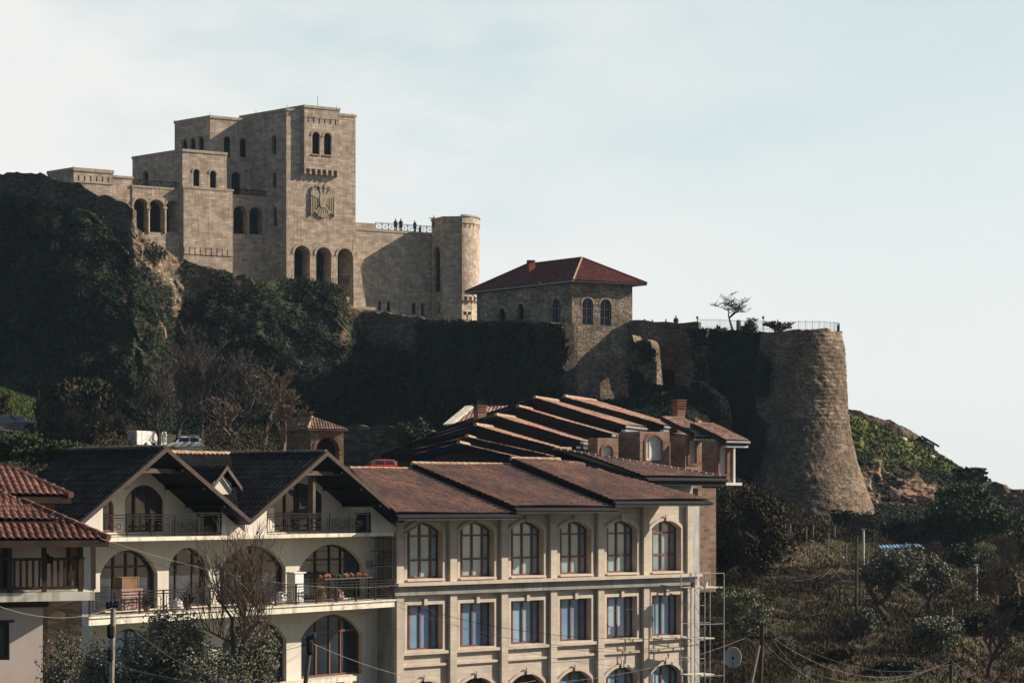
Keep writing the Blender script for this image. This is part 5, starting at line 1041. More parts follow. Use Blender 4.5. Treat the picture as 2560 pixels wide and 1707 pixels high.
# things on the balconies
def onb(px, w, z0=None):
    w = w-1.25; return C_.pt(cu(px, w), w, (zs2+.095) if z0 is None else z0)
def boxthing(name, label, cat, px, w, sx, sy, sz, mat, lift=0, group=None, slats=False, rz=None, extra=None):
    p = onb(px, w)+Vector((0, 0, lift)); a = math.atan2(C_.d.y, C_.d.x) if rz is None else rz; m_ = MB(); m_.cube(p+Vector((0, 0, sz/2)), sx, sy, sz, a)
    ca, sa = math.cos(a), math.sin(a)
    for e in (-1, 1): m_.cube(p+Vector((e*ca*sx*.46, e*sa*sx*.46, sz/2)), .05, sy+.03, sz+.03, a)
    m_.cube(p+Vector((0, 0, sz)), sx+.04, sy+.04, .04, a)
    o = m_.build(name, M[mat]); o.location = (0, 0, 0); return tag(o, label, cat, group)
boxthing('cardboard_box', 'brown wooden crate lid box stacked highest on the left balcony', 'crate', 315, .8, .85, .5, .46, 'card', lift=.9)
boxthing('wooden_crate', 'open timber crate of dark jars under the brown box on the balcony', 'crate', 318, .8, 1.05, .55, .8, 'cloth_red', lift=.1)
m_ = MB(); a = math.atan2(C_.d.y, C_.d.x); p = onb(738, .7)
m_.cube(p+Vector((0, 0, .62)), .5, .5, 1.25, a); m_.cube(p+Vector((0, 0, 1.28)), .7, .6, .05, a); m_.cube(p+Vector((0, 0, .3)), .54, .54, .04, a); tag(m_.build('cabinet', M['white']), 'narrow white cabinet with a flat top on the middle of the upper balcony', 'cabinet')
tb = thing('table', 'balcony table loaded with produce beside the right arched window', 'table', onb(860, .75)); m_ = MB(); m_.cube(onb(860, .75)+Vector((0, 0, .95)), 3.0, .6, .05, a); m_.build('table_top', M['wood_grey'], tb)
for s_ in (-1.4, -.5, .5, 1.4):
    m_ = MB(); q = onb(860, .75)+Vector((*C_.d*s_, 0)); m_.bar(q, q+Vector((0, 0, .95)), .03); m_.build('leg', M['wood_grey'], tb)
rr_ = random.Random(5); prod = [('orange pumpkin heap left on the balcony table', 'terracotta', -1.2), ('small green heap on the balcony table', 'shrub', -.4), ('pale heap of onions in the middle of the balcony table', 'card', .3), ('orange heap at the right end of the balcony table', 'terracotta', 1.1)]
for lb, mt_, s_ in prod:
    m_ = MB()
    for k in range(9): q = onb(860, .75)+Vector((*C_.d*(s_+rr_.uniform(-.3, .3)), 1.03+rr_.random()*.08)); m_.lathe(q, [(.02, -.06), (.08, -.03), (.09, .03), (.03, .08)], 7)
    tag(m_.build('produce', M[mt_]), lb, 'vegetables', 'produce on the balcony table')
for lb, px, mt_, h_ in (('patterned pink cloth bundle hanging behind the balcony rail', 845, 'cloth_red', .5), ('pale plaid sack left of the pink bundle on the balcony', 800, 'card', .7), ('white plastic bag at the left foot of the balcony cabinet', 700, 'white', .5), ('white flower pot with plant at the left balcony rail end', 440, 'white', .45)):
    q = onb(px, .9); m_ = MB(); m_.lathe(q, [(.16, 0), (.28, h_*.3), (.26, h_*.75), (.12, h_), (.02, h_+.02)], 10); tag(m_.build('sack' if 'pot' not in lb else 'flower_pot', M[mt_]), lb, 'sack' if 'pot' not in lb else 'pot')
for lb, px in (('terracotta pot with plant beside the timber crate on the balcony', 366), ('terracotta pot with plant near the second arch of the balcony', 470), ('terracotta pot with plant before the third balcony arch', 600)):
    q = onb(px, 1.0); t = thing('potted_plant', lb, 'plant', q, group='plants in pots on the balcony'); m_ = MB(); m_.lathe(q, [(.1, 0), (.16, .25), (.17, .27), (.12, .24)], 12); m_.build('pot', M['terracotta'], t)
    leafmesh('foliage', np.random.default_rng(3).normal(size=(160, 3))*.14+np.array(q)+np.array([0, 0, .45]), .07, M['shrub'], t)
# ================================================================== LEFT HOUSE
Lh = Fr(0, 62, vp=13000); lh = thing('timber_house', 'rosy plastered house with orange tile roofs and a brown timber balcony at the left edge', 'house', Lh.pt(0, 0, -12)); lu = Lh.u
lz = lambda py, px=100, w=0: Lh.z(px, py, w)
zsl = lz(1480, 100, 1.2)
hB = [hpx(Lh, -60, 24, 1553, 1650, 0, 0)]; mb = MB(); e1 = lu(107); mb.wall(Lh, [(lu(-200), -12), (e1, -12), (e1, zsl-.1), (lu(-200), zsl-.1)], hB, 0, .25); mb.add([Lh.pt(e1, 0, -12), Lh.pt(e1, -6, -12), Lh.pt(e1, -6, zsl), Lh.pt(e1, 0, zsl)], [(0, 1, 2, 3)]); mb.build('wall', M['pink'], lh)
window(lh, Lh, hB[0], -.2, M['wood_dark'], M['glass_dark'], .12, mull=(.5,)); mb = MB(); mb.box(Lh, lu(-70), lu(34), .003, .08, lz(1553), lz(1547)); mb.build('lintel', M['wood_dark'], lh)
mb = MB(); mb.box(Lh, lu(-200), e1+.15, .003, .2, lz(1516), lz(1502)); mb.build('beam', M['wood_dark'], lh)
hD = [hpx(Lh, -80, 18, 1357, 1475, -.6, 0)]; e2 = lu(176, -.6); mb = MB(); mb.wall(Lh, [(lu(-200), zsl), (e2, zsl), (e2, lz(1335)), (lu(-200), lz(1335))], hD, -.6, .2); mb.build('upper_wall', M['pink'], lh)
window(lh, Lh, hD[0], -.75, M['wood_dark'], M['glass_dark'], .1, mull=(.5, .8))
mb = MB(); mb.box(Lh, lu(-200), lu(237, 1.3), -.6, 1.3, zsl-.27, zsl); mb.build('balcony', M['slab'], lh)
mb = MB(); mb.box(Lh, lu(120, -3), lu(205, -3), -6, -3, -12, zsl-.28); mb.build('rear_wall', M['rubble_dark'], lh)
for x, w, tp in ((24, 1.15, 1350), (110, 1.15, 1350), (201, 1.15, 1350), (233, -.3, 1352), (173, -.5, 1352)):
    m_ = MB(); u = lu(x, w); m_.box(Lh, u-.07, u+.07, w-.07, w+.07, zsl+.003, lz(tp, x, w)); m_.build('post', M['wood_dark'], lh)
mb = MB(); zt = zsl+1.02
mb.box(Lh, lu(-200), lu(203, 1.15), 1.1, 1.2, zt-.05, zt+.04); mb.box(Lh, lu(-200), lu(203, 1.15), 1.1, 1.2, zsl+.1, zsl+.17)
u = lu(-60, 1.15)
while u < lu(200, 1.15): mb.box(Lh, u-.035, u+.035, 1.12, 1.18, zsl+.17, zt-.05); u += .19
e = lu(203, 1.15)
for k in range(8): w = 1.05-k*.19; mb.box(Lh, e+.04, e+.1, w-.035, w+.035, zsl+.1, zt-.05)
mb.box(Lh, e+.02, e+.12, -.4, 1.15, zt-.05, zt+.04); mb.build('balustrade', M['wood_dark'], lh)
mb = MB(); mb.box(Lh, lu(170, -.2), lu(196, -.2), -.25, -.2, zsl+.3, lz(1358)); mb.build('door', M['wood_dark'], lh); mb = MB()
mb.box(Lh, lu(177, -.15), lu(192, -.15), -.2, -.14, lz(1420), lz(1368)); mb.build('door_panel', M['card'], lh)
def lroof(pts, cap_edges=(), name='roof', fas=.2, mat='tile_red'):
    o = tile_roof(pts, M[mat], lh, .22, .4, .075, .035, name=name, ns=6); d_ = MB(); d_.prism([Vector(p)-Vector((0, 0, .03)) for p in pts], (0, 0, -fas)); d_.build('roof_deck', M['wood_dark'], o)
    for i, j in cap_edges: caps(pts[i], pts[j], M['tile_red'], o, .11, .4)
    return o
# lower porch roof with hip
a, b = Lh.pt(lu(-200, 2.0), 2.0, lz(1349, 100, 2.0)), Lh.pt(lu(272, 2.0), 2.0, lz(1349, 100, 2.0)); rise = 1.15
zr_ = a.z+rise; c = Lh.pt(lu(272, 2.0)-2.2, -.6, zr_); d = Lh.pt(lu(-200, 2), -.6, zr_); lroof([a, b, c, d], [(1, 2)])
lroof([b, Lh.pt(lu(272, 2), -5, a.z), Lh.pt(lu(272, 2)-2.2, -5, zr_), c])
# main hip roof
w = 1.0; ze_ = lz(1301, 100, w); ur = lu(148, w); a, b = Lh.pt(lu(-200, w), w, ze_), Lh.pt(ur, w, ze_); yb = 5.2; rt_ = (HY-1172)/FL*(62+4.5)-ze_; c = Lh.pt(ur-2.6, w-yb, ze_+rt_); d = Lh.pt(lu(-200, w), w-yb, ze_+rt_)
lroof([a, b, c, d], [(3, 2)]); lroof([b, Lh.pt(ur, w-9, ze_), Lh.pt(ur-2.6, w-9, ze_+rt_), c])
mb = MB(); mb.box(Lh, lu(-200), ur-.5, -6, .7, zr_-1, ze_-.1); mb.build('attic_wall', M['wood_dark'], lh)
# rear side roof and log wall
w2 = -2.2; ub = lu(178, w2); z2_ = lz(1240, 150, w2); q = [Lh.pt(ub-4.5, w2, z2_), Lh.pt(ub, w2, z2_), Lh.pt(ub-1.6, w2-2.6, z2_+.95), Lh.pt(ub-4.5, w2-2.6, z2_+.95)]
lroof(q, [(1, 2)]); lroof([q[1], Lh.pt(ub, w2-5, z2_), Lh.pt(ub-1.6, w2-5, z2_+.95), q[2]])
mb = MB()
for k in range(6): z_ = z2_-.3-k*.15; mb.tube([Lh.pt(ub-3.5, w2-.3, z_), Lh.pt(ub-.5, w2-.3, z_)], .085, 8)
mb.build('log_wall', M['log'], lh); mb = MB(); u = lu(121, 1.1); mb.box(Lh, u-.02, u+.02, .9, 1.1, lz(1388), lz(1382)); mb.box(Lh, u-.1, u+.12, .95, 1.2, lz(1405), lz(1388)); mb.build('wall_lamp', M['iron'], lh)
# ================================================================== MID ROW HOUSES with fanned tile roofs
row = [(1411, 992, 1659, 1063, 137), (1336, 995, 1563, 1062, 132.5), (1294.5, 1017.5, 1528, 1084, 128), (1238.6, 1038.5, 1451, 1103, 123.5), (1188, 1063, 1427, 1131, 119), (1167, 1092, 1420, 1150, 114.5), (1146, 1108, 1330, 1152, 110.5)]
words = ['highest and farthest house of the terraced row, with fanned tile roof and brick chimney', 'second house from the top of the terraced row, long lit tile verge', 'third house from the top of the terraced row, lit verge above a brick wall', 'fourth house from the top of the terraced row, shadowed brown gable', 'fifth house from the top of the terraced row, eave just over the hotel roofs', 'sixth house from the top of the terraced row, mostly dark roof edge', 'lowest and nearest house of the terraced row, dark roof behind the hotel']
for k, (x0, y0, x1, y1, Yn) in enumerate(row):
    r0 = P(x0, y0, Yn); e0 = P(x1, y1, Yn-1.2); rdir = Vector((*[(2.4, 6), (1.95, 5.2), (.95, 3.9), (1.2, 3.9), (1.0, 3.9), (.4, 3.9), (.5, 3.9)][k], 0)); r1 = r0+rdir; e1 = e0+rdir
    t = thing('terraced_house', words[k], 'house', P(x0, y0, Yn)-Vector((0, 0, 8)), group='terraced houses with fanned tile roofs')
    run = Vector((e0.x-r0.x, e0.y-r0.y, 0)); lk_ = .72 if k > 4 else 1; l0 = r0+(Vector((0, 0, e0.z-r0.z))-run)*lk_; l1 = l0+rdir
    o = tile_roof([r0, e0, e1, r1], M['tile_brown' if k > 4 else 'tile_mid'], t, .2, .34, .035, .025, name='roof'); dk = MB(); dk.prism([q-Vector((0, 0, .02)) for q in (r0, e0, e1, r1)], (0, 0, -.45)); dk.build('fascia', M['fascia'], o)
    cn = (e0-r0)*.17; caps(r0+Vector((0, 0, .02)), r1, M['ridge'], o, .11)
    g = MB(); gd = Vector((0, 0, -.12)); g.tube([e0+gd, e1+gd], .09, 8); o2 = g.build('gutter', M['steel'], o, uv=False)
    g = MB(); g.prism([e0+Vector((-.25, 0, -.3)), e1+Vector((-.25, 0, -.3)), e1+Vector((.0, 0, -.3)), e0+Vector((.0, 0, -.3))], (0, 0, -.14)); g.build('eave_board', M['white'], o)
    o = tile_roof([r0, r1, l1, l0], M['tile_brown'], t, .2, .34, .035, .025, name='roof'); dk = MB(); dk.prism([q-Vector((0, 0, .02)) for q in (r0, r1, l1, l0)], (0, 0, -.3)); dk.build('fascia', M['fascia'], o)  # slope turned from the sun takes the darker tile, shade in the colour
    sh = rdir*.14; mb = MB(); s1 = .86; dz = Vector((0, 0, .35)); A0 = r0+sh-dz; B0 = r0+(e0-r0)*s1+sh-dz; C0 = r0+(l0-r0)*s1+sh-dz; zb_ = -2.0 if k > 2 else .5
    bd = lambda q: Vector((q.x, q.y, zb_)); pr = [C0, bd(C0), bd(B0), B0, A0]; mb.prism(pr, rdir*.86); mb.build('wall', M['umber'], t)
    if k == 0:
        for (ca, cb, cya, cyb, Yc) in ((1681, 1714, 997, 1060, 137.5),):
            c0, c1 = P(ca, cyb, Yc), P(cb, cya, Yc); m_ = MB(); cxm = (c0.x+c1.x)/2; m_.cube((cxm, Yc, (c0.z+c1.z)/2-.4), .62, .62, c1.z-c0.z+.4, .5); chb = m_.build('chimney', M['brick'], t)
            m_ = MB()
            for j in range(4): m_.cube((cxm, Yc, c1.z-.1-j*.17), .76, .76, .07, .5)
            m_.build('chimney_cap', M['brick'], chb)
    if k == 2:
        Yc = 130; c0, c1 = P(1185, 1060, Yc), P(1215, 1013, Yc); m_ = MB(); cxm = (c0.x+c1.x)/2; m_.cube((cxm, Yc, (c0.z+c1.z)/2-.5), .62, .62, c1.z-c0.z+1, .5); chb = m_.build('chimney', M['brick'], t)
        m_ = MB()
        for j in range(3): m_.cube((cxm, Yc, c1.z-.05-j*.17), .74, .74, .07, .5)
        m_.build('chimney_cap', M['brick'], chb)
# extra eaves stepping down to the right and the zigzag brick fronts
def brickblock(label, xc, xr, xl, Yc, yt, yb, win=None, roof=None):
    f = Fr(xc, Yc, vp=9500); fl_ = Fr(xc, Yc, vp=-3200); f.dl = fl_.d; t = thing('brick_house', label, 'house', P(xc, yb, Yc), group='stepped brick fronts of the terrace'); hs = []
    if win: hs = [hpx(f, win[0], win[1], win[2], win[3], 0, win[4])]
    sect('wall', f, f.u(xr), fl_.u(xl), f.z(xc, yb), f.z(xc, yt), hs, [], mat='brick_pale', cornice=0, parent=t, rev=.3)
    for h in hs:
        o = window(t, f, h, -.25, M['white'], M['curtain'], .08, mull=(.33, .66) if win[1]-win[0] > 30 else (.5,), mt=.035, fd=.07); v = MB(); ring(v, f, inset(h, -.14), h, .003, .05); v.build('window_surround', M['brick'], o)
    if roof:
        w0 = .9; u0, u1 = f.u(roof[0], w0), f.u(roof[1], w0); zz_ = f.z(roof[0], roof[2], w0)
        a, b, c, d = f.pt(u0, w0, zz_), f.pt(u1, w0, zz_), f.pt(u1, w0-3.8, zz_+1.25), f.pt(u0, w0-3.8, zz_+1.25)
        o = tile_roof([a, b, c, d], M['tile_mid'], t, .2, .34, .035, .025, name='roof'); dk = MB(); dk.prism([q-Vector((0, 0, .02)) for q in (a, b, c, d)], (0, 0, -.28)); dk.build('fascia', M['fascia'], o)
        g = MB(); g.tube([a+Vector((0, -.09, -.1)), b+Vector((0, -.09, -.1))], .09, 8); g.build('gutter', M['steel'], o, uv=False); g = MB(); g.box(f, u0+.1, u1-.1, w0-.3, w0-.02, zz_-.42, zz_-.303); g.build('eave_board', M['white'], o)
    return t, f
brickblock('brick front with a small arched attic window beside the fourth row house', 1494, 1546, 1470, 122, 1094, 1220, (1506, 1532, 1113, 1140, None))
brickblock('brick front with a broad white arched window of four lights', 1600, 1674, 1546, 127, 1078, 1235, (1615, 1656, 1088, 1150, .4))
brickblock('brick front with a narrow white arched window under the middle eave', 1713, 1755, 1676, 129, 1088, 1260, (1723, 1741, 1098, 1158, .3), (1738, 1792, 1084))
t_, f_ = brickblock('brick front at the right end of the terrace with white corner post', 1792, 1836, 1757, 127, 1103, 1208, (1799, 1817, 1112, 1185, .3), (1815, 1874, 1101))
g = MB(); u = f_.u(1834); g.box(f_, u-.08, u+.06, .003, .1, f_.z(1834, 1206), f_.z(1834, 1105)); g.box(f_, f_.u(1795), u+.3, .004, .5, f_.z(1800, 1213), f_.z(1800, 1206)); g.build('corner_post', M['white'], t_)
brickblock('lower red brick storeys half hidden by bare trees right of the hotel', 1745, 1790, 1700, 124, 1220, 1480)
# small old roof left of the row
ot = thing('old_house', 'old low house with a pale slab edge on its roof', 'house', P(1180, 1080, 140)); ot['label'] = 'old low house with a pale slab edge on its tile roof, left of the terrace'
q = [P(1112, 1066, 138), P(1195, 1062, 138), P(1280, 1018, 142), P(1168, 1020, 142)]; n = (q[1]-q[0]).cross(q[3]-q[0]).normalized(); q[2] = q[2]-n*((q[2]-q[0]).dot(n)); o = tile_roof(q, M['tile_mid'], ot, .26, .4, .06, .03, name='roof')
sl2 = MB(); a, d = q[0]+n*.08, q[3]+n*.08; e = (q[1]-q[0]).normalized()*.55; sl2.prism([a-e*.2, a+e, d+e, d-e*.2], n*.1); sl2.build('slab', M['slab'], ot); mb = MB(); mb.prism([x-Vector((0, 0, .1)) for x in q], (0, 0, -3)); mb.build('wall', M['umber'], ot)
# ================================================================== TERRACE BEHIND: arched gatehouse, cars, trees
gh = thing('gatehouse', 'small ochre arched gatehouse with a hipped tile roof behind the black gable', 'gatehouse', P(815, 1165, 185)); fg = Fr(777, 185, vp=14000); fgl = Fr(777, 185, vp=-2500); fg.dl = fgl.d
hh = [hpx(fg, 791, 848, 1093, 1165, 0, None)]; sect('wall', fg, fg.u(859), fgl.u(700), fg.z(777, 1175), fg.z(777, 1073), hh, [], mat='ochre', cornice=0, parent=gh, rev=1.5)
v = MB(); archivolt(v, fg, hh[0], .3, .05); v.build('arch_bricks', M['brick'], gh); pane(fg, hh[0], -1.4, M['void'], gh, 'passage_shade')
zr = fg.z(777, 1072); a = fg.pt(-.4, .4, zr); b = fg.pt(fg.u(862)+.2, .4, zr); le = a+Vector((*fgl.d*5.5, 0)); be = b+Vector((*fgl.d*5.5, 0)); ap = a+Vector((*fg.d*.9, 0))+Vector((*fgl.d*.9, 0)); ap.z = (HY-1041)/FL*ap.y; ap2 = le+Vector((*fg.d*.9, 0)); ap2.z = ap.z
tile_roof([a, b, ap], M['tile_brown'], gh, .26, .36, .05, .03); tile_roof([a, ap, ap2, le], M['tile_brown'], gh, .26, .36, .05, .03); caps(a, ap, M['ridge'], gh, .13); mb = MB(); mb.prism([a, b, be, le], (0, 0, -.15)); mb.build('eaves', M['brick'], gh)
rampart('stone_wall', 'low dark rubble wall between the gatehouse and the terraced row', [(855, 1065, 1170, 200), (930, 1062, 1170, 200), (1000, 1066, 1170, 199), (1080, 1075, 1170, 196)], .8, 'rubble_dark', seed=21, ragged=.15)
def car(label, px, py, Y, rz, paint, group='parked cars', L_=4.1, Wd=1.72, Hh=1.5, cat='car'):
    b = P(px, py, Y); t = thing('parked_car', label, cat, b, group=group); R = Matrix.Rotation(rz, 3, 'Z'); T = lambda x, y, z: b+R @ Vector((x*L_/4.1, y*Wd/1.72, z*Hh/1.5))
    low = [(-2.05, .35), (-2.03, .75), (-1.95, .95), (-1.1, .98), (.95, .95), (1.7, .82), (2.0, .65), (2.05, .35)]; top = [(-1.9, .95), (-1.65, 1.38), (-1.2, 1.48), (.1, 1.5), (.4, 1.42), (1.05, .95)]
    mb = MB(); n = len(low)
    for s_, yy in ((0, .86),): mb.add([T(x, -.86 if z > .4 else -.8, z) for x, z in low]+[T(x, .86 if z > .4 else .8, z) for x, z in low], [tuple(range(n)), tuple(range(n, 2*n))[::-1]]+[(i, n+i, n+(i+1) % n, (i+1) % n) for i in range(n)])
    m = len(top); yy = lambda z: .82-(z-.95)*.36
    mb.add([T(x, -yy(z), z) for x, z in top]+[T(x, yy(z), z) for x, z in top], [tuple(range(m)), tuple(range(m, 2*m))[::-1]]+[(i, m+i, m+(i+1) % m, (i+1) % m) for i in range(m)])
    body_ = mb.build('body', M[paint], t, uv=False); bv = body_.modifiers.new('bevel', 'BEVEL'); bv.width = .05; bv.segments = 2
    for s_ in (-1, 1):
        for (xa, xb) in ((-1.5, -.55), (-.45, .45)):
            g = MB(); zt_ = 1.38; f_ = lambda x, z: T(x, s_*(yy(z)+.012), z); xr = min(xb+.0, xb); g.add([f_(xa, 1.0), f_(xb+(.28 if xb > 0 else 0), 1.0), f_(xb, zt_), f_(xa+(.05 if xa < -1 else 0), zt_)], [(0, 1, 2, 3)]); g.build('side_window', M['glass_dark'], t, uv=False)
    for nm, q in (('windscreen', ((.45, 1.4), (1.0, 1.0), 1)), ('rear_window', ((-1.7, 1.36), (-1.92, 1.0), -1))):
        (xa, za_), (xb, zb_), sg = q; g = MB(); o_ = .03*sg; g.add([T(xa+o_, -yy(za_)*.88, za_+.02), T(xb+o_, -yy(zb_)*.9, zb_+.02), T(xb+o_, yy(zb_)*.9, zb_+.02), T(xa+o_, yy(za_)*.88, za_+.02)], [(0, 1, 2, 3)]); g.build(nm, M['glass_grey'], t, uv=False)
    for x in (-1.28, 1.3):
        for s_ in (-1, 1): g = MB(); g.tube([T(x, s_*.68, .31), T(x, s_*.9, .31)], .31, 14); w_o = g.build('wheel', M['rubber'], t, uv=False); g = MB(); g.tube([T(x, s_*.89, .31), T(x, s_*.915, .31)], .18, 10); g.build('rim', M['steel'], w_o, uv=False)
    for s_ in (-1, 1): g = MB(); g.cube(T(1.98, s_*.62, .68), .12, .32, .14, rz); g.build('headlight', M['glass_grey'], t, uv=False); g = MB(); g.cube(T(-2.02, s_*.68, .78), .1, .22, .2, rz); g.build('tail_light', M['red_paint'], t, uv=False)
    return t
car('red hatchback parked before the dark stone wall, behind the hotel ridge', 944, 1188, 187, math.radians(205), 'red_paint', L_=3.7)
car('silver car partly hidden left of the terraced houses', 995, 1178, 195, math.radians(200), 'silver_paint', L_=3.6)
car('white compact car parked right of the white trailer', 458, 1132, 182, math.radians(200), 'white_paint', L_=3.5)
car('dark blue car with shiny windscreen at the far left edge', 12, 1078, 183, math.radians(215), 'dark_paint')
car('small dark car half hidden behind the left hedge', 40, 1094, 180, math.radians(200), 'dark_paint')
vt = thing('box_trailer', 'white box trailer parked behind the left gable ridge', 'trailer', P(380, 1122, 181)); vf = Fr(342, 181, vp=4200); m_ = MB(); b = vf.u(418); zt = vf.z(342, 1076); zb_ = vf.z(342, 1112); m_.box(vf, 0, b, -1.9, 0, zb_, zt); o = m_.build('body', M['white'], vt); md = o.modifiers.new('bevel', 'BEVEL'); md.width = .06
for u in (b*.3, b*.55): m_ = MB(); m_.tube([vf.pt(u, .02, zb_-.05), vf.pt(u, -.25, zb_-.05)], .32, 14); m_.build('wheel', M['rubber'], vt)
m_ = MB(); m_.bar(vf.pt(b, -.9, zb_+.05), vf.pt(b+1.1, -.9, zb_-.1), .06); m_.build('drawbar', M['iron'], vt); m_ = MB()
for k in range(1, 6): m_.box(vf, b*k/6-.02, b*k/6+.02, .002, .03, zb_+.05, zt-.05)
m_.build('side_rib', M['white'], vt)
tv = thing('tarpaulin_stall', 'dark covered stall with a white end sheet on the left road', 'stall', P(120, 1105, 176)); vf = Fr(92, 176, vp=9000); b = vf.u(138); m_ = MB(); m_.box(vf, 0, b, -2.2, 0, vf.z(92, 1110), vf.z(92, 1078)); m_.build('body', M['fascia'], tv); vs_ = Fr(o=vf.pt(b, .02, 0).xy, d=(.62, .78)); m_ = MB(); z0_, z1_ = vf.z(92, 1112), vf.z(92, 1076); m_.prism([vs_.pt(0, 0, z0_), vs_.pt(.5, 0, z0_), vs_.pt(.45, 0, z1_-.1), vs_.pt(.3, 0, z1_), vs_.pt(0, 0, z1_-.15)], (0, .3, 0)); m_.build('end_sheet', M['white'], tv)
tk_ = MB(); tk_.lathe(P(72, 1092, 174), [(.4, 0), (.43, .1), (.43, 1.0), (.36, 1.15), (.05, 1.25)], 14); tag(tk_.build('water_tank', M['fascia']), 'dark drum shaped water tank by the road fence on the left', 'tank')
fs_ = thing('road_fence', 'thin dark metal fence between the lawn and the left road', 'fence', P(0, 1075, 186)); m_ = MB(); a, b = P(-20, 1032, 187), P(92, 1042, 186); 
for k in range(46): p = a.lerp(b, k/45); m_.bar(p, p-Vector((0, 0, 1.4)), .018, 3)
m_.bar(a, b, .03); m_.build('bars', M['iron'], fs_, uv=False)
t = thing('street_lamp', 'tall dark street lamp with a double head by the left lawn', 'street lamp', P(96, 1075, 183)); b = P(96, 1078, 183); top_ = P(96, 967, 183); m_ = MB(); m_.tube([b-Vector((0, 0, .5)), b+Vector((0, 0, 1)), top_], [.13, .1, .07], 8); m_.build('pole', M['iron'], t)
m_ = MB(); m_.bar(top_+Vector((-.3, 0, 0)), top_+Vector((.35, 0, 0)), .04); m_.build('arm', M['iron'], t)
for s_ in (-1, 1): m_ = MB(); m_.cube(top_+Vector((.33*s_, 0, .02)), .3, .2, .09); m_.build('lamp_head', M['iron'], t)
rampart('road_wall', 'low wall along the upper road with a pale capping right of the boulder', [(180, 1112, 1150, 172), (260, 1120, 1150, 172), (420, 1127, 1160, 172), (500, 1130, 1165, 172)], .5, 'rubble2', seed=24, ragged=.04)
m_ = MB(); m_.prism([P(220, 1116, 171), P(345, 1121, 171), P(345, 1124, 170), P(220, 1120, 170)], (0, 0, -.12)); tag(m_.build('concrete_beam', M['slab']), 'long pale beam lying on the road wall below the boulder', 'beam')
# grassy boulder
bo = P(205, 1050, 176); u_ = np.linspace(0, 2*math.pi, 70, endpoint=False); v_ = np.linspace(-1.5, 1.57, 44); UU, VV = np.meshgrid(u_, v_); s3 = np.stack([np.cos(UU)*np.cos(VV), np.sin(UU)*np.cos(VV), np.sin(VV)], -1).reshape(-1, 3)
rr3 = 1+fbm(s3, .8, 3, 401)*.17+fbm(s3, .2, 3, 405)*.06; sgn = lambda a, p: np.sign(a)*np.abs(a)**p; s4 = np.stack([sgn(s3[:, 0], .75)*3.2, s3[:, 1]*2.4, sgn(s3[:, 2], .65)*2.75], -1)*rr3[:, None]+np.array(bo)
s4[:, 0] -= (s4[:, 2]-bo.z)*.12; ix = np.arange(44*70).reshape(44, 70); r2_ = np.roll(ix, -1, 1); bt_ = thing('boulder', 'large grass covered boulder on the left below the cliff', 'rock', bo-Vector((0, 0, 2.6)))
b_ = np.array(rootloc(bt_)); o = npmesh('rock', s4-b_, np.stack([ix[:-1], r2_[:-1], r2_[1:], ix[1:]], -1).reshape(-1, 4), M['earthrock'], bt_)
kk = RNG.integers(0, len(s4), 1000); leafmesh('grass_cover', (s4[kk][:, None]+RNG.normal(size=(1000, 9, 3))*.2).reshape(-1, 3), .18, M['drygrass'], bt_, up=.6, aspect=2.4); kk = RNG.integers(0, len(s4), 800); leafmesh('ivy', (s4[kk][:, None]+RNG.normal(size=(800, 9, 3))*.2).reshape(-1, 3), .2, M['ivy'], bt_)
# bare trees behind the roofs
gp = 'leafless trees behind the black roofs'
for lb, px, py, Y, hh_, sd, mt_, sp in (('tall leafless dark tree in the middle of the clump behind the black roofs', 500, 1135, 186, 10.5, 21, 'twig_dark', .75), ('slim leafless tree in front of the white trailer', 395, 1140, 176, 7.5, 22, 'twig_dark', .6), ('leafless tree with lit brownish twigs left of the gatehouse', 650, 1140, 180, 7.0, 23, 'twig', 1.0),
        ('leafless tree between the dark tall one and the brownish one', 575, 1135, 188, 8.5, 24, 'twig_dark', .85), ('low tangled leafless tree just left of the gatehouse arch', 715, 1145, 178, 5.2, 25, 'twig', 1.2), ('thin leafless sapling left of the tall dark tree', 440, 1135, 190, 8.8, 26, 'twig_dark', .5), ('tangled low leafless tree above the main roof ridge', 600, 1142, 176, 4.6, 27, 'twig', 1.3)):
    bare_tree('bare_tree', lb, px, py, Y, hh_*1.18, group=gp, mat=mt_, seed=sd, spread=sp, levels=6, r0=.15, nb=(2, 4), trunk=.2, rmin=.021, up=.35, nsides=4)
leafy('shrub', 'dark round evergreen bush left of the terraced row', 1035, 1160, 180, 4.4, 3.6, 5200, .17, 'shrub', 31, cat='bush', stems=False, base=0)
leafy('shrub', 'brownish bush at the left edge above the road', -2, 1060, 192, 3.4, 2.6, 2500, .17, 'drygrass', 32, cat='bush', stems=False, base=0)
leafy('shrub', 'dark leafy bush at the wall behind the orange tiled roof', 40, 1165, 120, 2.2, 6, 4500, .14, 'shrub', 33, cat='bush', stems=False, base=0); leafy('shrub', 'low wide dark bush left of the first black gable', 150, 1165, 118, 1.6, 4.5, 3500, .14, 'shrub', 34, cat='bush', stems=False, base=0)
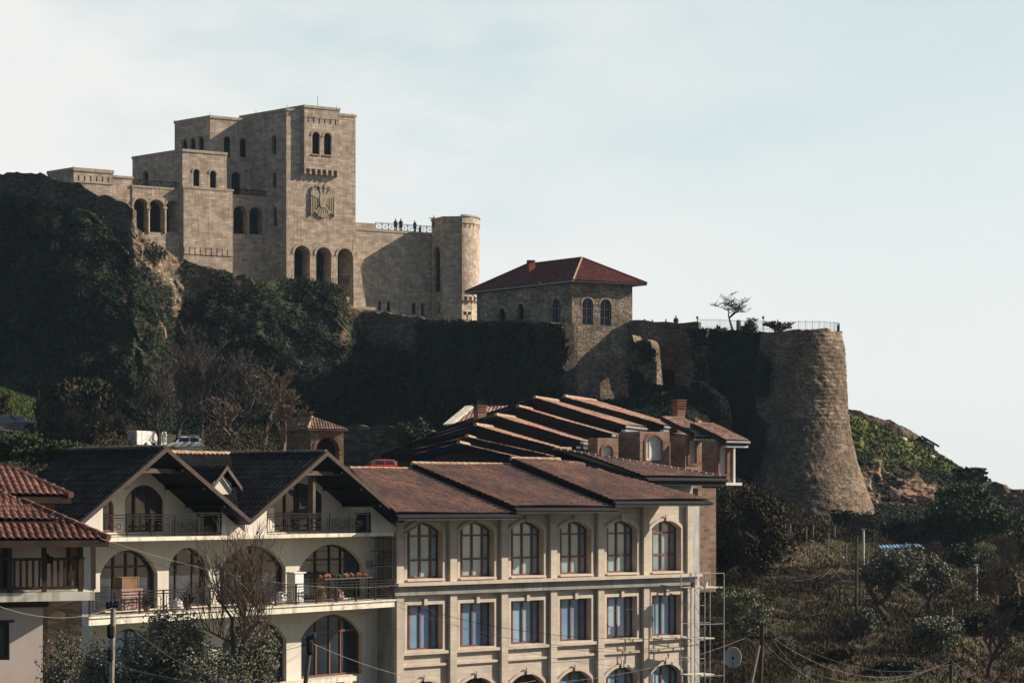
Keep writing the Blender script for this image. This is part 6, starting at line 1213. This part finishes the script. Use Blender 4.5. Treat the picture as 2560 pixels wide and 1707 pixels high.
# ================================================================== FOREGROUND TREES AND POLES
def gz(px, Y): return HY-FL*ground(px, Y)/Y
for lb, px, Y, topy, wd, n, sd in (('olive tree with thin pale foliage between the two houses', 175, 60, 1560, 2.4, 5200, 51), ('broad grey green olive tree left of the bare tree', 420, 58, 1510, 3.3, 9500, 52), ('dense olive crown right behind the bare tree trunk', 625, 60, 1560, 2.8, 8000, 53), ('small olive crown at the bottom left beside the rosy wall', 260, 58, 1600, 2.2, 4500, 54), ('low olive crown at the bottom between the pole and bare tree', 520, 57, 1590, 2.6, 6500, 55)):
    bz = -10.0; py = HY+FL*10.0/Y; hh_ = (py-topy)/FL*Y; leafy('olive_tree', lb, px, py, Y, hh_, wd, int(n*2.2), .05, 'olive', sd, group='olive trees in front of the cream house', base=.45, nclump=30, cr=.16)
t = thing('bare_tree', 'upright leafless tree with many thin brown shoots in front of the cream house', 'tree', P(590, 2080, 58)); b = P(590, 2080, 58); tr = MB(); r = random.Random(77); fx = lambda px, py, Y=58: P(px, py, Y)
tr.tube([b, fx(585, 1800), fx(590, 1680), fx(612, 1600)], [.2, .17, .14, .1], 8); tr.tube([fx(590, 1690), fx(583, 1610), fx(580, 1540)], [.1, .07, .05], 7); tr.build('trunk', M['bark'], t, uv=False); cr_ = MB()
for (x, y, dx, dy, L_0, rad, n_) in ((612, 1600, -12, -75, 1.2, .07, 16), (612, 1600, 40, -50, .9, .055, 12), (580, 1545, -40, -50, .8, .045, 14), (612, 1600, -4, -180, 2.2, .065, 22), (600, 1640, 70, -35, .9, .04, 9), (583, 1610, -75, -40, .9, .04, 10)):
    s0 = fx(x, y); e0 = fx(x+dx, y+dy, 58+r.uniform(-.8, .8)); mid_ = s0.lerp(e0, .5)+Vector((r.uniform(-.05, .05), r.uniform(-.2, .2), .05)); cr_.tube([s0, mid_, e0], [rad, rad*.75, rad*.5], 5)
    for k in range(int(n_*1.7)):
        p0 = s0.lerp(e0, r.uniform(.25, 1)); d_ = Vector((r.gauss(0, .42), r.gauss(0, .42), 1)).normalized(); ln = r.uniform(1.1, 2.7); pts = [p0]
        for j in range(4): d_ = (d_+Vector((r.gauss(0, .09), r.gauss(0, .09), .1))).normalized(); pts.append(pts[-1]+d_*ln/4)
        cr_.tube(pts, [.015, .012, .01, .007, .004], 4)
        for j in range(5):
            q = pts[r.randint(1, 3)]; d2 = (d_+Vector((r.gauss(0, .5), r.gauss(0, .5), 0))).normalized(); l2 = r.uniform(.3, .9); cr_.tube([q, q+d2*l2*.5+Vector((0, 0, .02)), q+d2*l2+Vector((0, 0, .06))], [.009, .007, .004], 3)
cr_.build('crown', M['twig'], t, uv=False)
def pole(label, pts, r, arms=(), mat='post', cat='utility pole', extra=()):
    t = thing('utility_pole', label, cat, pts[0]); m_ = MB(); m_.tube(pts, [r]+[r*.8]*(len(pts)-1), 8); m_.build('pole', M[mat], t)
    for a, b in arms: m_ = MB(); m_.bar(a, b, .05); m_.build('cross_arm', M['iron'], t); m_ = MB(); [m_.lathe(a.lerp(b, k)+Vector((0, 0, .04)), [(.03, 0), (.05, .06), (.02, .14)], 6) for k in (0.02, .33, .67, .98)]; m_.build('insulator', M['glass_grey'], t)
    for a, rr_ in extra: m_ = MB(); m_.lathe(a, [(rr_*.6, -.1), (rr_, -.05), (rr_, .2), (rr_*.5, .26)], 8); m_.build('junction_box', M['iron'], t)
    return t
p1 = P(283, 1518, 50); pole('pale concrete utility pole with coiled cable in front of the left balcony', [P(281, 2200, 50), P(279, 1700, 50), p1], .085, [(P(266, 1519, 50), P(296, 1514, 50))], extra=[(P(277, 1585, 49.95), .1), (P(276, 1643, 49.95), .07)])
p2 = P(776, 1605, 48); pole('dark leaning utility pole with a cluster of clamps before the low arched window', [P(755, 2200, 48), P(764, 1707, 48), p2], .075, [(P(766, 1606, 48), P(786, 1600, 48))], mat='wood_grey', extra=[(P(775, 1625, 47.95), .09)])
p3 = P(1906, 1562, 78); pole('dark timber utility pole with two cross arms right of the satellite dish', [P(1895, 2000, 78), P(1900, 1707, 78), p3], .12, [(P(1868, 1592, 78), P(1936, 1594, 78)), (P(1890, 1560, 78), P(1914, 1566, 78))], mat='wood_dark')
p4 = P(2378, 1648, 84); pole('short dark utility pole with a cross arm at the lower right', [P(2376, 2000, 84), P(2377, 1707, 84), p4], .09, [(P(2350, 1660, 84), P(2408, 1650, 84))], mat='wood_dark')
t = thing('leaning_pole', 'pale thin pole leaning against the dark timber utility pole', 'pole', P(1873, 1720, 77.5)); m_ = MB(); m_.bar(P(1872, 1740, 77.5), P(1898, 1612, 77.8), .07, 6); m_.build('shaft', M['post'], t)
wires = [(p1, P(960, 1520, 87), .5), (p1, P(-40, 1500, 40), .3), (P(107, 1580, 60), P(560, 1710, 45), .3), (P(107, 1560, 60), P(470, 1707, 45), .3), (P(107, 1602, 60), P(150, 1640, 58), .1), (P(250, 1345, 60), P(995, 1462, 88), .6), (P(240, 1352, 60), P(990, 1480, 88), .8), (P(300, 1540, 50), P(600, 1707, 44), .3),
    (P(985, 1459, 88.6), P(1560, 1665, 60), .8), (P(985, 1500, 88.6), P(1905, 1575, 78), .9), (P(985, 1512, 88.6), P(1905, 1590, 78), 1.1), (P(740, 1480, 90), P(1720, 1500, 99), .9), (P(1906, 1563, 78), P(2405, 1652, 84), 1.0), (P(1930, 1592, 78), P(2378, 1650, 84), 1.1), (P(1868, 1594, 78), P(2350, 1662, 84), 1.2), (P(1906, 1570, 78), P(1300, 1600, 90), .7),
    (P(1930, 1594, 78), P(2150, 1740, 50), .5), (P(1868, 1592, 78), P(1100, 1710, 60), .6), (P(2405, 1652, 84), P(2620, 1760, 70), .4), (P(2378, 1650, 84), P(2600, 1700, 70), .5), (p2, P(1340, 1700, 60), .5), (p2, P(500, 1600, 52), .3), (P(1890, 1562, 78), P(1640, 1590, 95), .3), (P(1906, 1600, 78), P(2100, 1720, 60), .3), (P(1330, 1655, 85), P(1735, 1600, 99), .3)]
wire_words = ['from the pale concrete pole to the middle of the cream balcony', 'from the pale concrete pole out past the left picture edge', 'lowest of three leaving the rosy wall, towards the bare tree', 'uppermost of three leaving the rosy wall, crossing the left olives', 'short one from the rosy wall into the leftmost olive',
    'from the timber balcony roof to the hotel ledge, upper one', 'from the timber balcony roof to the hotel ledge, lower one', 'dropping steeply right from the pale concrete pole', 'falling from the hotel ledge corner across its lower windows', 'from the cream house end to the timber pole, upper one', 'from the cream house end to the timber pole, lower one', 'nearly level across the square hotel windows',
    'highest of three between the timber pole and the short right pole', 'middle of three between the timber pole and the short right pole', 'most sagging of three between the timber pole and the short right pole', 'from the timber pole left to the third hotel bay', 'dropping right from the timber pole to the bottom edge', 'from the timber pole down left past the hotel foot',
    'from the short right pole to the right edge, lower one', 'from the short right pole to the right edge, upper one', 'from the dark leaning pole rightwards along the hotel foot', 'from the dark leaning pole leftwards through the bare tree', 'short one from the timber pole to the hotel corner', 'short one dropping right from the lower cross arm', 'low one along the hotel foot to the scaffolding']
for k, (a, b, sag) in enumerate(wires):
    m_ = MB(); pts = [a.lerp(b, i/16)-Vector((0, 0, sag*4*(i/16)*(1-i/16))) for i in range(17)]; m_.tube(pts, .006 if min(a.y, b.y) < 65 else .009, 4)
    tag(m_.build('overhead_wire', M['post' if k % 3 else 'fascia'], uv=False), 'overhead wire '+wire_words[k], 'wire', 'overhead wires')
# satellite dish
t = thing('satellite_dish', 'large pale satellite dish beside the scaffolding', 'satellite dish', P(1833, 1720, 84)); m_ = MB(); c = P(1833, 1643, 84); n_ = Vector((-.15, -1, .3)).normalized(); e1_ = n_.cross(Vector((0, 0, 1))).normalized(); e2_ = e1_.cross(n_); rings = []
for k in range(7):
    rr_ = .43*k/6; rings.append([c+e1_*rr_*math.cos(a_)*.82+e2_*rr_*math.sin(a_)*1.06+n_*(.22*(rr_/.43)**2-.2) for a_ in np.linspace(0, 2*math.pi, 28, endpoint=False)])
vs2 = sum(rings, []); fs2 = [(k*28+i, k*28+(i+1) % 28, (k+1)*28+(i+1) % 28, (k+1)*28+i) for k in range(6) for i in range(28)]; m_.add(vs2, fs2); o = m_.build('dish', M['dish'], t, smooth=True); o.modifiers.new('thick', 'SOLIDIFY').thickness = .02
m_ = MB(); m_.tube([P(1833, 1745, 84.1), P(1833, 1660, 84.2)], .04, 6); m_.bar(c-e2_*.42, c+n_*.42-e2_*.1, .018); m_.build('mount', M['iron'], t); m_ = MB(); m_.cube(c+n_*.42-e2_*.1, .1, .12, .1); m_.build('receiver', M['fascia'], t)
# scaffolding
sc = thing('scaffolding', 'rusty and blue tube scaffolding with board decks at the hotel corner', 'scaffolding', P(1770, 1750, 97)); f = Fr(1735, 98, vp=9000); xs = [f.u(x) for x in (1737, 1762, 1810)]; zt, zb_ = f.z(1760, 1433), -12
for i, u in enumerate(xs):
    for w in (0, -1.1):
        m_ = MB(); m_.tube([f.pt(u, w, zb_), f.pt(u, w, zt if i else zt-.1)], .028, 6); m_.build('standard', M['bluepaint' if (i == 1 and w) else 'steel'], sc, uv=False)
lev = [f.z(1760, y) for y in (1433, 1472, 1512, 1560, 1599, 1645, 1690, 1740)]
for k, z_ in enumerate(lev):
    m_ = MB()
    for w in (0, -1.1): m_.bar(f.pt(xs[0], w, z_), f.pt(xs[2] if k in (0, 3, 6) else xs[1], w, z_), .022)
    m_.build('ledger', M['steel'], sc, uv=False)
    if k in (1, 4, 6): m_ = MB(); m_.box(f, xs[0]-.1, xs[2] if k == 1 else xs[1]+.7, -1.05, -.1, z_+.03, z_+.08); m_.build('deck', M['slab'], sc)
    if k < 7: 
        for (ua_, ub_, w) in ((0, 1, 0), (1, 0, -1.1)): m_ = MB(); m_.bar(f.pt(xs[ua_], w, z_), f.pt(xs[ub_], w, lev[k+1]), .015); m_.build('brace', M['bluepaint'], sc, uv=False)
for lb, x, mt_ in (('orange bucket on the top deck of the scaffolding', 1742, 'terracotta'), ('white paint tub on the top deck of the scaffolding', 1773, 'white')):
    m_ = MB(); q = f.pt(f.u(x), -.3, lev[1]+.082); m_.lathe(q, [(.1, 0), (.13, .26), (.14, .27), (.11, .25)], 12); tag(m_.build('bucket', M[mt_]), lb, 'bucket')
# ================================================================== HILLSIDE ON THE RIGHT
def gp_(px, py, off=0.0):
    """first ground point seen through a photo pixel"""
    ys = np.linspace(60, 260, 500)
    for Y in ys:
        if (HY-py)/FL*Y <= ground(px, Y): return P(px, py, Y-off)
    return P(px, py, 200)
gp = 'timber fence posts on the brown slope'
for k, (px, pb_, pt_) in enumerate(((1963, 1340, 1298), (1976, 1348, 1310), (2016, 1365, 1317), (2033, 1360, 1312), (2071, 1392, 1332), (2087, 1365, 1312), (2116, 1415, 1358), (2169, 1440, 1384), (2141, 1600, 1343), (2191, 1392, 1325), (2185, 1378, 1320), (2392, 1484, 1432), (2380, 1580, 1518))):
    b = gp_(px, pb_); h = (pb_-pt_)/FL*b.y; m_ = MB(); m_.tube([b-Vector((0, 0, .4)), b+Vector((0, 0, h*.5)), b+Vector((.02, 0, h))], .06 if k != 8 else .09, 6)
    wh = ['leftmost short', 'second from left', 'third from left', 'fourth from left', 'short leaning', 'thin upper', 'pale upright', 'pale lower', 'tallest dark', 'dark upper right', 'dark twin', 'thin grey far right', 'tall grey lower right'][k]
    tag(m_.build('fence_post', M['wood_dark' if 'dark' in wh else 'post']), wh+' timber post standing on the brown slope', 'post', gp)
for lb, px, pb_, pt_ in (('white concrete post with a short cap below the round tower', 2159, 1418, 1323), ('white concrete post with a lamp bracket at the far right slope', 2243*1.0885, 1508, 1412)):
    b = gp_(px, pb_); h = (pb_-pt_)/FL*b.y; t = thing('lamp_post', lb, 'post', b, group='white posts on the slope'); m_ = MB(); m_.tube([b-Vector((0, 0, .3)), b+Vector((0, 0, h))], .075, 8); m_.build('pole', M['white'], t); m_ = MB(); m_.cube(b+Vector((0, 0, h+.03)), .38, .18, .07); m_.build('cap', M['white'], t)
# blue sheet shelter
b = gp_(2260, 1420); t = thing('sheet_shelter', 'small shelter with a blue white corrugated roof on thin posts', 'shelter', b); Ys = b.y; m_ = MB(); pa, pb2, pc2, pd = P(2195, 1362, Ys-1), P(2300, 1359, Ys-1), P(2308, 1366, Ys-3), P(2200, 1370, Ys-3); n_ = 40
for i in range(n_):
    s0, s1 = i/n_, (i+1)/n_; dz0 = .05*math.sin(i*1.9); dz1 = .05*math.sin((i+1)*1.9); q = [pa.lerp(pb2, s0), pa.lerp(pb2, s1), pd.lerp(pc2, s1), pd.lerp(pc2, s0)]; q = [q[0]+Vector((0, 0, dz0)), q[1]+Vector((0, 0, dz1)), q[2]+Vector((0, 0, dz1)), q[3]+Vector((0, 0, dz0))]; m_.prism(q, (0, 0, -.02))
m_.build('roof_sheet', M['bluesheet'], t)
for x in (2200, 2215, 2287, 2303): m_ = MB(); p = P(x, 1366, Ys-1.5-(x % 2)); m_.bar(p, P(x, 1440, Ys-1.5-(x % 2)), .05, 6); m_.build('post', M['wood_grey'], t)
m_ = MB(); m_.prism([P(2291, 1402, Ys-2), P(2306, 1401, Ys-2), P(2307, 1425, Ys-2), P(2292, 1427, Ys-2)], (0, .5, 0)); m_.build('side_sheet', M['bluesheet'], t)
# branch pergola
b = gp_(2080, 1500); t = thing('branch_shelter', 'low collapsed shelter woven from dark branches and poles on the slope', 'shelter', b); m_ = MB(); r = random.Random(9)
for i in range(120):
    x = r.uniform(1985, 2170); y = 1432+abs(x-2080)*.12+r.uniform(0, 70)*r.random(); p = P(x, y, b.y-1+r.uniform(-1.5, 2)); ln = r.uniform(1, 3.2); a_ = r.gauss(0, .25); d_ = Vector((math.cos(a_), r.uniform(-.5, .5), math.sin(a_)-.1)); m_.bar(p-d_*ln/2, p+d_*ln/2, r.uniform(.015, .035), 4)
m_.build('branches', M['wood_grey'], t, uv=False)
for x in (2000, 2045, 2100, 2150):
    m_ = MB(); p = P(x, 1440, b.y-.5); m_.bar(p, p-Vector((0, 0, 3.2)), .06, 5); m_.build('post', M['bark'], t, uv=False)
for x in (2080, 2105):
    m_ = MB(); m_.bar(P(x, 1420, b.y-1), P(x-28, 1445, b.y-1.5), .03, 4); m_.bar(P(x, 1420, b.y-1), P(x+22, 1446, b.y-1.5), .03, 4); m_.build('ridge_pole', M['post'], t, uv=False)
def slope_tree(fn, name, label, px, pb_, hpx_, wpx, **k):
    b = gp_(px, pb_); s_ = b.y/FL
    return fn(name, label, px, pb_, b.y, hpx_*s_, wpx*s_, **k)
ol = 'olive trees on the right slope'
slope_tree(leafy, 'olive_tree', 'large old olive tree with a dark twisted trunk in the middle of the slope', 2225, 1555, 190, 165, n=9500, leaf=.13, mat='olive', seed=61, group=ol, base=.42, trunk=.3, nclump=30, cr=.16)
slope_tree(leafy, 'olive_tree', 'olive tree right of the old twisted one, half behind it', 2320, 1520, 125, 120, n=6000, leaf=.13, mat='olive', seed=62, group=ol, base=.25)
slope_tree(leafy, 'olive_tree', 'grey green olive bush low on the slope above the wires', 2330, 1650, 110, 150, n=7000, leaf=.11, mat='olive', seed=63, group=ol, base=.1)
slope_tree(leafy, 'olive_tree', 'small olive sapling below the old twisted tree', 2155, 1600, 80, 75, n=2500, leaf=.11, mat='olive', seed=64, group=ol, base=.2)
slope_tree(leafy, 'evergreen_tree', 'big soft green leafy tree on the upper right slope', 2430, 1370, 165, 230, n=17000, leaf=.2, mat='evergreen', seed=65, base=.08, nclump=40)
slope_tree(leafy, 'willow_bush', 'pale yellow green willow bush beside the scaffolding', 1850, 1600, 155, 165, n=9500, leaf=.09, mat='palebush', seed=66, cat='bush', base=.1, nclump=40, cr=.12)
slope_tree(leafy, 'willow_bush', 'smaller pale yellow green bush right of the timber utility pole', 1965, 1660, 90, 80, n=3500, leaf=.08, mat='palebush', seed=67, cat='bush', base=.1, cr=.12)
slope_tree(leafy, 'shrub', 'large dark brown scrub right of the brick house corner', 1890, 1470, 250, 180, n=14000, leaf=.16, mat='scrub', seed=68, cat='bush', base=.03, nclump=40)
slope_tree(leafy, 'shrub', 'dark scrub close behind the hotel corner', 1800, 1460, 190, 130, n=8000, leaf=.16, mat='scrub', seed=69, cat='bush', base=.03)
for k, (px, pb_, hp, wp, lb, mt_) in enumerate(((2110, 1330, 60, 70, 'dark bush at the right foot of the round tower', 'shrub'), (2170, 1350, 55, 90, 'dark bush under the tan rock face', 'shrub'), (2250, 1355, 60, 110, 'wide dark bush below the bare tan cliff', 'shrub'), (2330, 1345, 60, 90, 'dark bush left of the soft green tree', 'shrub'), (2540, 1420, 110, 90, 'brown scrub at the right edge under the green tree', 'scrub'), (2490, 1500, 90, 110, 'brown scrub behind the right white post', 'scrub'), (2545, 1590, 110, 100, 'brown scrub at the right edge, lower slope', 'scrub'), (2440, 1600, 80, 100, 'brown scrub between wires and right white post', 'scrub'), (2080, 1680, 60, 120, 'low weeds heap at the bottom of the slope', 'drygrass'), (2230, 1700, 50, 120, 'low green shrub at the bottom edge of the slope', 'shrub'), (2400, 1420, 60, 120, 'dark bushes in the hollow right of the blue shelter', 'shrub'), (2520, 1330, 60, 110, 'dark bush by the right stone wall', 'shrub'))):
    slope_tree(leafy, 'shrub', lb, px, pb_, hp, wp, n=3200, leaf=.17, mat=mt_, seed=80+k, group='shrubs on the right slope', cat='bush', stems=False, base=0)
for lb, px, pb_, hp, sd, mt_ in (('leafless brown tree at the right edge of the slope', 2505, 1560, 180, 71, 'twig'), ('leafless tree left of the right white post', 2110*1.0885+20, 1475, 130, 72, 'twig'), ('leafless branching tree at the corner of the hotel', 1765, 1440, 205, 73, 'twig_dark'), ('leafless tree at the lower right corner', 2470, 1680, 170, 74, 'twig_dark'), ('leafless small tree by the right foot of the round tower', 2150, 1360, 85, 75, 'twig_dark'), ('leafless tree with pale twigs at the far right edge', 2550, 1480, 150, 76, 'twig')):
    b = gp_(px, pb_); bare_tree('bare_tree', lb, px, pb_, b.y, hp*b.y/FL, group='leafless trees on the right slope', mat=mt_, seed=sd, spread=.9, levels=5, r0=.12, nb=(3, 4), trunk=.25, rmin=.014)
rampart('terrace_wall', 'low broken stone terrace wall right below the round tower', [(2065, 1308, 1345, 186), (2130, 1312, 1350, 186), (2200, 1314, 1400, 185)], .6, 'rubble', seed=31, ragged=.15, rough=.2)
m_ = MB(); p = gp_(1980, 1352); q = gp_(2040, 1372); m_.hexa([p+Vector((-.1, -.3, -.3)), q+Vector((0, -.3, -.3)), q+Vector((0, .6, -.3)), p+Vector((0, .6, -.3))], [p+Vector((-.1, -.3, .15)), q+Vector((0, -.3, .15)), q+Vector((0, .6, .15)), p+Vector((0, .6, .15))]); tag(m_.build('concrete_kerb', M['grey']), 'short grey concrete kerb slab on the brown slope', 'kerb')
stn = MB(); r = random.Random(12)
for lb, px, py, s_ in (('white stone lying in the middle of the lower slope', 2036, 1558, .22), ('white rag or stone near the bottom of the slope', 2218, 1678, .24), ('small white stone at the bottom left of the slope', 2148, 1695, .2), ('pale stone by the timber posts', 2106, 1394, .16), ('pale stone high on the green hill', 2258, 1100, .5), ('second pale stone high on the green hill, lower', 2275, 1128, .45), ('pale stone on the green hill near its tip', 2330, 1143, .4)):
    q = gp_(px, py); m_ = MB(); m_.lathe(q, [(s_*.5, -.2), (s_, 0), (s_*.8, s_*.5), (s_*.2, s_*.75)], 7); tag(m_.build('stone', M['slab']), lb, 'stone')
# ================================================================== AIR
hb = MB(); hb.cube((0, 600, -6), 3040, 3040, 144); hz_ = hb.build('haze', None, uv=False); tag(hz_, kind='stuff')
hm_ = bpy.data.materials.new('thin_air_haze'); hm_.use_nodes = True; hn = hm_.node_tree; hn.nodes.clear(); ho = hn.nodes.new('ShaderNodeOutputMaterial'); hv = hn.nodes.new('ShaderNodeVolumePrincipled')
hv.inputs['Color'].default_value = (.55, .78, 1, 1); hv.inputs['Density'].default_value = 0.0001; hv.inputs['Anisotropy'].default_value = 0.2; hn.links.new(hv.outputs[0], ho.inputs['Volume']); hz_.data.materials.append(hm_)
